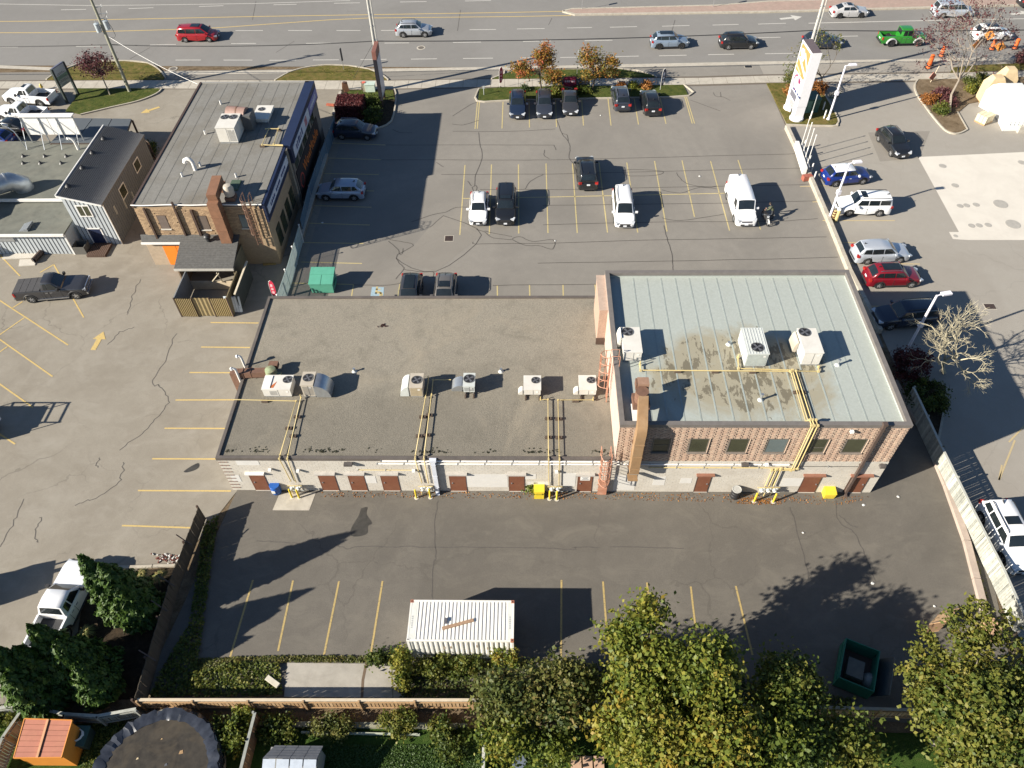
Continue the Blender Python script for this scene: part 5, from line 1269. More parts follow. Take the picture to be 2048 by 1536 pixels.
tag(lm.build('leaf_litter',mat('dead_leaves',(.07,.035,.03),.9)),'small dark clump of dead leaves on the gravel roof','leaves')
moss=MB()
for k in range(420):
    x=random.uniform(BX0+.4,BX1-.4);y=BY0+.55+abs(random.gauss(0,.16));s_=random.uniform(.02,.09)
    if math.sin(x*1.7)+math.sin(x*.9+1)+random.random()<.4:continue
    moss.cbox((x,y,ZR1+.01),(s_*1.6,s_,.035),0,random.random()*3)
m_=moss.W('moss_tufts',mat('dark_moss',(.035,.035,.02),.95),roof1);m_['kind']='stuff'

# ================================================================ LEFT BUILDINGS
LX0,LX1,LY0,LY1,LH=-33.3,-22.35,52.35,72.8,6.5
TAN=mat('tan_brick_wall',(.33,.235,.145),.85,var=.14,scale=5,dirt=(.24,.16,.10),dirtamt=.5)
def flat_roof_mat():
    m=bpy.data.materials.new('old_flat_roof');n,l,b=nodes(m);p=pos(n);b.inputs['Roughness'].default_value=.85
    f=noise(n,l,.3,6,.65,p,.6);f2=noise(n,l,2.5,6,.7,p);f3=noise(n,l,14,3,.7,p)
    c=ramp(n,l,f2,[(.3,(.155,.148,.135)),(.7,(.205,.195,.178))])
    c=mix(n,l,ramp(n,l,f,[(.45,0.0),(.66,.75)]),c,(.115,.098,.072));c=mix(n,l,.3,c,ramp(n,l,f3,[(.3,(.09,.09,.08)),(.7,(.26,.25,.23))]))
    l.new(c,b.inputs['Base Color']);return m
LB=thing('retail_building','tan brick retail building with flat grey roof and a blue sign band in shade','building',((LX0+LX1)/2,LY0,0))
wl=BX(LX0,LY0+.02,0,LX1,LY1,LH-.3).W('wall',TAN,LB)
rf=BX(LX0+.05,LY0+.1,LH-.3,LX1-.05,LY1-.05,LH-.02).W('roof',flat_roof_mat(),LB)
ed=MB();ed.box(LX0-.08,LY0-.05,LH-.32,LX0+.12,LY1+.05,LH+.05);ed.W('roof_edge',FRAMEB,LB)
BX(LX0-.02,LY1-.15,LH-.3,LX1+.1,LY1+.05,LH+.04).W('roof_edge',mat('light_flashing',(.26,.25,.23),.5),LB)
wp=[(LX0-.1,LY0-.05),(LX0+1,LY0-.12),(LX0+3.2,LY0-.02),(LX0+5,LY0-.1),(LX0+7,LY0-.03),(LX0+9,LY0-.08),(LX1,LY0-.05)]
TB([(p.x,p.y,LH-.03) for p in smooth_path(wp,4)],.055,6).W('gutter_pipe',WHITEP,LB,True)
x=LX0+.7
while x<LX1-.5:BX(x,LY0+.2,LH-.021,x+.06,LY1-.2,LH-.012).W('roof_seam',mat('roof_seam_dark',(.12,.115,.105),.8),rf);x+=1.05
# brick courses of the rear wall
bm_=[MB(),MB()];z=2.9;r_=0
while z<LH-.5:
    x=LX0+(.15 if r_%2 else 0)
    while x<LX1-.1:
        if random.random()<.97:bm_[random.random()<.5].box(x,LY0-.02-random.uniform(0,.012),z,min(x+.29,LX1),LY0+.018,z+.115)
        x+=.305
    z+=.13;r_+=1
for mb,m in zip(bm_,(mat('tan_brick',(.36,.25,.15),.85,var=.18,scale=6),mat('tan_brick_dark',(.28,.19,.115),.85,var=.18,scale=6))):mb.W('brick',m,wl,fix=False)['kind']='stuff'
def lbx(px,py):return AY(px,py,LY0)
for a,b,z0,z1,gl in((315,327,4.05,5.35,mat('boarded_window',(.13,.10,.085),.7)),(396,408,3.95,5.3,mat('boarded_window2',(.11,.085,.07),.7)),(479,489,4.1,5.4,GLASSB)):
    p,q=lbx(a,435),lbx(b,435);w_=BX(p.x-.05,LY0-.035,z0-.05,q.x+.25,LY0+.0,z1+.05).W('window',FRAMEB,LB)
    BX(p.x,LY0-.05,z0,q.x+.2,LY0-.036,z1).W('pane',gl,w_);BX(p.x-.1,LY0-.12,z0-.14,q.x+.3,LY0-.0,z0-.052).W('sill',CONC_L,w_)
for a,w_,z1 in((291,.16,LH-.3),(352,.14,LH+.3),(383,.2,LH-.5)):
    p=lbx(a+4,430);BX(p.x-w_/2,LY0-.2,2.9,p.x+w_/2,LY0-.04,z1).W('downspout',FRAMEB,LB)
# rusty chimney duct on the rear wall, bent over the roof edge
p=lbx(445,435);ch=thing('exhaust_duct','rusty brown duct climbing the tan brick wall onto the flat grey roof','duct',(p.x,LY0-.4,3.0))
zt2=7.6;RUST2=mat('red_brown_duct',(.21,.105,.06),.6,var=.14,scale=3,dirt=(.14,.075,.05),dirtamt=.4)
BX(p.x-.45,LY0-.95,3.0,p.x+.45,LY0-.12,zt2-.4).W('riser',RUST2,ch)
BM((p.x,LY0-.55,zt2-.15),(p.x-.1,LY0+1.9,zt2+.05),.8,.75).W('duct_run',RUST2,ch)
BX(p.x-.45,LY0+1.6,LH,p.x+.25,LY0+2.3,7.2).W('leg',RUST2,ch)
for z in(4.4,5.8):BX(p.x-.48,LY0-.98,z,p.x+.48,LY0-.1,z+.05).W('duct_flange',RUST2,ch)
b3=thing('exhaust_blower','tan exhaust blower beside the rusty duct on the flat grey roof','blower',(p.x+.9,LY0+.8,LH))
LT((p.x+1.0,LY0+.7,LH+.35),[(.18,0),(.42,.1),(.45,.7),(.3,1.0),(.1,1.05)],12).W('fan_scroll',HV_T,b3,True,40);BX(p.x+.6,LY0+.3,LH-.02,p.x+1.4,LY0+1.1,LH+.35).W('curb',RUST,b3)
BX(p.x+.4,LY0+1.9,LH-.02,p.x+1.2,LY0+3.3,LH+.12).W('base_plate',mat('green_tarp',(.06,.09,.06),.7),b3)
ladder('dark rusty caged ladder on the right end of the tan brick rear wall',lbx(508,440).x,LY0-.3,2.4,LH,(0,-1,0),1.6,RUST)['group']='caged ladders'
# sign band on the shaded right face
NAVY=mat('navy_sign_band',(.012,.020,.055),.5);SGW=mat('sign_face_white',(.52,.54,.60),.5);SGL=mat('sign_face_lilac',(.20,.19,.38),.5);TXB=mat('sign_blue_letters',(.012,.03,.13),.5);TXR=mat('sign_red_letters',(.35,.02,.03),.5)
ys=61.0  # the front part of the face stands 0.45 m proud
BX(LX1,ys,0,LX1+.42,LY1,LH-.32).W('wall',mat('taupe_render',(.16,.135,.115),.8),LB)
BX(LX1-.3,ys-.02,LH-1.75,LX1+.62,LY1+.1,LH+.04).W('sign_band',NAVY,LB)
BX(LX1-.3,LY0-.0,LH-1.9,LX1+.2,ys-.04,LH-.05).W('sign_band',NAVY,LB)
FX=LX1+.62
def facesign(y0,y1,z0,z1,m,x):return BX(x+.002,y0,z0,x+.05,y1,z1).W('sign_panel',m,LB)
rx_=face_rot((1,0,0))
s1=facesign(61.6,68.6,LH-1.55,LH-.45,SGW,FX);[BX(FX+.051,62.5+k*.5,LH-1.25,FX+.06,62.5+k*.5+(.34,.26,.38,.3,.2,.33)[k%6],LH-.78+(k%3)*.08).W('sign_letter',TXB,s1) for k in range(6)];[BX(FX+.051,66.6+k*.3,LH-1.4,FX+.06,66.78+k*.3,LH-.6).W('sign_letter',TXR,s1) for k in range(3)]

s2=facesign(68.8,72.7,LH-1.5,LH-.5,SGL,FX);[BX(FX+.051,69.4+k*.45,LH-1.2,FX+.06,69.7+k*.45,LH-.8).W('sign_letter',SGW,s2) for k in range(6)]
s3=facesign(52.8,60.6,LH-1.35,LH-.6,SGW,LX1+.2);[BX(LX1+.251,53.6+k*.42,LH-1.15,LX1+.26,53.88+k*.42,LH-.85).W('sign_letter',TXB,s3) for k in range(15) if k%5!=4]
mural=BX(LX1+.424,61.2,.8,LX1+.50,71.2,3.6).W('mural_board',mat('mural_black',(.014,.010,.012),.6),LB)
ORG=mat('orange_letters',(.62,.17,.03),.5)
text_part('sign_text','WowMobile',1.45,ORG,mural,(LX1+.505,67.0,2.5),rx_,.02,.95)
lg=MB();n=16
for k in range(n):
    a0,a1=2*math.pi*k/n,2*math.pi*(k+1)/n
    lg.add([(LX1+.506,62.4+.75*math.cos(a),2.0+.75*math.sin(a)) for a in(a0,a1)]+[(LX1+.506,62.4+.58*math.cos(a),2.0+.58*math.sin(a)) for a in(a1,a0)],[(0,1,2,3)])
lg.W('ring_logo',mat('red_ring',(.38,.05,.035),.5),mural)
for k in range(5):BX(LX1+.424,61.6+k*1.9,3.75,LX1+.47,62.9+k*1.9,4.45).W('window',GLASSW,LB)
for k in range(4):BX(LX1+.002,53.6+k*1.8,1.0,LX1+.05,54.8+k*1.8,2.9).W('window',GLASSW,LB)
BX(LX1-.1,ys-.5,0,LX1+.35,ys-.1,LH-.1).W('corner_pilaster',mat('pilaster_tan',(.22,.19,.15),.8),LB)
# roof units of the retail building
def rtu_at(label,x0,x1,y0,y1,z1,m,fans,**k):return rtu(label,(x0,x1,y0,y1,z1),LH-.02,m,fans,**k)
a=frame3(462,503,229,265,290,LH-.02)
rtu('large pale rooftop unit with two fans on the flat grey roof',(frame3(441,478,231,255,287,LH-.02)[0],frame3(441,478,231,255,287,LH-.02)[1],G(463,287,LH).y,G(463,287,LH).y+2.4,LH+1.6),LH-.02,HV_W,[(.25,.75,.36),(.70,.75,.36)],louvre=(.6,.95))
f=frame3(506,538,211,238,247,LH-.02)
rtu('smaller pale rooftop unit with one fan on the flat grey roof',f,LH-.02,HV_W,[(.35,.72,.30)])
p=G(478,238,LH+.7);br=thing('exhaust_blower','pinkish brown barrel shaped exhaust between the two pale roof units','blower',(p.x,p.y,LH))
TB([(p.x-.9,p.y+.2,LH+1.1),(p.x+.9,p.y-.1,LH+1.1)],.75,14).W('fan_scroll',mat('pinkish_brown',(.27,.17,.14),.6),br,True,50);BX(p.x+.6,p.y-.9,LH-.02,p.x+1.4,p.y+.6,LH+1.5).W('stand',LUV,br);TB([(p.x-.02,p.y+.05,LH+1.1),(p.x+.10,p.y+.05,LH+1.1)],.77,14).W('band',RUST,br,True)
pts=[G(x,y,LH+.22) for x,y in((530,257.5),(557,257.5),(547,289),(566,290))]
pipe('pale yellow gas pipe stepping across the flat grey roof, inner run',pts,.045,blocks=[(pts[1],LH)])
pts=[G(x,y,LH+.22) for x,y in((538,256),(524,289.5),(566,291.5))]
pipe('pale yellow gas pipe along the flat grey roof edge, outer run',pts,.045,blocks=[(pts[1],LH)])
for lab,px in(('small roof stub at the far centre of the flat grey roof',(442,208)),('small roof stub left of the large pale unit',(411,268)),('small roof stub near the middle of the flat grey roof',(401,332)),('small roof stub near the rear left of the flat grey roof',(365,353)),('small roof stub near the rusty duct head',(473,354))):
    p=G(px[0],px[1],LH);t=thing('roof_vent',lab,'vent',(p.x,p.y,LH-.02),0,'small roof vents');CY((0,0,0),.10,.38,8).build('stack',WHITEP,t,True);CY((0,0,.38),.075,.02,8).build('cap',GALV,t)
p=G(391,340,LH);t=thing('gooseneck_vent','white gooseneck vent on the flat grey roof','vent',(p.x,p.y,LH-.02));TB([(0,0,0),(0,0,.8),(-.12,0,1.05),(-.38,0,1.15),(-.6,0,1.02),(-.66,0,.8)],[.16,.16,.16,.17,.19,.22],10).build('pipe_run',WHITEP,t,True,60)
# lean-to with shingle roof and orange doors; refuse enclosure
SHN=mat('dark_shingles',(.085,.083,.08),.9,var=.22,scale=5,bmp=.3)
def shingle_rows(mb_parent,quad,rows,m,thick=.03):
    """shingle courses: each course one strip, lapping the one below"""
    a,b,c,d=[Vector(q) for q in quad]  # a-b upper edge, d-c lower edge
    nrm=(b-a).cross(d-a).normalized();nrm=nrm if nrm.z>0 else-nrm
    for k in range(rows):
        f0,f1=k/rows,(k+1)/rows+.02
        p,q,r_,s_=a.lerp(d,f0),b.lerp(c,f0),b.lerp(c,min(1,f1)),a.lerp(d,min(1,f1))
        mb=MB();mb.add([p+nrm*.004,q+nrm*.004,r_+nrm*thick,s_+nrm*thick,r_,s_],[(0,1,2,3),(3,2,4,5)])
        mb.W('shingle_course',m,mb_parent)
le=thing('lean_to','low lean-to with dark shingle roof and white eave behind the tan brick wall','building',G(350,525))
zT,zE1,zE2=3.35,2.75,2.35
xa,xb,xc=G(285,461,zT).x,G(366,484.5,zE1).x,G(482,461,zT).x
ye1,ye2=G(324,484.5,zE1).y,G(418,537.5,zE2).y
r1=AD([(xa,LY0,zT),(xb,LY0,zT),(xb,ye1,zE1),(xa,ye1,zE1),(xa,LY0,zT-.12),(xb,LY0,zT-.12),(xb,ye1,zE1-.12),(xa,ye1,zE1-.12)],[(0,1,2,3),(7,6,5,4),(3,2,6,7),(0,3,7,4),(1,5,6,2)]).W('roof',SHN,le)
shingle_rows(r1,[(xa,LY0,zT+.002),(xb,LY0,zT+.002),(xb,ye1,zE1+.002),(xa,ye1,zE1+.002)],8,SHN)
r2=AD([(xb+.01,LY0,zT),(xc,LY0,zT),(xc,ye2,zE2),(xb+.01,ye2,zE2),(xb+.01,LY0,zT-.12),(xc,LY0,zT-.12),(xc,ye2,zE2-.12),(xb+.01,ye2,zE2-.12)],[(0,1,2,3),(7,6,5,4),(3,2,6,7),(0,3,7,4),(1,5,6,2)]).W('roof',SHN,le)
shingle_rows(r2,[(xb+.01,LY0,zT+.002),(xc,LY0,zT+.002),(xc,ye2,zE2+.002),(xb+.01,ye2,zE2+.002)],15,SHN)
BX(xa-.05,ye1-.13,zE1-.16,xb,ye1-.01,zE1+.02).W('eave_gutter',WHITEP,le);BX(xb+.0,ye2-.12,zE2-.16,xc+.05,ye2-.01,zE2+.02).W('eave_gutter',mat('dull_white',(.40,.38,.34),.6),le)
yd=ye1+.25;BX(xa+.1,yd,0,xb,yd+.12,zE1-.1).W('wall',mat('beige_render',(.36,.28,.20),.85),le)
ORD=mat('orange_door_paint',(.72,.20,.018),.5,var=.06,scale=2)
p,q=AY(321,500,yd),AY(366,500,yd);mx=(p.x+q.x)/2+.5
for a_,b_ in((p.x+.35,mx-.02),(mx+.02,q.x+1.4)):
    d_=BX(a_,yd-.06,.05,b_,yd-.01,2.15).W('door',ORD,le);BX(b_-.22 if a_<mx else a_+.1,yd-.10,1.0,b_-.12 if a_<mx else a_+.2,yd-.06,1.1).W('handle',FRAMEB,d_)
BX(xb+.1,ye2+.2,0,xb+.22,yd,zE2-.05).W('wall',mat('dark_side_boards',(.16,.11,.07),.85),le)
BX(xc-.25,ye2+.3,0,xc-.15,LY0,zE2-.1).W('wall',mat('olive_boards',(.17,.14,.09),.85),le)
fa=G(424,461,zT);lv=thing('turbine_vent','black turbine vent at the top of the shingle lean-to roof','vent',(fa.x,LY0-.7,zT-.15));CY((0,0,0),.18,.3,10).build('collar',BLACKP,lv,True);LT((0,0,.3),[(.1,0),(.30,.08),(.32,.22),(.22,.36),(.05,.42)],12).build('turbine',BLACKP,lv,True,30)
# enclosure
OLV=mat('olive_corrugated',(.245,.185,.085),.6,var=.08,scale=2,dirt=(.16,.12,.07),dirtamt=.4)
eh=2.05;e0,e1=G(364,633),G(467,634);eyb=ye2+.05;ex0,ex1,ey=e0.x,e1.x,(e0.y+e1.y)/2
en=thing('refuse_enclosure','open topped refuse enclosure of olive corrugated panels beside the lean-to','enclosure',((ex0+ex1)/2,ey,0))
def corr(x0,x1,y,z0,z1,m,name,parent,lab=None,pitch=.15,skew=0.0):
    mb=MB();n=max(2,int((x1-x0)/pitch)*2);ring0=[];ring1=[]
    for k in range(n+1):
        x=x0+(x1-x0)*k/n;yy=y+(.025 if k%2 else-.025)+skew*(k/n)
        ring0.append((x,yy,z0));ring1.append((x,yy,z1))
    mb.add(ring0+ring1,[(k,k+1,n+1+k+1,n+1+k) for k in range(n)])
    mb.add([(a_,b_+.05,c_) for a_,b_,c_ in ring0+ring1],[(n+1+k,n+1+k+1,k+1,k) for k in range(n)])
    o=mb.W(name,m,parent,fix=False)
    if lab:o['label']=lab
    return o
w3=(ex1-ex0)/3
corr(ex0+.05,ex0+w3-.03,ey,.06,eh,OLV,'gate_panel',en,skew=-.05);corr(ex0+w3+.03,ex0+2*w3-.02,ey+.06,.06,eh,mat('olive_smooth',(.215,.165,.08),.6),'gate_panel',en,pitch=.3);corr(ex0+2*w3+.02,ex1-.05,ey,.06,eh,OLV,'gate_panel',en)
for x in(ex0,ex0+w3,ex0+2*w3,ex1):BX(x-.04,ey-.02,0,x+.04,ey+.10,eh+.06).W('post',FRAMEB,en)
BX(ex1-.05,ey+.10,.05,ex1+.03,eyb,eh+.05).W('side_panel',mat('olive_side',(.165,.13,.07),.7),en);BX(ex0-.03,ey+.10,.05,ex0+.05,eyb,eh+.05).W('side_panel',mat('grey_boards',(.17,.18,.19),.8),en)
BX(ex0+.05,eyb-.08,.05,ex1-.05,eyb,.95).W('back_panel',mat('bare_ply',(.52,.43,.31),.8),en)
for k in(-1,1):BM(((ex0+ex1)/2+.2+k*.5,eyb-.12,.9),((ex0+ex1)/2+.6-k*.1,eyb-.2,2.0),.12,.06).W('brace',mat('cream_timber',(.55,.48,.36),.8),en)
fnc=thing('board_fence','short dark board fence beside the refuse enclosure','fence',(ex1+.6,ey+1.5,0));
for k in range(16):BX(ex1+.50,ey+.6+k*.26,.02,ex1+.55,ey+.6+k*.26+.25,1.95+random.uniform(-.02,.02)).W('board',mat('dark_green_board',(.035,.038,.035),.8),fnc)
BX(ex1+.44,ey+.6,1.97,ex1+.60,ey+4.8,2.03).W('cap_rail',mat('cream_timber',(.55,.48,.36),.8),fnc)
bx=ex0+.9;by=ey+.6
t=thing('refuse_bag','bulging blue refuse bag in the enclosure','bag',(bx+.0,by,0));LT((0,0,0),[(.3,0),(.45,.15),(.42,.5),(.2,.8),(.06,.95)],10).build('sack',mat('blue_bag',(.05,.13,.25),.4),t,True,60);LT((0,0,.92),[(.05,0),(.1,.08),(.02,.14)],8).build('knot',mat('blue_bag',(.05,.13,.25),.4),t,True)
t=thing('refuse_bag','white refuse bag beside the blue one in the enclosure','bag',(bx+.9,by-.05,.3));LT((0,0,0),[(.2,0),(.32,.12),(.3,.35),(.1,.58),(.03,.62)],9).build('sack',mat('white_bag',(.62,.63,.65),.4),t,True,60);LT((0,0,.6),[(.03,0),(.07,.05),(.02,.1)],6).build('knot',mat('white_bag',(.62,.63,.65),.4),t)
t=thing('pallet','worn timber pallet leaning inside the enclosure','pallet',(bx+1.75,by+.1,0))
for k in range(5):CB((-.36+k*.18,0,.62),(.12,.04,1.15),rx=-.25).build('slat',TIMB,t)
for z in(.12,.62,1.1):CB((0,.1,z),(.9,.08,.09),rx=-.25).build('bearer',TIMB,t)
t=thing('board','red brown board standing between the pallet and white panel','board',(bx+2.5,by+.05,0));CB((0,0,.6),(.5,.05,1.2),rx=-.15).build('panel',mat('red_brown_board',(.15,.05,.035),.7),t);CB((0,-.1,.06),(.5,.08,.1)).build('foot',TIMB,t)
t=thing('metal_sheet','ribbed white metal panel propped in the corner of the enclosure','panel',(bx+3.5,by,0))
for k in range(6):CB((-.55+k*.22,.05,.78),(.17,.06,1.45),rx=-.22).build('rib',mat('white_ribbed',(.55,.60,.64),.4),t)
CB((0,.12,.78),(1.35,.03,1.5),rx=-.22).build('sheet',mat('white_ribbed',(.55,.60,.64),.4),t)
b=G(541,520);t=thing('pallet','yellowish timber pallet lying in the shade of the building corner','pallet',(b.x,b.y,0),.1)
for k in range(9):BX(-.55+k*.125,-.75,.10,-.55+k*.125+.085,.75,.13).build('slat',mat('pallet_yellow',(.35,.24,.08),.8),t)
for yy in(-.72,-.04,.62):BX(-.56,yy,0,.58,yy+.1,.098).build('bearer',mat('pallet_yellow',(.35,.24,.08),.8),t)

# --------------------------------------------- grey board building at the far left
GREYB=mat('grey_board_siding',(.40,.43,.45),.7,var=.05,scale=2);GREYD=mat('shaded_side_siding',(.14,.155,.175),.75,var=.06,scale=2);BATT=mat('dark_batten',(.10,.10,.10),.7)
ROOFG=mat('ribbed_roof_grey',(.145,.142,.14),.75,var=.14,scale=3);FELT=mat('mossy_felt_roof',(.125,.128,.108),.9,var=.2,scale=1.2,dirt=(.19,.18,.145),dirtamt=.5)
g0=G(243,488);gh=4.5;GX1=g0.x;GY0=g0.y;q_=AY(117,389,GY0);GX0=q_.x;gzl=q_.z;GY1=G(285,270,gh).y
GB=thing('board_house','grey two storey board and batten house with dark ribbed roof','building',((GX0+GX1)/2,GY0,0))
AD([(GX0,GY0,0),(GX1,GY0,0),(GX1,GY0,gh-.05),(GX0,GY0,gzl-.05),(GX0,GY1,0),(GX1,GY1,0),(GX1,GY1,gh-.05),(GX0,GY1,gzl-.05)],[(0,1,2,3),(7,6,5,4),(1,5,6,2),(4,0,3,7),(2,6,7,3),(0,4,5,1)]).W('wall',GREYB,GB)
BX(GX1+.002,GY0+.05,0,GX1+.03,GY1,gh-.06).W('side_wall',GREYD,GB)  # side siding darker and bluer than the front, its shade put in the colour
rfm=AD([(GX0-.15,GY0-.2,gzl),(GX1+.12,GY0-.2,gh),(GX1+.12,GY1+.1,gh),(GX0-.15,GY1+.1,gzl),(GX0-.15,GY0-.2,gzl-.12),(GX1+.12,GY0-.2,gh-.12),(GX1+.12,GY1+.1,gh-.12),(GX0-.15,GY1+.1,gzl-.12)],[(0,1,2,3),(7,6,5,4),(0,4,5,1),(1,5,6,2),(2,6,7,3),(3,7,4,0)]).W('roof',ROOFG,GB)
x=GX0
nr=22
for k in range(nr):
    f=(k+.5)/nr;x=GX0+(GX1-GX0)*f;z=gzl+(gh-gzl)*f
    BM((x,GY0-.19,z+.012),(x,GY1+.09,z+.012),.05,.03).W('roof_rib',mat('roof_rib_dark',(.075,.075,.075),.7),rfm)
BX(GX0-.24,GY0-.22,gzl-.2,GX0-.152,GY1+.12,gzl+.08).W('fascia',WHITEP,GB)
BM((GX0-.15,GY0-.24,gzl-.05),(GX1+.12,GY0-.24,gh-.05),.06,.16).W('fascia',WHITEP,GB)
x=GX0+.3;
while x<GX1-.1:BX(x,GY0-.03,.05,x+.035,GY0-.002,gh-.2+(gzl-gh)*(GX1-x)/(GX1-GX0)).W('batten',BATT,GB);x+=.36
y=GY0+.3
while y<GY1:BX(GX1+.032,y,.05,GX1+.05,y+.035,gh-.15).W('batten',mat('shaded_side_batten',(.09,.10,.115),.7),GB);y+=.36  # side battens toned to the same shade colour
def gwin(x0,x1,z0,z1):
    w_=MB();f_=.10;w_.box(x0-f_,GY0-.07,z0-f_,x1+f_,GY0-.035,z0);w_.box(x0-f_,GY0-.07,z1,x1+f_,GY0-.035,z1+f_);w_.box(x0-f_,GY0-.07,z0,x0,GY0-.035,z1);w_.box(x1,GY0-.07,z0,x1+f_,GY0-.035,z1)
    o=w_.W('window',WHITEP,GB);n=2
    for k in range(n):
        a_=x0+(x1-x0)*k/n;b_=x0+(x1-x0)*(k+1)/n;BX(a_+.04,GY0-.055,z0,b_-.04,GY0-.04,z1).W('pane',GLASSW,o)
    BX((x0+x1)/2-.04,GY0-.075,z0,(x0+x1)/2+.04,GY0-.035,z1).W('mullion',WHITEP,o)
p,q=AY(152,412,GY0),AY(183,431,GY0);gwin(p.x,q.x+.1,q.z,p.z)
p,q=AY(174,456,GY0),AY(204,487,GY0);d_=BX(p.x,GY0-.05,.05,p.x+1.15,GY0-.035,p.z-.1).W('door',NAVY,GB)
w_=MB();w_.box(p.x-.12,GY0-.06,.05,p.x-.002,GY0-.032,p.z);w_.box(p.x+1.152,GY0-.06,.05,p.x+1.27,GY0-.032,p.z);w_.box(p.x-.12,GY0-.06,p.z-.098,p.x+1.27,GY0-.032,p.z+.03);w_.W('door_frame',WHITEP,d_)
for(a,b_,z0,z1) in((.30,.36,2.6,3.6),(.66,.72,2.8,3.7)):
    y0,y1=GY0+(GY1-GY0)*a,GY0+(GY1-GY0)*b_+.4;w_=BX(GX1+.05,y0-.12,z0-.12,GX1+.075,y1+.12,z1+.12).W('window',WHITEP,GB);BX(GX1+.076,y0,z0,GX1+.085,y1,z1).W('pane',GLASSW,w_)
for a,z0,z1 in((.12,2.3,3.2),(.28,1.6,2.6),(.44,1.0,2.2),(.6,.6,1.3)):BX(GX1+.051,GY0+(GY1-GY0)*a,z0,GX1+.06,GY0+(GY1-GY0)*a+.28,z1).W('pale_panel',mat('pale_grey_panel',(.32,.33,.32),.7),GB)
BX(GX1+.04,GY0-.05,0,GX1+.12,GY0+.05,gh-.1).W('downspout',WHITEP,GB)
for f,yy in((.30,.12),(.34,.38),(.34,.60),(.38,.82)):
    x=GX0+(GX1-GX0)*(f-.22);z=gzl+(gh-gzl)*(f-.22);t=thing('roof_vent','small black roof vent, number along the upper edge of the ribbed roof','vent',(x,GY0+(GY1-GY0)*yy,z),0,'black vents on the ribbed roof');t['label']='small black low vent on the ribbed roof, %s from the house front'%{.12:'nearest',.38:'second',.60:'third',.82:'farthest'}[yy]
    LT((0,0,0),[(.30,0),(.26,.06),(.12,.20),(.03,.24)],10).build('cone',BLACKP,t,True);CY((0,0,.2),.06,.12,8).build('stack',BLACKP,t)
# lower felt-roofed part with its own front wall
h1=HZ((129,466),(150,509));c1=G(150,509);KX1=c1.x;KY0=c1.y
KB=thing('annexe','low grey annexe with mossy felt roof and white eaves at the left edge','building',(KX1-6,KY0,0))
BX(KX1-16,KY0+.1,0,KX1,GY0+1.2,h1-.08).W('wall',GREYB,KB)
ym=AX(122,403,KX1).y if False else G(122,404,h1+.05).y
BX(KX1-16.2,KY0-.15,h1-.079,KX1+.12,ym,h1+.05).W('roof',FELT,KB)
BX(KX1-16.2,KY0-.32,h1-.12,KX1+.15,KY0-.152,h1+.09).W('eave_gutter',WHITEP,KB)
h2=h1+.35;yb_=G(100,283,h2).y
BX(KX1-16,ym+.06,0,GX0-.26,yb_,h2-.1).W('wall',GREYB,KB)
BX(KX1-16.2,ym,h2-.1,GX0-.26,yb_,h2+.05).W('roof',FELT,KB)
BX(KX1-16.2,ym-.16,h2-.15,GX0-.26,ym-.002,h2+.10).W('eave_gutter',WHITEP,KB)
x=KX1-15.8
while x<KX1:BX(x,KY0+.07,.05,x+.035,KY0+.098,h1-.15).W('batten',BATT,KB);x+=.36
BX(KX1-.08,KY0-.02,0,KX1+.06,KY0+.098,h1-.13).W('corner_board',WHITEP,KB)
for(px,py) in((47,313),(90,313),(133,313),(47,327),(81,327),(123,327)):
    p=G(px,py,h2+.05);t=thing('roof_vent','small black cone vent on the felt roof, %s row, %s'%('back' if py<320 else 'front','left' if px<60 else 'right' if px>110 else 'middle'),'vent',tuple(p),0,'black cone vents on the felt roof')
    LT((0,0,0),[(.24,0),(.2,.05),(.1,.18),(.03,.22)],8).build('cone',BLACKP,t,True);CY((0,0,.18),.05,.12,6).build('stack',BLACKP,t)
# galvanised kitchen ducts at the left edge
kd=thing('kitchen_duct','big galvanised kitchen exhaust duct bending over the felt roof at the left edge','duct',tuple(G(5,380,h2)))
p=G(14,372,h2+.9);TB([(p.x-3.2,p.y-2.2,h2+1.2),(p.x-1.2,p.y-.9,h2+1.3),(p.x+.3,p.y+.3,h2+1.2),(p.x+.9,p.y+.8,h2+.6),(p.x+.9,p.y+.8,h2)],.85,12).W('duct_run',GALV,kd,True,60)
TB([(p.x-3.0,p.y-2.0,h2+.9),(p.x-2.6,p.y-4.0,h2+.9),(p.x-3.0,p.y-7.0,1.6)],.7,10).W('duct_run',mat('bright_galv',(.60,.62,.66),.4,.4),kd,True,60)
for k in(1.6,):TB([(p.x-.0,p.y+.1,h2+1.22),(p.x+.1,p.y+.2,h2+1.2)],.9,12).W('duct_flange',GALV,kd,True)
p=G(20,505);fr_=thing('walk_in_unit','grey sheet metal plant platform on legs beside the annexe wall','platform',(p.x,p.y,0))
BX(p.x-2.5,p.y-.3,1.5,p.x+1.4,p.y+1.1,2.1).W('casing',GALV,fr_);MB().hprism([(p.x+1.5,1.4),(p.x+3.0,2.5),(p.x+3.0,2.75),(p.x+1.4,2.2)],'y',p.y-.1,p.y+1.1).W('hood',GALV,fr_)
for dx in(-2.3,1.2):BX(p.x+dx,p.y-.2,0,p.x+dx+.08,p.y-.1,1.5).W('leg',FRAMEB,fr_);BX(p.x+dx,p.y+.9,0,p.x+dx+.08,p.y+1.0,1.5).W('leg',FRAMEB,fr_)
BM((p.x+1.3,p.y-.2,.0),(p.x+2.5,p.y-.1,1.5),.06,.06).W('brace',FRAMEB,fr_)
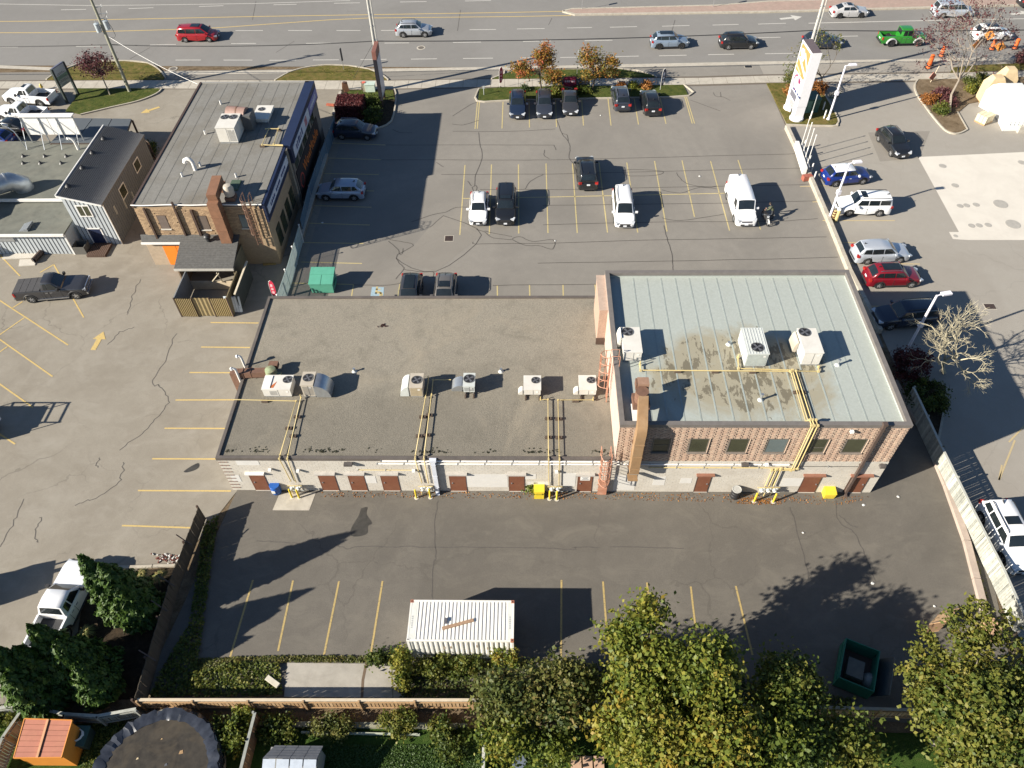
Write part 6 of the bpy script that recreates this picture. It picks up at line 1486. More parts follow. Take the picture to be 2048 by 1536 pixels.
p=G(70,525);q=G(83,508);t=thing('pipe_roll','fat dark pipe lying on pale slabs by the annexe','pipe',tuple(p));TB([(p.x,p.y,.25),(q.x+.2,q.y+.6,.25)],.24,10).W('tube',FRAMEB,t,True);TB([(p.x-.03,p.y-.05,.25),(p.x+.02,p.y,.25)],.27,10).W('end_cap',BLACKP,t)
for a_ in([(40,520),(75,519),(70,531),(38,533)],[(8,508),(80,505),(78,516),(5,519)]):tag(MB().prism([(v.x,v.y) for v in g(a_)],-.01,.07).build('paving_slab',CONC_L),'pale paving slab beside the annexe plant platform','slab','paving slabs by the annexe')
# billboard seen from behind on the felt roof
p0,p1=G(62,290,h2+.05),G(165,291,h2+.05);bbz0,bbz1=h2+.9,h2+2.9
bb=thing('billboard','white roof billboard seen from behind on thin metal legs','billboard',((p0.x+p1.x)/2,p0.y+.6,h2))
for k in range(2):
    xa_,xb_=p0.x+(p1.x-p0.x)*k/2+.03,p0.x+(p1.x-p0.x)*(k+1)/2-.03;BX(xa_,p0.y+.5,bbz0,xb_,p0.y+.62,bbz1).W('panel',WHITEP,bb)
BX(p0.x,p0.y+.3,bbz1,p1.x,p0.y+.95,bbz1+.08).W('top_cap',WHITEP,bb)
for k in range(4):
    x=p0.x+(p1.x-p0.x)*k/3;BX(x-.04,p0.y+.42,h2,x+.04,p0.y+.49,bbz1).W('leg',GALV,bb);BM((x,p0.y-.9,h2+.05),(x,p0.y+.4,bbz1-.5),.05,.05).W('brace',GALV,bb)
p=G(157,300,h2);t=thing('gooseneck_vent','white gooseneck pipe at the right foot of the billboard','vent',(p.x,p.y,h2));TB([(0,0,0),(0,0,1.0),(-.15,0,1.25),(-.4,0,1.3)],.11,8).build('pipe_run',WHITEP,t,True,60);TB([(-.4,0,1.3),(-.52,0,1.24)],.16,8).build('vent_hood',WHITEP,t,True)
p=G(60,300,h2);t=thing('floodlight','grey floodlight mast at the left end of the billboard','lamp',(p.x-.4,p.y+.2,h2));TB([(0,0,0),(-.3,0,1.9),(-.9,.2,2.4)],.05,6).build('mast',GALV,t,True);CB((-1.05,.25,2.45),(.45,.3,.16),ry=.3).build('lamp_head',GALV,t)
# flat dark carport between the annexe and the drive
z=3.0;q4=[G(x,y,z) for x,y in((147,236),(263,237.5),(247,285),(100,285))]
cp=thing('carport','flat slate grey carport roof with dark seams behind the ribbed roof','carport',(q4[0].x+3,q4[2].y,0))
A_,B_,C_,D_=q4
for i in range(3):
    f0,f1=i/3+.006,(i+1)/3-.006;MB().prism([A_.lerp(B_,f0),A_.lerp(B_,f1),D_.lerp(C_,f1),D_.lerp(C_,f0)],z-.08,z).W('roof_panel',mat('slate_panel',(.085,.095,.105),.6,var=.05),cp)
MB().prism([A_,B_,C_,D_],z-.2,z-.082).W('deck',FRAMEB,cp)
for v in(A_,B_,C_,D_):BX(v.x-.08,v.y-.08,0,v.x+.08,v.y+.08,z-.2).W('post',FRAMEB,cp)
tr=thing('trellis','dark timber trellis frame at the right end of the carport','trellis',(G(285,290).x,G(285,290).y,0));a_,b_=G(262,262,2.2),G(297,285,2.2)
for k in range(8):c_=a_.lerp(b_,k/7);BX(c_.x-.05,c_.y-.05,0,c_.x+.05,c_.y+.05,2.2).W('post',FRAMEB,tr)
for z in(.5,1.1,1.7,2.2):BM((a_.x,a_.y,z),(b_.x,b_.y,z),.06,.08).W('rail',TIMB,tr)
b=G(166,502);bin_=thing('planter_box','open dark timber box beside the grey house door','box',(b.x,b.y,0));
for(x0,y0,x1,y1) in((-.6,-.5,.6,-.44),(-.6,.44,.6,.5),(-.6,-.44,-.54,.44),(.54,-.44,.6,.44)):BX(x0,y0,0,x1,y1,.8).build('side_board',mat('weathered_dark',(.10,.095,.085),.8),bin_)
p,q=G(183,500),G(222,497);dk=thing('deck','low brown timber deck in front of the grey house door','deck',((p.x+q.x)/2,p.y,0))
n=10
for k in range(n):x=p.x+(q.x-p.x)*k/n;BX(x,GY0-1.9,.0,x+(q.x-p.x)/n-.03,GY0-.08,.22).W('deck_board',mat('deck_brown',(.085,.05,.035),.8),dk)

# ================================================================ FENCES AND YARD THINGS
def board_meshes(name,m,w,t,h,k=5):
    out=[]
    for i in range(k):
        hh=h+random.uniform(-.02,.02);b=BX(-w/2,-t/2,0,w/2,t/2,hh);out.append(b.mesh(name,m[i%len(m)]))
    return out
def fence(label,path,h,m,bw=.14,gap=.012,post=None,postsp=2.4,cap=None,rails=True,z0=.03,name='board_fence',t=.025,side=1,posth=.08,kick=None,group=None):
    P=[Vector((p[0],p[1],0)) for p in path];mid=P[len(P)//2]
    f_=thing(name,label,'fence',(mid.x,mid.y,0),0,group)
    ms=board_meshes('board',m,bw,t,h-z0)
    for i in range(len(P)-1):
        a,b=P[i],P[i+1];d=(b-a);L_=d.length;d.normalize();nn=Vector((-d.y,d.x,0))*side;rz=math.atan2(d.y,d.x)
        n=max(1,int(L_/(bw+gap)))
        for k in range(n):
            p=a+d*(L_*(k+.5)/n);o=child('board',ms[random.randrange(len(ms))],f_,tuple(p-mid+Vector((0,0,z0))),(random.uniform(-.01,.01),random.uniform(-.012,.012),rz))
        if rails:
            for z in(h*.22,h*.82):BM(a+nn*.06+Vector((0,0,z)),b+nn*.06+Vector((0,0,z)),.05,.09).W('rail',post or m[0],f_)
        if cap:BM(a+Vector((0,0,h+.02)),b+Vector((0,0,h+.02)),.16,.04).W('cap_rail',cap,f_)
        if kick:BM(a-nn*.035+Vector((0,0,.12)),b-nn*.035+Vector((0,0,.12)),.04,.22).W('kick_board',kick,f_)
        k=max(1,round(L_/postsp))
        for j in range(k+1):
            p=a+d*(L_*j/k)+nn*.10;BX(p.x-.055,p.y-.055,0,p.x+.055,p.y+.055,h+posth).W('post',post or m[0],f_)
    return f_
WEATH=[mat('weathered_board',(.36,.36,.32),.85,var=.2,scale=5,dirt=(.20,.20,.18),dirtamt=.5),mat('weathered_board_dark',(.25,.255,.23),.85,var=.2,scale=5),mat('weathered_board_pale',(.44,.44,.40),.85,var=.15,scale=5),mat('weathered_board',(.36,.36,.32))]
rp=[G(x,y,1.6) for x,y in((1826,775),(1883,895),(1945,1020),(2006,1138),(2052,1240))]
fence('long weathered grey board fence between the rear lot and the station drive',[(p.x,p.y) for p in rp],1.65,WEATH,post=mat('grey_post',(.30,.30,.27),.8),cap=mat('grey_cap',(.40,.40,.36),.8),side=1)
cw=[G(x,y,.3) for x,y in((1790,760),(1812,800),(1850,860),(1895,968),(1935,1080),(1976,1238))]
PINKC=mat('pinkish_concrete',(.37,.30,.255),.85,var=.1,scale=2,dirt=(.26,.21,.17),dirtamt=.4)
rwt=thing('retaining_wall','low pinkish concrete retaining wall along the right side of the rear lot','wall',(cw[3].x,cw[3].y,0))
for i in range(len(cw)-1):
    a,b=cw[i],cw[i+1];n=max(1,int((b-a).length/2.4))
    for k in range(n):
        p,q=a.lerp(b,k/n+.004),a.lerp(b,(k+1)/n-.004);wall_strip(MB(),[(p.x,p.y),(q.x,q.y)],.42,0,.30).W('wall_section',PINKC,rwt)
DKB=[mat('dark_fence_board',(.085,.068,.048),.8,var=.15,scale=4),mat('dark_fence_board2',(.07,.056,.04),.8,var=.15,scale=4)]
lp_=[G(x,y,1.55) for x,y in((397,1013),(340,1160),(268,1400))]
fl_=fence('dark brown board fence with metal posts between the left lot and rear lot',[(p.x,p.y) for p in lp_],1.55,DKB,bw=.145,gap=.004,post=FRAMEB,side=-1,postsp=2.5)
for(px,py) in((368,1078),(333,1160),(318,1210),(295,1310)):
    p=G(px,py,1.8);BM((p.x-.5,p.y+.2,2.0),(p.x+.3,p.y-.1,1.2),.06,.06).W('brace',FRAMEB,fl_)
PINE=[mat('pine_board',(.40,.26,.135),.75,var=.14,scale=5,dirt=(.30,.20,.11),dirtamt=.4),mat('pine_board2',(.34,.215,.11),.75,var=.14,scale=5),mat('pine_board3',(.44,.30,.17),.75,var=.14,scale=5)]
PCAP=mat('pale_pine_cap',(.50,.42,.31),.75,var=.08,scale=3)
bf=[(-21.7,13.78),(-3.2,13.95)]
fence('pine board fence with pale cap rail along the bottom of the rear lot',bf,1.42,PINE,bw=.16,gap=.055,post=PINE[1],cap=PCAP,postsp=2.9,side=-1,kick=PCAP)
fence('pine board fence continuing behind the trees at the lower right',[(-3.1,13.95),(8,13.9),(24.6,13.6)],1.42,PINE,bw=.16,gap=.055,post=PINE[1],cap=mat('grey_pine_cap',(.28,.25,.2),.75),postsp=2.9,side=-1)
of=[G(x,y,1.3) for x,y in((-30,1420),(42,1410),(130,1428),(195,1432),(272,1418),(300,1440))]
fence('leaning old grey fence behind the orange shed',[(p.x,p.y) for p in of[:5]],1.3,[WEATH[1],mat('old_fence_grey',(.22,.205,.175),.85,var=.2)],bw=.13,gap=.03,post=WEATH[1],cap=WEATH[0],postsp=2.2,side=-1)
yf=[G(x,y,1.4) for x,y in((45,1418),(5,1475),(-20,1536))]
fence('grey board fence left of the orange shed',[(p.x,p.y) for p in yf],1.4,[WEATH[1],WEATH[0]],bw=.13,gap=.01,post=WEATH[1],cap=WEATH[1],side=1)
yf=[G(x,y,1.4) for x,y in((510,1425),(496,1480),(480,1545))]
fence('brown board fence between the pool yard and the grey shed yard',[(p.x,p.y) for p in yf],1.4,[mat('brown_fence',(.22,.115,.055),.8,var=.2,scale=5),mat('brown_fence2',(.16,.09,.05),.8,var=.2)],bw=.13,gap=.01,post=WEATH[1],cap=WEATH[1],side=-1)
yf=[G(x,y,1.5) for x,y in((968,1470),(966,1545))]
fence('short weathered fence at the right end of the green lawn',[(p.x,p.y) for p in yf],1.5,[WEATH[1],WEATH[0]],bw=.13,gap=.01,post=WEATH[2],cap=WEATH[2],side=-1)
os_=MB()
wall_strip(os_,[(-21,12.9),(-12,12.95),(-3.4,12.95)],.28,-.05,.25);gw=thing('garden_wall','low mossy grey concrete edging behind the pine fence','wall',(-12,12.9,0));os_.W('edging',mat('mossy_concrete',(.23,.22,.16),.9,var=.2,scale=3,dirt=(.14,.15,.08)),gw);wall_strip(MB(),[(-12.6,12.55),(-6,12.5)],.1,0,.18).W('edging_board',mat('pale_green_board',(.33,.35,.28),.8),gw)
# white metal fence and blue screen fence beside the retail building
wfp=[G(x,y,1.9) for x,y in((597,452),(575,530),(553,592))]
WFM=mat('pale_green_grey_metal',(.36,.43,.42),.5);wf_=thing('metal_fence','pale metal picket fence leaning beside the retail building corner','fence',(wfp[1].x,wfp[1].y,0))
pk=BX(-.035,-.012,.08,.035,.012,1.9).mesh('picket',WFM)
for i in range(2):
    a,b=wfp[i],wfp[i+1];d=b-a;n=int(d.length/.125)
    for k in range(n):p=a.lerp(b,(k+.5)/n);child('picket',pk,wf_,(p.x-wfp[1].x,p.y-wfp[1].y,0),(0,0,math.atan2(d.y,d.x)))
    for z in(.3,1.0,1.75):BM((a.x,a.y,z),(b.x,b.y,z),.05,.05).W('rail',WFM,wf_)
for f in(0,.33,.66,1.0):
    p=wfp[0].lerp(wfp[2],f);CY((p.x+.05,p.y,0),.045,2.0,8).W('post',WHITEP,wf_);LT((p.x+.05,p.y,2.0),[(.05,0),(.09,.05),(.05,.10)],8).W('finial',WHITEP,wf_)
sfp=[G(x,y,1.7) for x,y in((668,236),(640,305),(617,372),(600,440))]
SCR=mat('blue_screen',(.075,.125,.17),.6,var=.12,scale=1.5)
sf_=thing('screen_fence','blue grey screened fence in the shade of the retail building','fence',(sfp[1].x,sfp[1].y,0))
for i in range(3):
    a,b=sfp[i],sfp[i+1];n=max(2,round((b-a).length/2.4))
    for k in range(n):
        p,q=a.lerp(b,k/n+.01),a.lerp(b,(k+1)/n-.01);BM((p.x,p.y,.9),(q.x,q.y,.9),.03,1.6).W('screen_panel',SCR,sf_);CY((p.x,p.y,0),.035,1.85,6).W('post',GALV,sf_)
rw=thing('retaining_wall','low brown concrete wall along the shaded walkway beside the retail building','wall',(-20.9,58,0));BX(-21.3,51.5,0,-20.9,69,.55).W('wall_body',mat('brown_concrete',(.17,.145,.115),.85),rw);BX(-21.35,51.4,.55,-20.85,69.1,.62).W('coping',CONC,rw)
# sea container ------------------------------------------------------------------
cx0,cx1,cy0,cy1,ch_=-6.90,-.84,16.78,19.24,2.59
CWH=mat('container_white',(.70,.68,.63),.5,var=.04,scale=1.5,dirt=(.52,.42,.32),dirtamt=.22);CRST=mat('container_rust',(.35,.13,.075),.7)
ct=thing('shipping_container','white ribbed steel shipping container on the rear lot with a plank on top','container',((cx0+cx1)/2,cy0,0))
def wave(n,a,b,depth):
    out=[]
    for k in range(n):
        p=(b-a)/n;x=a+p*k
        out+=[(x,0),(x+p*.38,0),(x+p*.5,depth),(x+p*.88,depth)]
    return out+[(b,0)]
w_=wave(20,cx0+.14,cx1-.14,.05);mb=MB();n=len(w_)
mb.add([(x,cy0+.03+d,.16) for x,d in w_]+[(x,cy0+.03+d,ch_-.1) for x,d in w_],[(k,k+1,n+k+1,n+k) for k in range(n-1)]);mb.W('side_panel',CWH,ct)
mb=MB();mb.add([(x,cy1-.03-d,.16) for x,d in w_]+[(x,cy1-.03-d,ch_-.1) for x,d in w_],[(k,k+1,n+k+1,n+k) for k in range(n-1)]);mb.W('side_panel',CWH,ct)
w2_=wave(24,cx0+.42,cx1-.38,.035);n=len(w2_);mb=MB()
mb.add([(x,cy0+.10,ch_-.015-d) for x,d in w2_]+[(x,cy1-.10,ch_-.015-d) for x,d in w2_],[(k,k+1,n+k+1,n+k) for k in range(n-1)]);mb.W('roof_panel',CWH,ct)
BX(cx0+.03,cy0+.1,ch_-.10,cx0+.42,cy1-.1,ch_-.012).W('roof_end',mat('container_grey_white',(.60,.60,.55),.5),ct);BX(cx1-.38,cy0+.1,ch_-.10,cx1-.03,cy1-.1,ch_-.012).W('roof_end',mat('container_grey_white',(.60,.60,.55),.5),ct)
for(x,y) in((cx0,cy0),(cx1-.14,cy0),(cx0,cy1-.14),(cx1-.14,cy1-.14)):BX(x,y,.13,x+.14,y+.14,ch_-.12).W('corner_post',CWH,ct)
for y in(cy0,cy1-.10):
    BX(cx0+.142,y,ch_-.12,cx1-.142,y+.10,ch_-.002).W('top_rail',CWH,ct);BX(cx0+.142,y,0,cx1-.142,y+.10,.16).W('bottom_rail',CWH,ct)
for x in(cx0,cx1-.10):BX(x,cy0+.142,ch_-.12,x+.10,cy1-.142,ch_-.004).W('end_rail',CWH,ct)
for(x,y) in((cx0-.004,cy0-.004),(cx1-.176,cy0-.004),(cx0-.004,cy1-.176),(cx1-.176,cy1-.176)):
    c_=BX(x,y,ch_-.13,x+.18,y+.18,ch_+.006).W('corner_casting',CRST if x>-3 or y>18 else CWH,ct);CY((x+.09,y+.09,ch_+.007),.045,.004,8).W('casting_hole',FANB,c_);BX(x,y,0,x+.18,y+.18,.128).W('corner_casting',CRST,ct)
for s,yy in((0,cy0+.14),(1,(cy0+cy1)/2+.01)):
    d_=BX(cx1-.07,yy,.16,cx1-.03,yy+1.08,ch_-.13).W('door',CWH,ct)
    for k in(.3,.75):CY((cx1-.01,yy+k,.2),.02,2.1,6).W('lock_rod',GALV,d_)
BX(cx0+.03,cy0+.142,.16,cx0+.07,cy1-.142,ch_-.13).W('end_panel',CWH,ct)
for xx in(cx0+.17,cx1-.27):
    for k in range(6):BX(xx,cy0+.75+k*.13,ch_-.011,xx+.09,cy0+.84+k*.13,ch_-.006).W('number_mark',mat('faded_grey_print',(.36,.36,.36),.6),ct)
for y in(cy0-.002,):
    for k,(xx,zz) in enumerate(((cx0+2.0,1.5),(cx0+2.4,1.6),(cx0+3.9,1.8),(cx0+4.5,1.5))):BX(xx,cy0+.022,zz-.15,xx+.10,cy0+.028,zz+.18).W('stain',mat('rust_streak',(.36,.29,.22),.7),ct)
BX(cx1-.03,cy0+1.4,1.9,cx1-.02,cy0+1.75,2.3).W('yellow_decal',GAS,ct)
a,b=G(884,1257,ch_+.04),G(947,1240,ch_+.04);t=tag(BM(a,b,.19,.05).build('plank',mat('brown_plank',(.30,.19,.12),.8,var=.15,scale=4)),'long brown plank lying slantwise on the container roof','plank')
a=G(892,1240,ch_+.04);t=tag(CB((a.x,a.y,ch_+.06),(.14,.22,.10)).cbox((a.x,a.y-.17,ch_+.03),(.12,.10,.03)).build('brick_weight',mat('dark_block',(.09,.085,.095),.8)),'small dark block on the container roof beside the plank','block')
# dumpsters ----------------------------------------------------------------------
DGRN=mat('dumpster_green',(.012,.13,.085),.5,var=.12,scale=3,dirt=(.03,.07,.05),dirtamt=.4);SEAG=mat('sea_green_paint',(.085,.30,.215),.5,var=.06,scale=2,dirt=(.06,.2,.14),dirtamt=.4)
b=G(646,590);db=thing('dumpster','sea green dumpster with sloped lids in the front lot','dumpster',(b.x,b.y+.9,0))
MB().loft([[(-.95,-.75,.12),(.95,-.75,.12),(.95,.8,.12),(-.95,.8,.12)],[(-1.0,-.8,1.15),(1.0,-.8,1.15),(1.0,.85,1.5),(-1.0,.85,1.5)]]).build('bin_body',SEAG,db)
for x0,x1 in((-1.04,-.02),(.02,1.04)):MB().loft([[(x0,-.88,1.16),(x1,-.88,1.16),(x1,-.88,1.21),(x0,-.88,1.21)],[(x0,.1,1.37),(x1,.1,1.37),(x1,.1,1.42),(x0,.1,1.42)]]).build('lid',SEAG,db)
MB().loft([[(-1.04,.11,1.38),(1.04,.11,1.38),(1.04,.11,1.46),(-1.04,.11,1.46)],[(-1.04,.92,1.52),(1.04,.92,1.52),(1.04,.92,1.60),(-1.04,.92,1.60)]]).build('lid',SEAG,db)
for s in(-1,1):BX(s*1.0-.06,-.4,.7,s*1.0+.06,.4,.85).build('fork_pocket',DGRN,db)
b=G(1705,1345);db=thing('dumpster','dark green open dumpster in the tree shade of the rear lot','dumpster',(b.x,b.y,0),R(-24))
L_,W_,H_=.95,1.25,1.3
for(x0,y0,x1,y1) in((-L_,-W_,-L_+.05,W_),(L_-.05,-W_,L_,W_),(-L_+.05,-W_,L_-.05,-W_+.05),(-L_+.05,W_-.05,L_-.05,W_)):BX(x0,y0,.1,x1,y1,H_).build('bin_side',DGRN,db)
BX(-L_,-W_,.04,L_,W_,.098).build('bin_floor',FRAMEB,db);BX(-L_-.04,-W_+.1,.75,-L_,W_-.1,.9).build('fork_pocket',DGRN,db);CB((L_+.42,0,.9),(.05,2.3,1.25),ry=.55).build('lid',mat('lid_black_green',(.02,.035,.045),.5),db);BX(-.5,-.6,.3,.4,.5,.75).build('refuse',mat('refuse_grey',(.16,.15,.13),.9),db)
t=thing('refuse_bag','grey refuse bag with green ivy behind the open dumpster','bag',tuple(G(1735,1365)));LT((0,0,0),[(.35,0),(.5,.2),(.4,.5),(.1,.7)],9).build('sack',mat('grey_bag',(.20,.21,.20),.5),t,True,60);LT((0,0,.66),[(.05,0),(.09,.06),(.02,.1)],6).build('knot',mat('grey_bag',(.20,.21,.20),.5),t)
for px,lab,m in(((1878,1243),'tall sheet of bare plywood leaning near the right tree','ply_tan'),((1862,1262),'darker plywood sheet beside the tall bare one','ply_brown')):
    p=G(*px);t=thing('plywood_sheet',lab,'panel',(p.x,p.y,0),R(38));CB((0,0,.75),(1.3,.03,1.5),rx=.35).build('sheet',mat(m,(.42,.28,.16) if 'tan' in m else(.25,.15,.08),.8,var=.12,scale=3,dirt=(.26,.16,.09)),t);BM((.3,.3,0),(.3,.05,.9),.06,.06).build('prop',TIMB,t)
t=tag(CB(tuple(G(1983,1256,.25)),(.8,.9,.5),rz=.3).cbox(tuple(G(1988,1272,.2)),(.6,.5,.35),rz=.8).build('broken_masonry',mat('broken_brick',(.45,.28,.17),.9,var=.25,scale=5,bmp=.5)),'broken tan masonry at the end of the low right wall','rubble')
p=G(546,1364,.1);tag(CB((p.x,p.y,.16),(.95,.32,.10),rz=-.55).cbox((p.x,p.y,.22),(.9,.28,.02),rz=-.55).build('loose_board',mat('pale_board',(.50,.46,.38),.8)),'short pale board lying in the ivy left of the concrete slab','board')
# litter: real little scraps on the tarmac
def scrap(px,py,s,m,lab,cat='litter'):
    p=G(px,py);mb=MB();n=6;vs=[(p.x+s*random.uniform(.6,1.1)*math.cos(2*math.pi*k/n),p.y+s*random.uniform(.5,1)*math.sin(2*math.pi*k/n),.01+random.uniform(0,.05)) for k in range(n)]
    mb.add(vs+[(p.x,p.y,.07)],[(k,(k+1)%n,n) for k in range(n)]);tag(mb.build('paper_scrap',m),lab,cat,'litter on the tarmac')
WSC=mat('white_scrap',(.62,.61,.58),.7)
for px,py,s,lab in((1796,994,.14,'white paper scrap near the lower right corner of the brick block'),(1727,1010,.13,'white paper scrap left of the other two by the right wall'),(1606,1066,.12,'white scrap beside the crack in the rear lot'),(1869,1213,.11,'white scrap near the tree shade at the lower right'),(1110,482,.12,'white lid on the front lot cracks'),(1201,231,.13,'white scrap in the empty front bay'),(732,1315,.12,'white scrap at the head of the concrete slab'),(1744,1167,.14,'pale scrap at the foot of the long rear crack'),(645,446,.14,'pale scrap in the shaded bays beside the retail building'),(1399,353,.13,'pale scrap left of the white van')):scrap(px,py,s,WSC,lab)
rb=MB()
for k in range(60):
    p=G(random.gauss(335,14),random.gauss(1117,5));rb.cbox((p.x,p.y,.04),(random.uniform(.05,.16),random.uniform(.04,.1),.07),random.choice((0,1)),random.random()*3)
tag(rb.build('rubble_heap',[WSC,mat('red_brown_chips',(.17,.06,.045),.9)]),'scatter of white and red brown rubble beside the kerb at the dark fence','rubble')['kind']='stuff'
kb=[G(x,y) for x,y in((160,1137),(205,1136),(260,1135.5),(352,1132))]
kk=thing('kerb','short pale kerb edging the conifer bed at the lower left','kerb',(kb[1].x,kb[1].y,0))
for i in range(3):
    a,b=kb[i],kb[i+1];n=max(1,int((b-a).length/1.0))
    for k in range(n):p,q=a.lerp(b,k/n+.01),a.lerp(b,(k+1)/n-.01);wall_strip(MB(),[(p.x,p.y),(q.x,q.y)],.2,0,.14).W('kerb_stone',CURB,kk)
struct('planting_bed',MB().prism([(v.x,v.y) for v in g([(175,1150),(352,1136),(300,1290),(268,1398),(20,1400),(60,1330),(150,1300)])],-.05,.04),MULCH)
# back yard things ---------------------------------------------------------------
ORS=mat('shed_orange',(.55,.20,.025),.6,var=.06,scale=2);ORR=mat('shed_roof_terracotta',(.33,.115,.07),.7,var=.1,scale=2,dirt=(.42,.17,.09),dirtamt=.4)
q=[G(x,y,2.1) for x,y in((50,1438),(145,1441),(118,1512),(22,1513))]
sh=thing('garden_shed','small orange garden shed with terracotta boarded roof','shed',(q[3].x+1,q[3].y,0));sx0,sx1,sy0,sy1=q[3].x,q[2].x,q[3].y,q[1].y
AD([(sx0,sy0+.1,0),(sx1,sy0+.1,0),(sx1,sy0+.1,1.75),(sx0,sy0+.1,1.75),(sx0,sy1-.1,0),(sx1,sy1-.1,0),(sx1,sy1-.1,2.05),(sx0,sy1-.1,2.05)],[(0,1,2,3),(7,6,5,4),(1,5,6,2),(4,0,3,7)]).W('wall',ORS,sh)
n=7
for k in range(n):
    f0,f1=k/n+.004,(k+1)/n-.004;a,b,c_,d_=q[3].lerp(q[0],f0),q[2].lerp(q[1],f0),q[2].lerp(q[1],f1),q[3].lerp(q[0],f1)
    for v in(a,b,c_,d_):pass
    z0,z1=1.85+.3*f0,1.85+.3*f1;AD([(a.x,a.y,z0),(b.x,b.y,z0),(c_.x,c_.y,z1),(d_.x,d_.y,z1),(a.x,a.y,z0-.05),(b.x,b.y,z0-.05),(c_.x,c_.y,z1-.05),(d_.x,d_.y,z1-.05)],[(0,1,2,3),(7,6,5,4),(0,4,5,1),(1,5,6,2),(2,6,7,3),(3,7,4,0)]).W('roof_board',ORR,sh)
m0,m1=q[3].lerp(q[2],.5),q[0].lerp(q[1],.5);BM((m0.x,m0.y,1.89),(m1.x,m1.y,2.19),.12,.05).W('roof_batten',mat('terracotta_batten',(.48,.24,.12),.7),sh)
for(a,b,za,zb2) in((q[3],q[2],1.80,1.80),(q[1],q[0],2.12,2.12),(q[2],q[1],1.8,2.12),(q[3],q[0],1.8,2.12)):BM((a.x,a.y,za),(b.x,b.y,zb2),.05,.12).W('fascia',ORS,sh)
t=thing('garden_bin','dark green bin with coiled hose beside the orange shed','bin',tuple(G(172,1482)));MB().loft([[(-.4,-.45,0),(.4,-.45,0),(.4,.45,0),(-.4,.45,0)],[(-.45,-.5,.9),(.45,-.5,.9),(.45,.5,.9),(-.45,.5,.9)]]).build('bin_body',mat('bin_dark',(.03,.05,.048),.5),t);BX(-.48,-.53,.9,.48,.53,.97).build('lid',mat('bin_lid',(.04,.10,.085),.5),t);TB([(.3*math.cos(a*.7),.3*math.sin(a*.7),.99+.01*a) for a in range(20)],.03,5).build('hose',WHITEP,t,True)
pc=G(312,1552,.9);pr=3.35
pl=thing('swimming_pool','round above ground pool under a dark cover with crumpled black rim','pool',(pc.x,pc.y,0))
LT((0,0,0),[(pr,0),(pr,1.15)],40).build('pool_wall',mat('pool_wall_cream',(.40,.38,.30),.6),pl,True)
CY((0,0,1.155),pr-.15,.02,40).build('cover',mat('pool_cover_dark',(.040,.034,.026),.35,var=.35,scale=2.2,dirt=(.09,.07,.045),dirtamt=.6),pl)
rim=MB();n=110;rows=[]
for rr,zz,j in((pr+.06,.55,.05),(pr+.10,1.0,.07),(pr-.02,1.26,.10),(pr-.32,1.27,.10),(pr-.62,1.19,.05)):
    rows.append([((rr+random.uniform(-j,j))*math.cos(2*math.pi*k/n),(rr+random.uniform(-j,j))*math.sin(2*math.pi*k/n),zz+random.uniform(-j,j)*.7) for k in range(n)])
for i in range(4):
    pass
rim.add([p for r_ in rows for p in r_],[(i*n+k,i*n+(k+1)%n,(i+1)*n+(k+1)%n,(i+1)*n+k) for i in range(4) for k in range(n)])
rim.build('cover_skirt',mat('black_sheeting',(.030,.033,.042),.18,var=.3,scale=3,spec=.8),pl,True,25)
for(dx,dy,s_,c_) in((1.0,1.0,.22,(.28,.17,.08)),(-1.2,.7,.12,(.5,.4,.25)),(-.2,1.7,.1,(.3,.2,.1)),(.4,.4,.16,(.06,.065,.08))):
    AD([(dx,dy,1.18),(dx+s_,dy+.05,1.18),(dx+s_*.8,dy+s_,1.20),(dx+.02,dy+s_*.8,1.185)],[(0,1,2,3)]).build('fallen_leaf',mat('leaf_%d'%int(c_[0]*100),c_,.8),pl)
q=[G(x,y,1.9) for x,y in((538,1486),(650,1490),(636,1519),(527,1519))]
gs=thing('garden_shed','grey garden shed with slate shingle roof beside the green lawn','shed',(q[3].x+1.5,q[3].y-.8,0));gx0,gx1=q[3].x,q[2].x;gyr,gyf=q[0].y,q[3].y-1.4
SHR=mat('slate_grey_shingle',(.17,.175,.185),.8,var=.14,scale=4);BX(gx0+.15,gyf+.2,0,gx1-.1,gyr-.1,1.55).W('wall',mat('shed_grey',(.24,.24,.23),.8),gs)
quad1=[(gx0+.3,gyr,1.45),(gx1+.05,gyr,1.45),(gx1-.0,q[3].y,2.1),(gx0,q[3].y,2.1)];AD(quad1,[(0,1,2,3)]).W('roof',SHR,gs)
for r_ in range(5):
    for k in range(4):
        f0,f1,e0_,e1_=k/4+.006,(k+1)/4-.006,r_/5+.01,(r_+1)/5
        A1,B1_,C1_,D1_=[Vector(v) for v in quad1];a,b=A1.lerp(D1_,e0_).lerp(B1_.lerp(C1_,e0_),f0),A1.lerp(D1_,e0_).lerp(B1_.lerp(C1_,e0_),f1);c_,d_=A1.lerp(D1_,e1_).lerp(B1_.lerp(C1_,e1_),f1),A1.lerp(D1_,e1_).lerp(B1_.lerp(C1_,e1_),f0);u_=Vector((0,.01,.03))
        AD([a+u_,b+u_,c_+u_*.5,d_+u_*.5,a,b],[(0,1,2,3),(0,4,5,1)]).W('roof_tile',SHR,gs)
for k in range(4):
    a=gx0+(gx1-gx0)*k/4+.03;b=gx0+(gx1-gx0)*(k+1)/4-.03;AD([(a,q[3].y-.02,2.1),(b,q[3].y-.02,2.1),(b,gyf,1.5),(a,gyf,1.5)],[(0,1,2,3)]).W('roof_panel',mat('pale_roof_panel',(.38,.42,.48),.4,.2),gs)
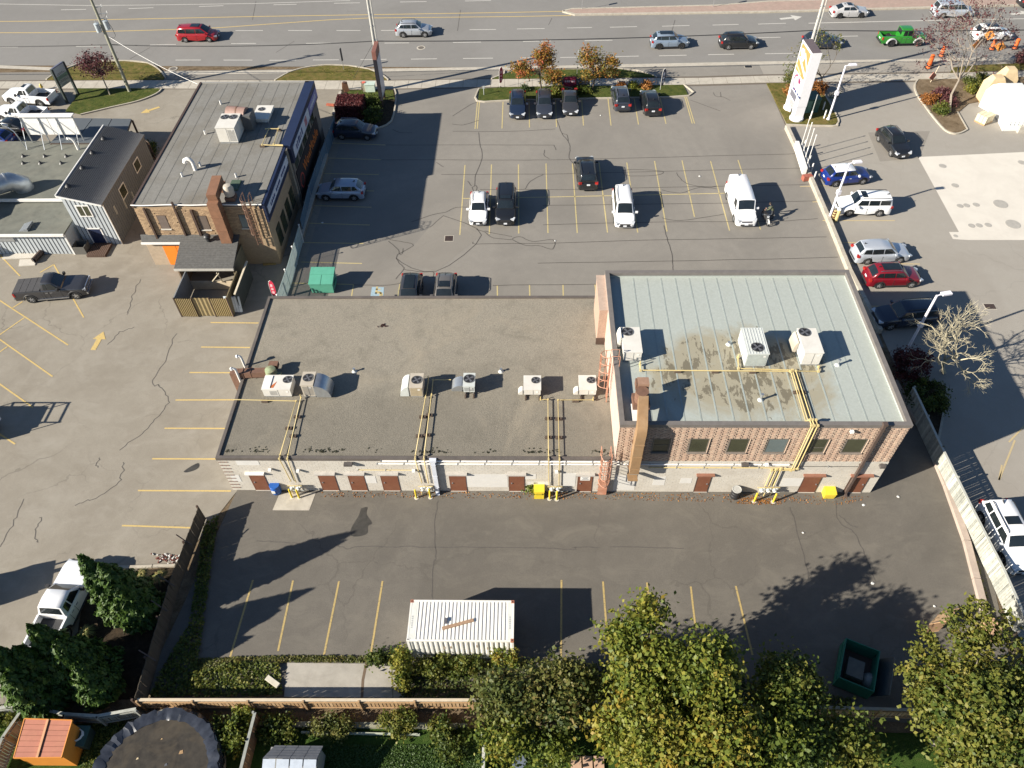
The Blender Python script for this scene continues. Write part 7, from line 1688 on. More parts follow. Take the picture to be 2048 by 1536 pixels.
for i,(x0,x1) in enumerate(((1140,1163),(1164,1185),(1186,1208))):
    a,b=G(x0+1,1513),G(x1,1513);t=tag(BX(a.x,6.4,.0,b.x-.03,a.y,.12).build('paving_slab',mat('pink_slab',(.44,.29,.20),.85,var=.12,scale=2,dirt=(.34,.22,.16))),('left','middle','right')[i]+' one of three pinkish paving slabs at the bottom edge','slab','pinkish paving slabs')
p=G(1037,1524,.6);t=thing('folding_chair','blue grey folded chair in the dark yard under the trees','chair',(p.x,p.y,0),.7);CB((0,0,.6),(.75,.7,.04),rx=.3).build('seat',mat('blue_grey_sheet',(.16,.19,.24),.5),t);CB((0,.4,.9),(.75,.05,.5),rx=.2).build('backrest',mat('blue_grey_sheet',(.16,.19,.24),.5),t)
for sx in(-.33,.33):TB([(sx,-.3,0),(sx,0,.58),(sx,.3,0)],.02,5).build('leg',GALV,t)
dk=thing('paved_path','grey paved strip at the lower right between lawn and tree','path',tuple(G(1890,1510)))
for r_ in range(5):
    for k in range(3):a=G(1880+k*26+r_*8,1488+r_*13);CB((a.x,a.y,.03),(.72,.32,.06),rz=-.12).W('paving_stone',mat('grey_paver',(.30,.28,.24),.9,var=.15),dk)
p,q=G(1868,1492),G(1905,1545);tag(BM((p.x,p.y,.12),(q.x,q.y,.12),.14,.22).build('timber_edging',mat('edging_brown',(.28,.20,.12),.85)),'brown timber edging left of the grey paved strip','edging')

# ================================================================ STREET FURNITURE
POLEW=mat('pole_wood',(.25,.245,.185),.85,var=.15,scale=3);POLEG=mat('pole_grey',(.40,.39,.36),.8,var=.1,scale=3);BARE=mat('cable_black',(.02,.02,.022),.6)
LPB=G(260,184);CPB=G(763,181);RPB=G(1600,166)
poles=[]
for nm,b,lab,m,H_ in(('utility_pole',LPB,'greenish wooden utility pole with two transformer cans near the plum tree',POLEW,11.5),('utility_pole',CPB,'grey utility pole with a riser pipe behind the tall black sign',POLEG,11.0),('utility_pole',RPB,'pale utility pole behind the station pylon sign',POLEG,11.0)):
    t=thing(nm,lab,'utility pole',tuple(b),0,'utility poles along the road');TB([(0,0,-.2),(0,0,H_*.5),(0,0,H_)],[.20,.17,.13],10).build('pole_shaft',m,t,True);BM((-1.1,0,H_-.6),(1.1,0,H_-.6),.1,.12).build('cross_arm',TIMB,t)
    for x in(-.95,-.35,.35,.95):CY((x,0,H_-.54),.05,.2,8).build('insulator',STEELG,t,True)
    if b is not LPB:TB([(.32,-.05,0),(.32,-.05,H_)],.07,6).build('riser_pipe',POLEG,t,True)
    if b is not LPB:
        for z in(5.9,7.4,8.6):BX(-.2,-.1,z,.42,.05,z+.08).build('band',GALV,t)
    poles.append(t)
t=poles[0]
TRC=mat('transformer_grey',(.45,.50,.53),.35,.3)
for x,z,y in((-.48,7.1,-.15),(.5,7.3,.1)):
    CY((x,y,z),.27,.85,14).build('transformer_can',TRC,t,True,40);LT((x,y,z+.85),[(.29,0),(.29,.05),(.12,.12)],12).build('transformer_lid',TRC,t,True)
    CY((x,y,z+.97),.04,.25,6).build('bushing',STEELG,t);BM((0,0,z+.4),(x,y,z+.4),.08,.1).build('bracket',GALV,t)
for z,w_ in((8.4,.9),(8.9,1.1),(9.6,.8)):BM((-.1,0,z),(w_,.1,z+.1),.05,.06).build('bracket',GALV,t);CY((w_,.1,z+.1),.05,.22,6).build('insulator',WHITEP,t);TB([(w_,.1,z+.2),(w_*.6,.12,z-.3),(.4,.05,z-.9)],.015,4).build('jumper_wire',BARE,t)
TB([(.75,.1,8.1),(.95,.1,7.4),(1.0,.1,6.6),(.75,.05,6.3),(.2,0,6.4)],.025,5).build('jumper_wire',BARE,t)
def cable(label,pts3,sag,r=.03,m=BARE,name='overhead_cable'):
    out=[]
    for i in range(len(pts3)-1):
        a,b=Vector(pts3[i]),Vector(pts3[i+1])
        for k in range(14):f=k/14;v=a.lerp(b,f);v.z-=sag*4*f*(1-f);out.append(v)
    out.append(Vector(pts3[-1]));o=TB(out,r,5).build(name,m,None,True);return tag(o,label,'cable')
c1=(LPB.x,LPB.y+.2,HZ((221,91),(260,184)));c2=(CPB.x,CPB.y+.2,HZ((746,84),(763,181)));c3=(RPB.x,RPB.y+.2,HZ((1621,61),(1600,166)))
cable('thick black overhead cable strung along the road between the three utility poles',[(LPB.x-45,LPB.y,6.2),c1,c2,c3,(RPB.x+45,RPB.y,6.4)],.35,.05)
cable('thin grey service wire from the left pole to the retail building roof',[(LPB.x+.2,LPB.y,6.5),tuple(G(395,168,6.5))],.3,.022,WHITEP,'service_wire')
cable('dark guy wire from the middle pole down to the verge',[(CPB.x-.2,CPB.y,5.4),tuple(G(706,158))],.0,.02,BARE,'guy_wire')
# tall black plaza sign
b0,b1=G(766,212),G(764,200);by=(b0.y+b1.y)/2;bxx=b0.x
sg=thing('pylon_sign','tall thin black sign with red brown top on the front planting bed','sign',(bxx,by,0))
BX(bxx-.22,by-1.15,.9,bxx+.18,by+1.2,5.6).W('sign_box',mat('sign_black',(.018,.017,.022),.5),sg);BX(bxx-.24,by-1.17,5.6,bxx+.2,by+1.22,6.5).W('sign_cap',mat('sign_red_brown',(.20,.085,.065),.6),sg)
BX(bxx+.182,by-1.05,1.2,bxx+.20,by+1.1,5.5).W('sign_face',mat('sign_face_grey',(.42,.42,.47),.4),sg)
for yy in(by-.9,by+.9):CY((bxx,yy,0),.13,.9,8).W('post',FRAMEB,sg)
# plaza directory sign at the left
p=G(135,206);ps=thing('plaza_sign','dark framed directory sign with pale green panels by the white pickups','sign',(p.x,p.y,0),R(72))
for x in(0,1.9):BX(x-.12,-.12,0,x+.12,.12,4.0).build('post',mat('sign_post_dark',(.035,.045,.042),.5),ps)
for k,(z0,z1,c_) in enumerate(((3.0,3.95,(.42,.45,.45)),(2.6,2.97,(.17,.27,.20)),(2.2,2.57,(.30,.32,.30)),(1.8,2.17,(.36,.39,.36)))):
    BX(.13,-.09,z0,1.77,.09,z1).build('sign_panel',mat('dir_panel%d'%k,c_,.5),ps)
    for j in range(2):BX(.3+.1*j,-.098,z0+.1+j*.12,1.5-.3*j,-.0905,z0+.15+j*.12).build('sign_text',mat('sign_text_dark',(.10,.12,.12),.6),ps)
BX(.12,-.1,3.96,1.78,.1,4.06).build('sign_cap',mat('sign_cap_slate',(.13,.14,.20),.5),ps)
p=G(86,180);fh=thing('fire_hydrant','yellow fire hydrant on the pavement beside the plaza sign','fire hydrant',tuple(p))
HY=mat('hydrant_yellow',(.62,.47,.13),.5);LT((0,0,0),[(.18,0),(.18,.06),(.12,.08),(.12,.55),(.15,.58),(.15,.64),(.10,.74),(.03,.80)],10).build('barrel_body',HY,fh,True,40)
for s in(-1,1):TB([(0,0,.45),(s*.22,0,.45)],.06,8).build('outlet',HY,fh,True)
TB([(0,0,.42),(0,-.22,.42)],.075,8).build('outlet',HY,fh,True)
# signs on posts
def post_sign(label,base,h,w_,sh_,m,head,name='street_sign',z=None,postm=GALV):
    p=G(*base);t=thing(name,label,'sign',tuple(p),R(head));CY((0,0,0),.035,h,6).build('post',postm,t);BX(-w_/2,-.05,h-sh_,w_/2,-.038,h+.02).build('sign_plate',m,t);return t
SGB=mat('sign_back_dark',(.035,.035,.04),.5)
post_sign('narrow dark street sign on a post in the middle grass verge',(688,141),2.7,.35,1.5,SGB,70)
post_sign('slim pale sign post between the two autumn trees',(1154,149),2.9,.4,.6,WHITEP,80)
post_sign('thin post standing on the median, left one',(1164,20),2.6,.4,.6,SGB,85);post_sign('thin post standing on the median, right one',(1426,16),2.6,.4,.6,SGB,85)
def feather(label,base,h,m1,m2,head,lean=0.0):
    p=G(*base);t=thing('feather_flag',label,'flag',tuple(p),R(head));n=10
    pole=[(0,0,0),(0,0,h*.5),(.02,0,h*.8),(.12,0,h*.95),(.3,0,h)];TB(pole,.018,5).build('pole',WHITEP,t,True)
    L_=[(0,.25*h),(.0,.5*h),(.02,.8*h),(.12,.95*h),(.3,h)];Rr_=[(.28,.22*h),(.46,.4*h),(.5,.7*h),(.46,.88*h),(.34,.985*h)]
    mb=MB()
    for i in range(4):mb.add([(L_[i][0],.0,L_[i][1]),(Rr_[i][0],.03,Rr_[i][1]),(Rr_[i+1][0],.03,Rr_[i+1][1]),(L_[i+1][0],0,L_[i+1][1])],[(0,1,2,3)])
    mb.build('banner',m1,t);
    for k,(z0,z1) in enumerate(((.34,.46),(.52,.62),(.68,.82))):AD([(.12,-.02,z0*h),(.32,.0,z0*h-.03),(.36,.0,z1*h-.03),(.16,-.02,z1*h)],[(0,1,2,3)]).build('banner_print',m2,t)
    BX(-.25,-.25,0,.25,.25,.05).build('base_plate',FRAMEB,t);return t
REDF=mat('flag_red',(.42,.018,.05),.7);PNKF=mat('flag_print_pink',(.66,.35,.38),.7);DKF=mat('flag_dark',(.09,.085,.11),.7);WHF=mat('flag_white',(.66,.66,.70),.7)
feather('red feather flag with pale lettering at the corner of the front bed',(999,176),2.5,REDF,PNKF,25)
feather('black and white feather flag at the right end of the front bed',(1320,181),2.6,DKF,WHF,20)
feather('red feather flag leaning at the foot of the pale metal fence',(547,599),2.2,REDF,PNKF,-10)
p=G(968,191);t=thing('small_post','short pale post near the red flag in the front bed','post',tuple(p));CY((0,0,0),.045,1.1,8).build('shaft',STEELG,t);BX(-.12,-.03,.85,.12,.03,1.15).build('plate',STEELG,t)
# maroon sign; its dark board stands in for tree and sign shade
p,q=G(1108,179),G(1180,178);ms=thing('sign_and_shade_board','maroon sale sign on a low dark board that stands in for shade, in front of the autumn trees','sign',((p.x+q.x)/2,p.y,0))
BX(p.x,p.y-.1,.1,q.x,p.y+.12,1.35).W('board',mat('shade_dark_board',(.055,.062,.075),.6),ms)  # dark box added where shade lies on the sidewalk
a,b=AY(1127,172,p.y),AY(1150,172,p.y);ss=BX(a.x,p.y-.16,.45,b.x+.1,p.y-.102,1.6).W('sale_sign',mat('maroon_sign',(.21,.02,.05),.5),ms)
for k,wd in enumerate((.17,.2,.12,.19,.16)):BX(a.x+.12+k*.25,p.y-.168,.95,a.x+.12+k*.25+wd,p.y-.162,1.18).W('sign_letter',mat('sign_letter_pale',(.55,.42,.45),.5),ss)
BX(q.x-.05,p.y-.12,0,q.x+.05,p.y+.1,1.7).W('post',WHITEP,ms)
# little signs, cabinet and hedge edge near the black sign
for lab,px,py,m in(('brown and orange sandwich board on the pavement edge by the purple hedge',692,182,(.35,.16,.08)),('pale sandwich board with a round red top beside the purple hedge',730,182,(.5,.42,.34))):
    p=G(px,py);t=thing('sandwich_board',lab,'sign',tuple(p),R(30))
    for s in(-1,1):CB((0,s*.22,.55),(.6,.03,1.15),rx=s*.36).build('board_panel',mat('sandwich%d'%px,m,.6),t)
    CY((0,0,1.05),.22,.04,12).build('round_top',mat('round_sign_red',(.6,.12,.08),.5) if px==730 else FRAMEB,t)
p=G(742,183);t=thing('utility_cabinet','pale green utility cabinet at the foot of the black sign','cabinet',tuple(p));BX(-.55,-.35,0,.55,.35,.95).build('cabinet_body',mat('pale_green_cabinet',(.42,.50,.44),.5),t);BX(-.6,-.4,.951,.6,.4,1.03).build('lid',mat('pale_green_cabinet',(.42,.50,.44),.5),t)
p=G(726,180);t=thing('marker_post','short dark marker post left of the pale green cabinet','post',tuple(p));BX(-.09,-.09,0,.09,.09,.9).build('shaft',FRAMEB,t);BX(-.11,-.11,.9,.11,.11,.98).build('cap',FRAMEB,t)
p,q=G(668,235),G(682,190);ew=thing('edging_wall','pale timber edging along the purple hedge','edging',tuple(p));BM((p.x,p.y,.2),(q.x,q.y,.2),.25,.4).W('beam',mat('pale_edging',(.40,.40,.34),.8),ew);BM((p.x,p.y,.43),(q.x,q.y,.43),.3,.05).W('cap',CONC,ew)
p=G(662,212);t=thing('site_sign','small orange red board lying on the drive left of the purple hedge','sign',tuple(p));CB((0,0,.15),(1.0,.5,.05),ry=.12).build('panel',mat('orange_red_board',(.48,.13,.07),.6),t);BX(-.3,-.02,0,.3,.02,.12).build('foot',FRAMEB,t)
# station: low wall, lamp posts, pylon sign, tank vents
lw=[G(x,y,.45) for x,y in((1574,250),(1620,348),(1660,440),(1700,538))];lwt=thing('low_wall','low tan concrete wall between the front lot and the station','wall',(lw[1].x,lw[1].y,0));lw.append(Vector((28.35,43.5,0)))
for i in range(len(lw)-1):
    a,b=lw[i],lw[i+1];n=max(1,int((b-a).length/3.0))
    for k in range(n):p,q=a.lerp(b,k/n+.003),a.lerp(b,(k+1)/n-.003);wall_strip(MB(),[(p.x,p.y),(q.x,q.y)],.34,0,.5).W('wall_section',CURB,lwt)
LMP=mat('lamp_post_white',(.70,.68,.74),.4)
for lab,base,arm in(('white lamp post beside the pylon sign at the station entrance',(1656,240),0.1),('white lamp post rising in front of the blue and white SUVs',(1657,440),.15),('white lamp post in front of the bare tree by the brick block',(1811,705),.2)):
    p=G(*base);t=thing('lamp_post',lab,'lamp post',tuple(p),arm,'white lamp posts of the station');TB([(0,0,0),(0,0,3),(0,0,6.1)],[.11,.10,.085],10).build('shaft',LMP,t,True);LT((0,0,0),[(.2,0),(.2,.1),(.13,.3)],10).build('foot',LMP,t,True);BM((0,0,6.05),(.35,.0,6.15),.07,.07).build('arm',LMP,t);CB((.72,0,6.17),(.75,.36,.13)).build('lamp_head',LMP,t);BX(-.16,-.16,2.9,.16,.16,3.3).build('junction_box',LMP,t)
a,b=G(1580,218),G(1592,239);H_=7.55;d=(b-a);L_=d.length;mid=(a+b)/2;d.normalize()
py=thing('pylon_sign','tall white station pylon sign with orange and purple logos on two legs','sign',tuple(mid),math.atan2(d.y,d.x))
WSG=mat('pylon_white',(.74,.73,.75),.45,var=.03);hw_=L_/2
for s in(-1,1):BX(s*hw_-.42,-.5,.0,s*hw_+.42,.5,1.7).build('leg',WSG,py);LT((s*hw_,0,0),[(.75,0),(.75,.3),(.45,.45)],12).build('leg_foot',WSG,py,True)
BX(-hw_-.45,-.52,1.7,hw_+.45,.52,H_).build('sign_box',WSG,py);BX(-hw_-.40,-.47,H_,hw_+.40,.47,H_+.05).build('top_panel',mat('pylon_top_brown',(.11,.085,.09),.6),py)
# picture face looks towards the front lot (local -y when the sign runs towards the camera)
nrm=Vector((-d.y,d.x,0));sgn=1 if nrm.x<0 else-1
def pf(x0,z0,x1,z1,m,name,o=.53,parent=py):
    y=sgn*o;return BX(x0,min(y,y+sgn*.02),z0,x1,max(y,y+sgn*.02),z1).build(name,m,parent)
op=pf(-hw_-.2,4.55,hw_+.2,7.35,mat('pylon_orange',(.60,.22,.07),.5),'orange_panel')
def pf_poly(pts,m,name,parent,o=.556):return PL([(x,sgn*o,z) for x,z in pts]).build(name,m,parent)
pf_poly([(-1.1,6.9),(-.3,7.1),(.2,6.5),(.0,5.9),(-.5,6.1),(-1.0,6.3)],WSG,'logo_shape',op);pf_poly([(-1.3,5.9),(-.95,6.1),(1.5,5.2),(1.3,4.9)],WSG,'logo_bar',op);pf_poly([(-1.6,5.0),(-1.4,5.2),(.4,4.75),(.3,4.6)],mat('logo_cream',(.70,.55,.30),.5),'logo_bar',op);pf_poly([(-.1,6.8),(.15,6.95),(1.5,5.9),(1.35,5.7)],WSG,'logo_bar',op)
rg=MB();n=20;PUR=mat('logo_purple',(.22,.02,.09),.5)
for k in range(14):
    a0,a1=R(100+k*13),R(100+(k+1)*13);rg.add([((1.0*math.cos(a))*1.1,sgn*.535,3.6+.85*math.sin(a)) for a in(a0,a1)]+[((.82*math.cos(a))*1.1,sgn*.535,3.6+.68*math.sin(a)) for a in(a1,a0)],[(0,1,2,3)])
rg.build('ring_logo',PUR,py);pf_poly([(-.1,4.35),(.75,4.2),(.65,3.65),(.2,3.8)],PUR,'logo_shape',py,.535)
pf(-hw_+.1,1.85,hw_-.3,2.55,mat('price_panel_grey',(.13,.13,.16),.4),'price_panel')
for k in range(4):pf(-hw_+.5+k*.6,2.68,-hw_+.9+k*.6,2.9,mat('sign_blue_letters',(.012,.03,.13),.5),'sign_letter')
TGR=mat('kiosk_green',(.018,.075,.06),.5)
p=G(1606,222);t=thing('transformer_cabinet','dark green transformer cabinet beside the pylon sign','cabinet',(p.x+.5,p.y+.3,0),.1);BX(-.85,-.9,0,.85,.9,1.6).build('cabinet_body',TGR,t);BX(-.9,-.95,1.601,.9,.95,1.7).build('lid',TGR,t);BX(-.86,-.93,.15,-.05,-.902,1.5).build('door',mat('kiosk_green_sunlit',(.10,.20,.15),.5),t);BX(.05,-.93,.15,.8,-.902,1.5).build('door',TGR,t)  # left door paler green: the sunlit face put into its paint
for lab,base,h in(('tall slender white pipe post in front of the green cabinet',(1620,239),2.9),('short white bollard post left of the lamp post foot',(1647.5,238),1.1),('short grey post in the pylon shadow behind the lamp post',(1645,221),.95),('thin white post between the pylon legs',(1579.5,225),.7)):
    p=G(*base);t=thing('pipe_post',lab,'post',tuple(p),0,'pipe posts on the station island');CY((0,0,0),.085,min(h,1.0),8).build('sleeve',WHITEP,t,True);CY((0,0,min(h,1.0)),.05,max(.1,h-1.0),8).build('pipe_end',STEELG,t,True)
a,b=G(1594,284,1.0),G(1611,338,1.0);vt=thing('tank_vents','white tank vent rack with four tall thin masts on the low wall','vent rack',((a.x+b.x)/2,(a.y+b.y)/2,0))
BM((a.x,a.y,.75),(b.x,b.y,.75),.35,.75).W('rack_box',WHITEP,vt);BM((a.x+.5,a.y-.2,.9),(b.x+.5,b.y+.4,.9),.09,.09).W('rack_rail',WHITEP,vt);BM((a.x+.5,a.y-.2,.4),(b.x+.5,b.y+.4,.4),.09,.09).W('rack_rail',WHITEP,vt);BM((b.x-.2,b.y-.5,.3),(b.x+.7,b.y-.3,.3),.5,.5).W('valve_box',mat('valve_red',(.3,.09,.06),.6),vt)
for k in range(4):p=a.lerp(b,.12+k*.23);CY((p.x+.35,p.y,0),.035,4.1,6).W('mast',WHITEP,vt);CY((p.x+.35,p.y,4.1),.06,.1,6).W('mast_cap',WHITEP,vt)
for k in range(5):p=a.lerp(b,-.05+k*.29);CY((p.x+.95,p.y,0),.075,1.05,8).W('guard_post',WHITEP,vt)
for k,(px,py_) in enumerate(((1664,441),(1671,443))):
    p=G(px,py_);t=thing('post_guard',('striped orange and black post guard against the lamp post','yellow post guard nearest the boxy white SUV')[k],'bollard',tuple(p),0,'post guards at the lamp post');CY((0,0,0),.16,1.15,10).build('guard_body',GAS,t,True)
    if k==0:
        for z in(.15,.42,.69,.96):CY((0,0,z),.168,.13,10).build('stripe',mat('stripe_dark',(.10,.03,.02),.5),t,True)
    else:LT((0,0,1.15),[(.16,0),(.1,.06),(.02,.08)],10).build('dome',GAS,t,True)
# tank hatches in the pad, drains, manholes
for(px,py_,r_,c_,lab) in((1885,332,.32,(.42,.18,.14),'red tank lid alone at the upper left of the pale pad'),(1910,371,.30,(.44,.20,.16),'red tank lid alone at the left edge of the pale pad'),(2043,325,.32,(.22,.21,.20),'grey tank lid at the right edge of the pale pad'),(1920,412,.26,(.16,.17,.16),'dark grey lid, left in the row of three small lids'),(1933,411,.26,(.50,.26,.24),'pink lid in the middle of the row of three small lids'),(1952,409.5,.27,(.46,.14,.14),'red lid, right in the row of three small lids'),(2001,408,.62,(.30,.29,.27),'large grey round lid right of the three small lids'),(1943,451.5,.26,(.20,.20,.19),'grey lid, left of the close pair near the yellow one'),(1958,451,.26,(.22,.22,.21),'grey lid, right of the close pair near the yellow one'),(1976,450,.27,(.52,.40,.20),'yellow lid beside the pair of grey lids'),(2026,448.5,.62,(.29,.29,.29),'large grey round lid at the lower right of the pale pad'),(1911,472,.16,(.42,.40,.36),'small pale lid at the lower corner of the pale pad')):
    p=G(px,py_);t=thing('tank_hatch',lab,'lid',(p.x,p.y,0),0,'tank hatches in the station pad');CY((0,0,.0),r_,.015,20).build('cover',mat('lid%d%d'%(px,py_),c_,.7),t);LT((0,0,0),[(r_+.04,0),(r_+.05,.012),(r_+.01,.02)],20).build('frame',mat('lid_ring',(.33,.31,.28),.8),t)
for px,py_,w_,d_,lab,m in((898,477,.75,.75,'square dark drain grate in the front lot',FRAMEB),(1980,613,.85,.6,'rectangular dark drain grate on the station drive',FRAMEB),(1497,133.5,.85,.5,'dark drain grate in the gutter by the front lot entrance',FANB)):
    p=G(px,py_);t=thing('drain_grate',lab,'drain',(p.x,p.y,0));BX(-w_/2-.06,-d_/2-.06,-.05,w_/2+.06,d_/2+.06,.008).build('frame',CONC,t)
    for k in range(7):x=-w_/2+w_*k/7;BX(x,-d_/2,.009,x+w_/7*.6,d_/2,.018).build('bar',m,t)
    BX(-w_/2,-d_/2,.0085,w_/2,d_/2,.012).build('pit',FANB,t)
for px,py_,lab in((842,95.5,'round manhole cover in the road below the silver blue SUV'),(346,137.5,'round manhole cover at the drive by the left island')):
    p=G(px,py_);t=thing('manhole_cover',lab,'manhole',(p.x,p.y,0));CY((0,0,0),.55,.012,20).build('collar',CONC,t);CY((0,0,.0125),.38,.008,18).build('cover',mat('manhole_iron',(.12,.105,.09),.7),t)
p=G(799,589);t=tag(BX(p.x-.1,p.y-.9,0,p.x+.1,p.y+.9,.12).box(p.x-.07,p.y-.85,.12,p.x+.07,p.y+.85,.15).build('wheel_stop',mat('yellow_stop',(.45,.40,.16),.8)),'yellow concrete wheel stop left of the two half hidden SUVs','wheel stop')
# roadworks at the right
BOR=mat('barrel_orange',(.62,.12,.025),.5);BBL=mat('barrel_black',(.03,.022,.02),.5)
for lab,base in(('orange and black traffic barrel, lower one by the kerb gap',(1856,136)),('orange traffic barrel in the road left of the bare roadside tree',(1882,112)),('dark orange barrel seen behind the roadwork sign',(1983,99)),('orange traffic barrel at the right edge of the roadworks',(2029,97)),('orange and black traffic barrel stacked just behind the lower one',(1859,129))):
    p=G(*base);t=thing('traffic_barrel',lab,'traffic barrel',tuple(p),0,'traffic barrels of the roadworks');LT((0,0,0),[(.30,0),(.27,.1),(.22,1.15),(.12,1.22)],12).build('drum',BOR,t,True,40)
    for z in(.25,.55,.85):LT((0,0,z),[(.292-.045*z/.5,0),(.285-.045*z/.5,.15)],12).build('band',BBL,t,True)
    BX(-.36,-.36,0,.36,.36,.06).build('rubber_base',BLACKP,t)
ORSG=mat('roadwork_orange',(.70,.27,.06),.5)
def diamond(lab,base,h,s_,head):
    p=G(*base);t=thing('roadwork_sign',lab,'sign',tuple(p),R(head),'orange roadwork signs')
    for x in(-.25,.25):TB([(x,0,0),(x,.0,h-s_*.2)],.03,5).build('leg',GALV,t)
    pl_=AD([(0,-.05,h-s_),(s_,-.05,h),(0,-.05,h+s_),(-s_,-.05,h),(0,-.02,h-s_),(s_,-.02,h),(0,-.02,h+s_),(-s_,-.02,h)],[(0,1,2,3),(7,6,5,4),(0,4,5,1),(1,5,6,2),(2,6,7,3),(3,7,4,0)]).build('plate',ORSG,t)
    AD([(-.1,-.056,h-s_*.5),(.1,-.056,h-s_*.5),(.12,-.056,h+s_*.4),(-.02,-.056,h+s_*.55)],[(0,1,2,3)]).build('symbol',FRAMEB,pl_)
diamond('orange diamond roadwork sign on two legs, the nearer one',(1985,126),2.0,.62,-25);diamond('orange diamond roadwork sign in front of the white SUV, the farther one',(1962,108),2.3,.62,-25);diamond('orange diamond sign half hidden in the bare roadside tree',(1938,122),2.0,.6,20)
of_=thing('snow_fence','sagging orange plastic fence on timber stakes at the right edge','fence',tuple(G(2015,185)));OFM=mat('orange_mesh',(.40,.085,.03),.7,var=.15,scale=3)
pts=[G(x,y) for x,y in((1998,172),(2012,190),(2030,206),(2052,212))]
for i in range(3):a,b=pts[i],pts[i+1];AD([(a.x,a.y,.1),(b.x,b.y,.1),(b.x+.5,b.y+.8,1.3),(a.x+.5,a.y+.8,1.3)],[(0,1,2,3)]).W('mesh_panel',OFM,of_);BM((a.x,a.y,0),(a.x+.6,a.y+.9,1.6),.1,.1).W('stake',PCAP,of_)
p=G(1860,166);t=thing('site_sign','small tilted pink and dark board on a stake at the bed corner','sign',tuple(p));CB((0,0,.8),(.9,.05,.7),ry=.6,rz=.5).build('board',mat('pinkish_board',(.40,.16,.12),.6),t);BM((0,0,0),(.4,.3,1.9),.06,.06).build('stake',PCAP,t)
# wrapped stack and masonry pallet at the right edge
q=[G(x,y) for x,y in((1990,230),(2004,262),(2060,262),(2050,215))]
ws=thing('wrapped_stack','white tarpaulin wrapped stack at the right edge of the station','covered stack',(q[1].x+1.5,q[1].y+1.5,0))
base=[Vector((v.x,v.y,0)) for v in(q[1],q[2],q[2]+Vector((0,5,0)),q[1]+Vector((-.6,5,0)),q[0])];cen=sum(base,Vector())/5
rings=[]
for f,z in((1.0,0),(1.02,.8),(1.0,1.9),(.88,2.7),(.62,3.2),(.2,3.35)):rings.append([cen+(v-cen)*f*random.uniform(.97,1.03)+Vector((0,0,z+random.uniform(-.05,.05))) for v in base])
MB().loft(rings).W('tarpaulin',mat('tarp_white',(.72,.72,.70),.5,var=.05,scale=1.5,bmp=.3),ws,True,28)
for k in range(6):a=rings[1][0].lerp(rings[1][1],.12+k*.14);b=rings[3][0].lerp(rings[3][1],.12+k*.14);TB([a+Vector((0,-.06,0)),b+Vector((0,-.06,0))],.035,5).W('tarp_fold',mat('tarp_white',(.72,.72,.70),.5),ws,True)
BX(q[1].x+1.4,q[1].y-.5,0,q[1].x+2.6,q[1].y-.1,.75).W('base_block',CONC,ws)
for k,(dx,dy,w_,h_) in enumerate(((.8,6.2,2.0,2.9),(2.4,7.2,1.8,3.3))):t=thing('wrapped_pallet',('tan wrapped pallet just behind the white tarpaulin stack','taller tan wrapped pallet at the far right edge')[k],'pallet',(q[1].x+dx,q[1].y+dy,0));MB().loft([[(-w_/2,-.8,.15),(w_/2,-.8,.15),(w_/2,.8,.15),(-w_/2,.8,.15)],[(-w_/2*.96,-.75,h_*.7),(w_/2*.96,-.75,h_*.7),(w_/2*.96,.75,h_*.7),(-w_/2*.96,.75,h_*.7)],[(-w_/2*.5,-.4,h_),(w_/2*.5,-.4,h_),(w_/2*.5,.4,h_),(-w_/2*.5,.4,h_)]]).build('load',mat('tan_wrap',(.52,.40,.24),.7,var=.12,scale=2),t,True,30);BX(-w_/2,-.8,0,w_/2,.8,.14).build('base',PINE[1],t)
p=G(1966,243);t=thing('masonry_pallet','pallet of cream masonry blocks beside the white tarpaulin stack','pallet',tuple(p),R(35));BX(-.75,-.6,0,.75,.6,.14).build('base',PINE[1],t)
bm2=BX(-.235,-.185,0,.235,.185,.19).mesh('block',mat('cream_block',(.55,.48,.34),.85,var=.08,scale=4))
for z in range(4):
    for i in range(3):
        for j in range(3):
            if z==3 and i==2 and j==2:continue
            child('block',bm2,t,(-.5+i*.5,-.4+j*.4,.15+z*.2))
t=tag(CB(tuple(G(1990,172,.4)),(.35,.35,.9),rx=.3).cbox(tuple(G(1993,166,.4)),(.3,.3,.5),rx=.3).build('timber_offcut',PCAP),'short pale timber offcut standing in the right planting bed','timber')
# off-road person with motorcycle in the front lot
SKIN=mat('skin',(.42,.26,.19),.5);JACK=mat('olive_jacket',(.075,.085,.05),.8);TROU=mat('dark_trousers',(.022,.024,.03),.8);HAIRM=mat('dark_hair',(.02,.015,.012),.7)
pb=G(1532,452)
mc=thing('motorcycle','dark motorcycle with a white fender standing beside the white van','motorcycle',(pb.x,pb.y+.75,0),R(-84))
def torus(c,r_,w_,m,par,name):
    mb=MB();n,k=18,8
    for i in range(n):
        a=2*math.pi*i/n
        for j in range(k):b=2*math.pi*j/k;rr=r_+w_*math.cos(b);mb.v.append((c[0]+rr*math.cos(a),c[1]+w_*math.sin(b),c[2]+rr*math.sin(a)))
    for i in range(n):
        for j in range(k):mb.f.append((i*k+j,i*k+(j+1)%k,((i+1)%n)*k+(j+1)%k,((i+1)%n)*k+j));mb.m.append(0)
    return mb.build(name,m,par,True)
for x in(.72,-.68):
    w_=torus((x,0,.31),.25,.06,TYRE,mc,'wheel');
    for k in range(6):a=k*math.pi/3;TB([(x,0,.31),(x+.22*math.cos(a),0,.31+.22*math.sin(a))],.012,4).build('spoke',RIM,w_)
CB((0,0,.45),(.62,.28,.36)).build('engine',mat('engine_grey',(.10,.10,.105),.4,.5),mc)
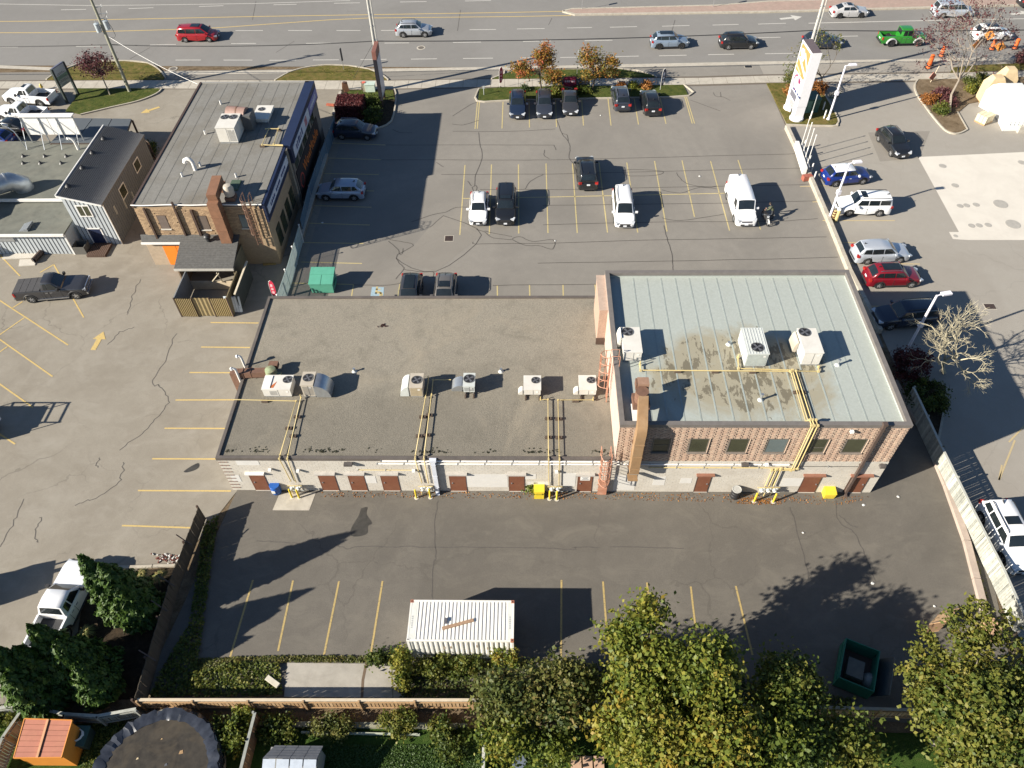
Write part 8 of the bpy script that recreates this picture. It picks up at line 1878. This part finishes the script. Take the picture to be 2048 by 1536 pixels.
MB().loft([[(-.05,-.1,.72),(-.05,.1,.72),(-.05,.1,.84),(-.05,-.1,.84)],[(.2,-.16,.70),(.2,.16,.70),(.2,.14,.94),(.2,-.14,.94)],[(.45,-.08,.74),(.45,.08,.74),(.45,.07,.88),(.45,-.07,.88)]]).build('tank',BLACKP,mc,True,30);MB().loft([[(-.75,-.1,.74),(-.75,.1,.74),(-.75,.1,.84),(-.75,-.1,.84)],[(-.05,-.14,.70),(-.05,.14,.70),(-.05,.14,.80),(-.05,-.14,.80)]]).build('seat',FANB,mc,True)
for s in(-1,1):TB([(.72,s*.1,.31),(.5,s*.1,.95)],.025,6).build('fork',GALV,mc);TB([(.45,0,1.0),(.42,s*.3,1.05),(.3,s*.38,1.03)],.018,5).build('handlebar',GALV,mc);TB([(-.68,s*.1,.31),(0,s*.1,.4)],.025,5).build('swing_arm',GALV,mc)
LT((.58,0,.80),[(.05,0),(.10,.06),(.10,.14)],10).build('headlamp',LAMPW,mc,True);n=10
fd=MB();fd.add([(.72+.36*math.cos(a),y,.31+.36*math.sin(a)) for y in(-.08,.08) for a in[R(20+k*14) for k in range(n)]],[(k,k+1,n+k+1,n+k) for k in range(n-1)]);fd.build('fender',WHITEP,mc)
pp=thing('person','person in an olive jacket and dark trousers bending over the motorcycle','person',(pb.x+.62,pb.y+.95,0),R(150))
def skin_body(name,verts,edges,radii,m,parent):
    me=bpy.data.meshes.new(name);me.from_pydata(verts,edges,[]);o=link(bpy.data.objects.new(name,me));o.parent=parent;WM[o]=WM[parent].copy();me.materials.append(m)
    md=o.modifiers.new('skin','SKIN');md.use_smooth_shade=True
    for v,r_ in zip(me.skin_vertices[0].data,radii):v.radius=(r_,r_) if not isinstance(r_,tuple) else r_
    me.skin_vertices[0].data[0].use_root=True
    sd=o.modifiers.new('sub','SUBSURF');sd.levels=1;sd.render_levels=2;return o
# facing +x, upper body bent forward, hands on the saddle
V_=[(0,0,.93),(.06,0,1.12),(.20,0,1.33),(.28,0,1.46),(.36,0,1.55),(.43,0,1.66),(0,.11,.88),(.04,.13,.49),(-.02,.14,.09),(.14,.15,.04),(0,-.11,.88),(-.06,-.13,.49),(-.16,-.14,.09),(0,-.15,.04),(.24,.20,1.38),(.42,.25,1.15),(.60,.17,1.0),(.68,.15,.97),(.24,-.20,1.38),(.40,-.26,1.13),(.58,-.18,1.0),(.66,-.15,.97)]
E_=[(0,1),(1,2),(2,3),(3,4),(4,5),(0,6),(6,7),(7,8),(8,9),(0,10),(10,11),(11,12),(12,13),(3,14),(14,15),(15,16),(16,17),(3,18),(18,19),(19,20),(20,21)]
R_=[(.15,.12),(.15,.12),(.17,.12),(.14,.10),.06,.095,.095,.065,.05,.045,.095,.065,.05,.045,.075,.055,.042,.035,.075,.055,.042,.035]
skin_body('body',V_,E_,R_,TROU,pp)
JV=[(0.01,0,1.0),(.07,0,1.14),(.21,0,1.34),(.29,0,1.45),(.24,.205,1.39),(.41,.255,1.16),(.57,.185,1.02),(.24,-.205,1.39),(.39,-.265,1.14),(.55,-.19,1.02)]
skin_body('jacket',JV,[(0,1),(1,2),(2,3),(3,4),(4,5),(5,6),(3,7),(7,8),(8,9)],[(.175,.145),(.17,.14),(.19,.14),(.14,.11),.09,.072,.058,.09,.072,.058],JACK,pp)
hd=MB();hd.lathe((0,0,0),[(.03,-.12),(.07,-.09),(.085,-.02),(.09,.04),(.075,.10),(.03,.125)],12);ho=hd.build('head',SKIN,pp,True,60);ho.location=(.43,0,1.66);ho.rotation_euler=(0,.5,0);WM[ho]=WM[pp]@Matrix.Translation((.43,0,1.66))@Matrix.Rotation(.5,4,'Y')
LT((-.015,0,.012),[(.098,-.03),(.10,.04),(.084,.105),(.03,.135)],12).build('hair',HAIRM,ho,True,60);CB((.092,0,-.01),(.03,.025,.04)).build('nose',SKIN,ho)
for s in(-1,1):
    CB((.08,s*.034,.02),(.012,.02,.010)).build('eye',FRAMEB,ho);CB((0,s*.09,0),(.03,.015,.05)).build('ear',SKIN,ho)
    hx,hy,hz=(.68,.15,.965) if s>0 else(.66,-.15,.965)
    h_=CB((hx,hy,hz),(.09,.08,.028)).build('hand',SKIN,pp)
    for k in range(4):TB([(hx+.04,hy-.03+k*.02,hz),(hx+.085-abs(k-1.5)*.006,hy-.03+k*.02,hz-.008),(hx+.11-abs(k-1.5)*.012,hy-.03+k*.02,hz-.035)],.0085,5).build('finger',SKIN,h_)
    TB([(hx-.02,hy-s*.04,hz),(hx+.02,hy-s*.07,hz-.01),(hx+.05,hy-s*.072,hz-.025)],.010,5).build('thumb',SKIN,h_)
CB((.42,0,1.605),(.02,.05,.008)).build('mouth',mat('lips',(.30,.12,.10),.5),pp)
# trucks standing just left of the picture, whose shadows reach into it
p=G(-4,888);d_=thing('box_truck','white work truck with roof rack standing just off the left edge','truck',(p.x-2.4,p.y+1.0,0))
for(x0,y0,z0,x1,y1,z1,nm,m) in((-3,-1,.5,1.0,1,2.0,'body',P_WHITE),(1.01,-.98,.5,2.0,.98,1.25,'hood',P_WHITE),(-.9,-.9,2.0,.9,.9,2.05,'roof',P_WHITE)):BX(x0,y0,z0,x1,y1,z1).build(nm,m,d_)
for y in(-.95,.95):BM((-2.9,y,2.5),(1.6,y,2.5),.08,.08).build('rack_rail',FRAMEB,d_)
for x in(-2.8,-1.2,.4,1.5):
    BM((x,-.95,2.5),(x,.95,2.5),.12,.06).build('rack_bar',FRAMEB,d_)
    for y in(-.95,.95):BX(x-.03,y-.03,1.2,x+.03,y+.03,2.5).build('rack_post',FRAMEB,d_)
for x in(1.2,-2.0):
    for s in(-1,1):tm,rm=wheel_meshes(.38,.24,RIM);wv=child('wheel',tm,d_,(x,s*.86,.38));child('rim',rm,wv)
p=G(-6,1190);d_=thing('tow_truck','dark tow truck with boom standing off the lower left edge','truck',(p.x-2.6,p.y-.6,0),.25)
BX(-2.5,-1,.5,2.2,1,1.5).build('body',P_DGREY,d_);BX(.2,-.95,1.5,1.6,.95,2.2).build('cab',P_DGREY,d_);BM((-1.5,0,1.5),(1.4,0,3.0),.25,.25).build('boom',FRAMEB,d_);BM((-1,.5,1.5),(1.9,.6,2.6),.12,.12).build('boom_arm',FRAMEB,d_)
for x in(1.4,-1.6):
    for s in(-1,1):tm,rm=wheel_meshes(.38,.24,RIM);wv=child('wheel',tm,d_,(x,s*.9,.38));child('rim',rm,wv)

# ================================================================ VEGETATION
def leaf_mesh(name,C,S,N,tint,m,asp=1.5,up=None):
    """one small diamond leaf per row: centre C, size S, normal N"""
    k=len(C);N=N/np.maximum(1e-6,np.linalg.norm(N,axis=1,keepdims=True))
    a=RNG.normal(size=(k,3)) if up is None else up+RNG.normal(size=(k,3))*.25
    a=a-N*np.sum(a*N,axis=1,keepdims=True);a/=np.maximum(1e-6,np.linalg.norm(a,axis=1,keepdims=True));b=np.cross(N,a)
    S=S[:,None];V=np.stack([C-a*S*asp*.5,C-b*S*.5+a*S*.05+N*S*.12,C+a*S*asp*.5,C+b*S*.5+a*S*.05+N*S*.12],axis=1).reshape(-1,3)
    me=bpy.data.meshes.new(name);me.vertices.add(4*k);me.vertices.foreach_set('co',V.astype(np.float32).ravel())
    me.loops.add(4*k);me.loops.foreach_set('vertex_index',np.arange(4*k,dtype=np.int32));me.polygons.add(k);me.polygons.foreach_set('loop_start',np.arange(0,4*k,4,dtype=np.int32))
    me.update(calc_edges=True);at=me.attributes.new('tint','FLOAT','FACE');at.data.foreach_set('value',np.clip(tint,0,1).astype(np.float32));me.materials.append(m);return me
def clumps(C,R_,k,shell=.5):
    d=RNG.normal(size=(k,3));d/=np.linalg.norm(d,axis=1,keepdims=True);r=(shell**3+(1-shell**3)*RNG.random(k))**(1/3)
    return np.array(C)+d*r[:,None]*np.array(R_)
def foliage(cl,n,sig,size,tint0,tspread,up=.7,outc=None,flat=.75):
    k=len(cl);ct=tint0+RNG.normal(size=k)*tspread;cs=sig*RNG.uniform(.6,1.25,k)
    C=np.repeat(cl,n,axis=0)+RNG.normal(size=(k*n,3))*np.repeat(cs,n)[:,None]*np.array([1,1,flat]);N=RNG.normal(size=(k*n,3))+np.array([0,0,up])
    if outc is not None:N=N+.5*(C-outc)/np.maximum(.3,np.linalg.norm(C-outc,axis=1,keepdims=True))
    return C,size*RNG.uniform(.55,1.3,k*n),N,np.repeat(ct,n)+RNG.normal(size=k*n)*.10
BARK=mat('bark_grey',(.24,.21,.165),.9,var=.2,scale=5);BARKD=mat('bark_dark',(.10,.08,.06),.9,var=.2,scale=5)
LY=leaf_mat('leaves_yellow_green',[(.035,.06,.012),(.085,.12,.018),(.15,.175,.026),(.24,.22,.035),(.30,.20,.03)]);LG=leaf_mat('leaves_green',[(.018,.036,.008),(.05,.08,.014),(.10,.125,.022),(.17,.17,.032),(.22,.19,.04)]);LO=leaf_mat('leaves_autumn',[(.08,.095,.02),(.17,.15,.03),(.28,.15,.03),(.36,.13,.04),(.34,.09,.045)])
LP=leaf_mat('leaves_plum',[(.045,.018,.022),(.085,.028,.034),(.14,.05,.055),(.19,.085,.075)]);LB_=leaf_mat('leaves_brown_green',[(.035,.055,.014),(.075,.095,.022),(.14,.14,.035),(.20,.15,.05)]);LC=leaf_mat('conifer_sprays',[(.016,.036,.008),(.036,.075,.013),(.065,.115,.018),(.11,.15,.028)],.15);LRD=leaf_mat('leaves_dark_red',[(.05,.010,.012),(.09,.02,.022),(.13,.035,.03)],.2);LRU=leaf_mat('leaves_rust',[(.18,.07,.02),(.32,.13,.035),(.40,.20,.06)],.2)
def limb_tube(mb,p,q,r0,r1,wob=.12,n=5):
    p,q=Vector(p),Vector(q);L_=(q-p).length;pts=[p]
    for k in(.33,.66):v=p.lerp(q,k);pts.append(v+Vector((random.gauss(0,wob*L_*.3),random.gauss(0,wob*L_*.3),random.gauss(0,wob*L_*.2)+.06*L_)))
    mb.tube(pts+[q],[r0,r0+(r1-r0)*.33,r0+(r1-r0)*.66,r1],n)
def tree(label,C,R_,m,k=60,n=60,sig=.42,size=.17,tint=.45,ts=.16,base=None,bark=None,name='broadleaf_tree',trunk=.14,group=None,limbs=.5,shell=.45,parts=None):
    b=Vector(base) if base is not None else Vector((C[0],C[1],0));t=thing(name,label,'tree',tuple(b),0,group);c0=Vector(C)-b;cl=clumps(c0,R_,k,shell)
    if parts is not None:cl=np.concatenate([clumps(Vector(c)-b,r,kk,.4) for c,r,kk in parts])
    me=leaf_mesh('crown',*foliage(cl,n,sig,size,tint,ts,outc=np.array(c0)),m);o=link(bpy.data.objects.new('crown',me));o.parent=t
    tp=Vector((c0.x*.85,c0.y*.85,max(.4,c0.z-R_[2]*.35)));mb=MB();limb_tube(mb,(0,0,-.1),tp,trunk,trunk*.6,.05,8);mb.build('trunk',bark or BARK,t,True)
    lm=MB()
    for c in cl:
        if random.random()<limbs:s=Vector((0,0,0)).lerp(tp,random.uniform(.7,1));limb_tube(lm,s,c,trunk*.32,.012)
    if lm.v:lm.build('limbs',bark or BARK,t,True,fix=False)
    return t
def P3(px,py,z):v=G(px,py,z);return(v.x,v.y,v.z)
BIG='trees along the bottom edge'
tree('yellow green tree with the tallest peak, right of the container',P3(1300,1320,5.6),(2.0,1.9,2.9),LY,105,95,.40,.17,.50,.15,group=BIG,trunk=.18,parts=[(P3(1300,1345,5.2),(1.8,1.7,2.0),80),(P3(1293,1225,7.6),(.6,.6,1.0),14),(P3(1250,1270,6.6),(.6,.6,.7),12)])
tree('yellow green tree leaning over the lot right of the tallest peak',P3(1395,1345,5.8),(1.8,1.7,2.2),LY,80,95,.42,.17,.48,.16,group=BIG,trunk=.16)
tree('golden tree in the middle of the bottom edge above the pinkish slabs',P3(1290,1465,4.6),(2.2,1.7,2.0),LY,95,95,.40,.17,.62,.15,group=BIG,trunk=.15)
tree('olive brown tree just right of the container',P3(1130,1385,3.6),(1.9,1.5,1.7),LB_,70,90,.40,.16,.50,.22,group=BIG,trunk=.13)
tree('olive green tree at the right end of the pine fence',P3(1020,1400,3.2),(1.6,1.2,1.8),LB_,60,90,.38,.16,.45,.2,group=BIG,trunk=.12)
tree('yellow olive tree over the right end of the green lawn',P3(1010,1480,2.6),(1.1,.9,1.3),LY,34,85,.36,.15,.40,.15,group=BIG,trunk=.1)
tree('golden green tree right of centre at the bottom edge',P3(1440,1470,5.0),(2.0,1.6,2.0),LY,85,95,.42,.17,.54,.16,group=BIG,trunk=.15)
tree('dark green tree left of the open dumpster',P3(1570,1375,4.2),(1.7,1.4,1.6),LG,66,90,.40,.16,.42,.14,group=BIG,trunk=.14)
tree('mixed green and gold tree below the open dumpster',P3(1560,1480,4.4),(2.1,1.7,1.8),LY,80,90,.42,.16,.36,.2,group=BIG,trunk=.14)
tree('green tree at the bottom edge in front of the grey paved strip',P3(1690,1490,3.4),(1.7,1.2,1.5),LG,62,90,.40,.16,.55,.16,group=BIG,trunk=.12)
tree('small yellow green tree with low boughs at the very bottom',P3(1380,1545,4.4),(2.0,1.2,1.5),LY,60,90,.42,.17,.6,.14,group=BIG,trunk=.12)
tree('small leafy tree at the bottom edge left of the pinkish slabs',P3(1100,1500,2.0),(1.0,.9,1.0),LY,26,80,.35,.15,.42,.15,group=BIG,trunk=.08)
# the big tree at the right, with long spiky boughs
t=tree('big green tree with long spiky boughs at the lower right corner',P3(1960,1420,5.6),(2.9,2.6,2.3),LG,130,95,.38,.16,.62,.15,group=BIG,trunk=.2)
cl=[]
for(px,py,z) in((1830,1300,5.4),(1812,1345,5),(1850,1270,6),(1905,1235,6.8),(1960,1215,7),(1975,1235,7.2),(2010,1240,6.6),(1830,1390,4.6),(1850,1420,4.6),(1935,1205,7)):
    a,b=np.array(P3(1940,1360,5.6)),np.array(P3(px,py,z))
    for f in np.linspace(.45,1.05,8):cl.append(a+(b-a)*f+RNG.normal(size=3)*.10-np.array(t.location))
o=link(bpy.data.objects.new('boughs',leaf_mesh('boughs',*foliage(np.array(cl),46,.20,.15,.64,.1),LG)));o.parent=t
tree('second green tree filling the very corner at the lower right',P3(1990,1510,5.2),(2.4,1.6,2.0),LG,80,95,.40,.16,.6,.15,group=BIG,trunk=.16)
tree('tall green tree standing just outside the lower right corner',P3(2110,1370,6),(2.2,2.4,2.2),LG,60,80,.42,.16,.55,.15,group=BIG,trunk=.16)
# conifers
def conifer(label,leaders,m=LC):
    x0=sum(l[0] for l in leaders)/len(leaders);y0=sum(l[1] for l in leaders)/len(leaders);t=thing('conifer',label,'tree',(x0,y0,0),0,'dense conifers at the lower left');A_=[];core=MB()
    for(x,y,H_,r_) in leaders:
        n=int(6500*r_*H_/9);h=1-(1-RNG.random(n))**.62;ang=RNG.random(n)*2*math.pi;ph=RNG.random()*6
        prof=np.minimum(1,(1-h)**.72*1.08)*np.minimum(1,.55+h*3);lump=1+.16*np.sin(ang*4+h*23+ph)+.12*np.sin(ang*7-h*31+ph)
        rr=r_*prof*lump*(.80+.24*RNG.random(n));C=np.stack([x-x0+rr*np.cos(ang),y-y0+rr*np.sin(ang),h*H_+.1],axis=1)
        out=np.stack([np.cos(ang),np.sin(ang),.45+0*ang],axis=1);A_.append((C,.15*RNG.uniform(.7,1.4,n),out+RNG.normal(size=(n,3))*.55,.42+.22*(lump-1)/.2*.5+RNG.normal(size=n)*.14))
        core.lathe((x-x0,y-y0,0),[(r_*.5,.0),(r_*.74,H_*.15),(r_*.62,H_*.4),(r_*.36,H_*.7),(.03,H_*.94)],10)
    C,S,N,T=[np.concatenate([a[i] for a in A_]) for i in range(4)]
    o=link(bpy.data.objects.new('crown',leaf_mesh('crown',C,S,N,T,m,2.3,np.array([0,0,1.0]))));o.parent=t
    core.build('inner_branches',mat('conifer_core',(.010,.017,.006),.95),t,True);CY((0,0,0),.2,1.0,8).build('trunk',BARKD,t);return t
def ld(px,py,H_,r_):v=G(px,py,H_);return(v.x,v.y,H_,r_)
conifer('dense conifer beside the white pickup roof, the upper one',[ld(160,1114,7.0,1.25),ld(200,1130,6.2,1.5),ld(228,1165,4.8,1.2)])
conifer('dense many tipped conifer behind the white pickup bed, the largest one',[ld(58,1252,6.6,1.3),ld(30,1295,5.8,1.3),ld(110,1285,5.2,1.6),ld(150,1330,4.0,1.2)])
conifer('dense conifer cut off by the left edge above the old grey fence',[ld(-18,1300,6.4,1.5),ld(10,1350,5.0,1.2)])
# bare trees
def bare(label,base,tip,R_,depth,m,seed,name='bare_tree',lean=(0,0),buds=None):
    rnd=random.Random(seed);b=Vector(base);t=thing(name,label,'tree',tuple(b));tr=MB();tw=MB();ends=[]
    def grow(p,d,L_,r_,k):
        q=p+d*L_;mid=p.lerp(q,.5)+Vector((rnd.gauss(0,.08),rnd.gauss(0,.08),rnd.gauss(0,.05)))*L_;(tr if k>=depth-1 else tw).tube([p,mid,q],[r_,r_*.85,r_*.68],5 if k>=depth-1 else 3)
        if k==0:ends.append(q);return
        for j in range(rnd.choice((2,3,3)) if k<depth else 5):
            a=rnd.random()*2*math.pi;s=rnd.uniform(.45,.95);o_=d.orthogonal().normalized();o_.rotate(Matrix.Rotation(a,3,d));nd=(d+o_*s+Vector((0,0,.10 if k<depth-1 else-.05))).normalized();grow(q,nd,L_*rnd.uniform(.62,.86),r_*.62,k-1)
    d0=(Vector(tip)-b);grow(Vector((0,0,0)),d0.normalized(),d0.length,R_,depth);tr.build('trunk',m,t,True,fix=False);tw.build('twigs',m,t,True,fix=False)
    if buds is not None:E=np.array(ends);o=link(bpy.data.objects.new('crown',leaf_mesh('crown',*foliage(E,buds[1],.22,.13,.5,.2),buds[0])));o.parent=t
    return t
BT=mat('pale_twig',(.36,.32,.225),.85,var=.15,scale=4)
bare('bare pale branched tree in the shadow beside the brick block',G(1888,745),G(1888,722,1.9),.16,6,BT,5)
bare('bare tree with few reddish leaves on the right planting bed',G(1899,226),G(1918,160,2.6),.14,6,mat('grey_twig',(.24,.20,.16),.9),11,buds=(LP,5))
tree('young plum tree with sparse purple leaves on the left island',P3(192,128,3.3),(2.1,1.6,1.3),LP,80,26,.34,.15,.5,.2,base=tuple(G(221,191)),bark=BARK,name='plum_tree',trunk=.08,limbs=.95,shell=.2)
tree('orange and green autumn tree, left one of the pair by the sale sign',P3(1078,130,3.2),(1.9,1.3,1.9),LO,70,52,.36,.16,.5,.22,base=tuple(G(1083,179)),bark=BARKD,name='autumn_tree',trunk=.1,limbs=.7,parts=[(P3(1088,112,4.2),(1.0,.9,1.2),34),(P3(1045,138,2.6),(1.2,.9,.7),20),(P3(1105,150,2.4),(.9,.8,.8),18)])
tree('brown and green autumn tree, right one of the pair by the sale sign',P3(1192,130,3.2),(1.9,1.3,1.9),LO,70,44,.36,.16,.38,.2,base=tuple(G(1184,180)),bark=BARKD,name='autumn_tree',trunk=.1,limbs=.9,parts=[(P3(1180,112,4.0),(1.3,.9,1.0),28),(P3(1215,135,3.0),(1.1,.9,1.1),26),(P3(1175,148,2.0),(.9,.7,.5),8)])
bare('half bare tree with olive leaves behind the station pylon sign',G(1642,170),G(1644,155,1.6),.09,5,BARKD,21,buds=(LB_,6))
bare('small bare shrub left of the station pylon sign',G(1592,172),G(1590,165,.7),.03,4,BT,31,name='bare_shrub')
# shrubs
def shrub(label,C,R_,m,k=26,n=50,size=.11,tint=.5,ts=.15,name='shrub',group=None,sig=.2):
    t=thing(name,label,'shrub',(C[0],C[1],0),0,group);cl=clumps((0,0,C[2]),R_,k,.6);cl=cl[cl[:,2]>.05]
    o=link(bpy.data.objects.new('foliage',leaf_mesh('foliage',*foliage(cl,n,sig,size,tint,ts,outc=np.array((0,0,C[2]))),m)));o.parent=t;s=MB()
    for c in cl[::3]:s.tube([(0,0,0),tuple(c*.9)],.012,3)
    s.build('stems',BARKD,t,fix=False);return t
q=[G(675,240),G(727,240)];hx0,hx1,hy0=q[0].x,q[1].x,q[0].y;hd_=G(729,188,1.75).y-hy0;hl_=hx1-hx0;hw2=hl_
t=thing('hedge','dark purple clipped square hedge beside the tall black sign','hedge',((hx0+hx1)/2,hy0,0));n=9000;u=RNG.random((n,3));f=RNG.integers(0,5,n)
C=np.stack([(u[:,0]-.5)*hl_,u[:,1]*hd_,u[:,2]*1.7],axis=1);C[f==0,1]=0;C[f==1,0]=-hl_/2;C[f==2,0]=hl_/2;C[f>=3,2]=1.72;C+=RNG.normal(size=(n,3))*.05
N=np.zeros((n,3));N[f==0,1]=-1;N[f==1,0]=-1;N[f==2,0]=1;N[f>=3,2]=1;N+=RNG.normal(size=(n,3))*.7;N[:,2]+=.4
o=link(bpy.data.objects.new('foliage',leaf_mesh('foliage',C,.12*RNG.uniform(.6,1.3,n),N,.5+RNG.normal(size=n)*.3,LRD)));o.parent=t;BX(-hl_/2+.08,.08,0,hl_/2-.08,hd_-.08,1.66).build('inner_branches',mat('hedge_core',(.02,.008,.008),.95),t)
for lab,px,py,z,r_,m,tn in(('rounded green shrub right of the purple hedge, the upper one',748,214,.55,(1.0,.9,.7),LG,.45),('rounded green shrub at the nose of the shaded dark blue SUV',747,240,.6,(1.1,.9,.8),LG,.4),('clipped dark green shrub left of the pylon sign',1581,170,.7,(.65,.6,.75),LG,.35),('low brown and gold shrub at the foot of the pylon sign',1577,186,.35,(.6,.7,.4),LRU,.4),('rusty shrub behind the green transformer cabinet',1633,183,.5,(1.0,.7,.6),LRU,.3),
    ('rust orange mound of grass behind the last black SUV in the front row',1293,176,.35,(.55,.45,.4),LRU,.7),('small rust mound behind the slate SUV',1241,176,.3,(.4,.35,.32),LRU,.4),('small yellow green mound between the two rust mounds',1266,175,.25,(.45,.35,.25),LY,.5),('leafy green shrub below the maroon sale sign',1115,187,.4,(.9,.5,.45),LG,.55),('low green shrub right of the maroon sale sign',1165,186,.35,(.9,.5,.4),LG,.45),('small dark mound left of the autumn trees',1049,182,.25,(.35,.3,.25),LG,.2),
    ('green shrub at the foot of the bare tree in the right bed',1879,226,.5,(.75,.7,.6),LG,.55),('reddish shrub beside the bare tree trunk in the right bed',1893,214,.5,(.8,.6,.6),LP,.7),('purple tinted shrub in the middle of the right bed',1882,196,.5,(1.0,.8,.6),LP,.6),('small rusty shrub at the left side of the right bed',1857,206,.4,(.8,.6,.45),LRU,.3),('yellow green hedge row left of the white tarpaulin stack',1965,186,.5,(2.3,.6,.55),LY,.5),('grey green shrub beyond the yellow green hedge row',1950,166,.45,(1.6,.6,.5),LB_,.35),('reddish shrub at the right edge by the roadwork barrel',2046,128,.8,(1.2,.8,.9),LP,.8),
    ('dark red shrub in the deep shade beside the brick block',1812,748,1.1,(1.3,1.5,1.1),LRD,.4),('dark green shrub behind the dark red one by the fence',1846,806,.9,(1.3,1.6,.9),LG,.2),
    ('yellow green vine bush at the left end of the container',808,1346,.8,(.45,1.3,.75),LY,.55),('green creeper below the container, left part',872,1338,.5,(1.0,.6,.45),LG,.5),('green creeper below the container, middle part',930,1335,.45,(.9,.6,.45),LG,.55),('yellow bush at the right end of the container',1010,1322,.8,(.7,.6,.8),LY,.5),
    ('tangled green bush left of the grey shed behind the pine fence',560,1462,.4,(1.2,.6,.5),LG,.4),('green bush in the middle of the strip behind the pine fence',665,1458,.4,(1.3,.5,.45),LB_,.5),('leafy green bush right of centre behind the pine fence',800,1450,.5,(1.0,.6,.6),LG,.6),('grey green bush at the right end of the lawn',900,1468,.5,(1.1,.6,.55),LG,.45),('small blue green bush with red toys at the lawn corner',905,1508,.4,(.6,.5,.45),LG,.4),('tall weedy bush on the pool side of the brown fence',487,1462,.7,(.6,1.3,.7),LY,.4),('dark bush between the pool and the brown fence',445,1475,.5,(.8,1.1,.6),LG,.3),('small bush at the left edge by the old grey fence',12,1440,.3,(.9,.5,.4),LG,.55),
    ('blue green spiky weed at the head of the concrete slab',756,1322,.25,(.45,.3,.25),LG,.35),('blue green spiky weed beside the vine bush',792,1318,.25,(.35,.25,.25),LG,.35),('bright weed beside the yellow plastic box',1062,978,.4,(.25,.2,.4),LY,.4),('dark shrub between the grey house and the retail building',300,312,.6,(.7,1.6,.7),LG,.2)):
    p=G(px,py);shrub(lab,(p.x,p.y,z),r_,m,max(14,int(26*r_[0]*r_[1]+12)),60,.12,tn)
def tuft(label,px,py,h,k,cols):
    p=G(px,py);t=thing('ornamental_grass',label,'grass clump',tuple(p),0,'ornamental grasses');a=RNG.random(k)*2*math.pi;s=RNG.uniform(.2,1,k);mb=MB()
    for i in range(k):
        d=Vector((math.cos(a[i]),math.sin(a[i]),0));w_=Vector((-d.y,d.x,0))*.018;q1=d*s[i]*.28+Vector((0,0,h*.75));q2=d*s[i]*.75+Vector((0,0,h*(.9-.55*s[i])));mb.add([-w_,w_,q1+w_,q1-w_,q2],[(0,1,2,3),(3,2,4)],i%2)
    mb.build('blades',[mat('straw_blade',(.30,.24,.085),.8),mat('green_blade',(.13,.15,.04),.8)],t,fix=False)
for lab,px,py in(('yellowish ornamental grass clump, nearest the conifer tip',248,1160),('yellowish ornamental grass clump in the middle of the three',290,1157),('yellowish ornamental grass clump against the dark fence',326,1160),('dark ornamental grass clump in the shade behind the pickup',178,1272)):tuft(lab,px,py,.85,160,0)
# ground cover and leaf litter (uncountable)
def cover(name,poly,n,m,size,zmax,tint=.5,ts=.15,label=None):
    P=[G(*q) for q in poly];xs=[p.x for p in P];ys=[p.y for p in P];k=len(P);X=RNG.uniform(min(xs),max(xs),n*2);Y=RNG.uniform(min(ys),max(ys),n*2);ins=np.zeros(n*2,bool);j=k-1
    for i in range(k):c_=((ys[i]>Y)!=(ys[j]>Y))&(X<(xs[j]-xs[i])*(Y-ys[i])/(ys[j]-ys[i]+1e-9)+xs[i]);ins^=c_;j=i
    X,Y=X[ins][:n],Y[ins][:n];q_=len(X);lump=.5+.5*np.sin(X*2.3+np.sin(Y*1.7)*2)*np.sin(Y*2.9+1);C=np.stack([X,Y,zmax*(.25+.75*RNG.random(q_)*lump)],axis=1);cc=C.mean(axis=0);cc[2]=0
    me=leaf_mesh(name,C-cc,size*RNG.uniform(.5,1.3,q_),RNG.normal(size=(q_,3))*.6+np.array([0,0,1.0]),tint+.25*(lump-.5)+RNG.normal(size=q_)*ts,m);o=link(bpy.data.objects.new(name,me));o.location=cc;o['kind']='stuff';o['label']=label or name.replace('_',' ');return o
cover('ivy_ground_cover',[(395,1345),(470,1325),(560,1328),(566,1392),(300,1396),(330,1330),(380,1250),(410,1050),(440,1030),(425,1120)],9000,LG,.13,.35,.5,label='tangled green ivy and weeds between the dark fence and the concrete slab')
cover('roadside_weeds',[(380,1318),(560,1312),(800,1312),(800,1326),(575,1325),(390,1345)],2600,LB_,.10,.16,.6,label='dry weeds along the rear edge of the tarmac')
cover('shaded_undergrowth',[(800,1330),(1040,1320),(1400,1340),(1700,1400),(1700,1430),(960,1425),(800,1400)],9000,LB_,.12,.4,.35,label='brown green undergrowth behind the container and under the trees')
cover('kerb_weeds',[(1880,915),(1898,950),(1985,1225),(1972,1215),(1890,985)],900,LG,.09,.22,.65,label='green weeds along the foot of the grey fence')
cover('fallen_leaves',[(640,983),(1260,985),(1740,993),(1700,1010),(1240,1000),(640,994)],900,LRU,.07,.03,.5,.3,label='fallen rusty leaves along the foot of the rear wall')
cover('fallen_leaves',[(1480,995),(1575,998),(1560,1010),(1470,1008)],320,LRU,.07,.03,.6,.3,label='fallen rusty leaves under the right bollards')
cover('fallen_leaves',[(1890,225),(1932,258),(1905,266),(1870,235)],500,LRU,.09,.02,.6,.3,label='rusty fallen leaves in the tip of the right planting bed');bpy.data.objects[-1] if False else None
cover('lawn_blades',[(640,1490),(960,1490),(960,1560),(640,1560)],7000,leaf_mat('lawn_leaf',[(.025,.055,.01),(.045,.085,.016),(.075,.11,.025)],.2),.07,.08,.5,label='short green lawn behind the pine fence')
cover('rough_grass',[(180,1440),(420,1440),(430,1545),(160,1545)],5000,LG,.10,.16,.5,label='rough grass around the pool')
cover('verge_tussocks',[(552,160),(612,138),(697,134),(775,160)],1500,LY,.12,.12,.45,.2,label='dry grass tussocks on the middle verge')
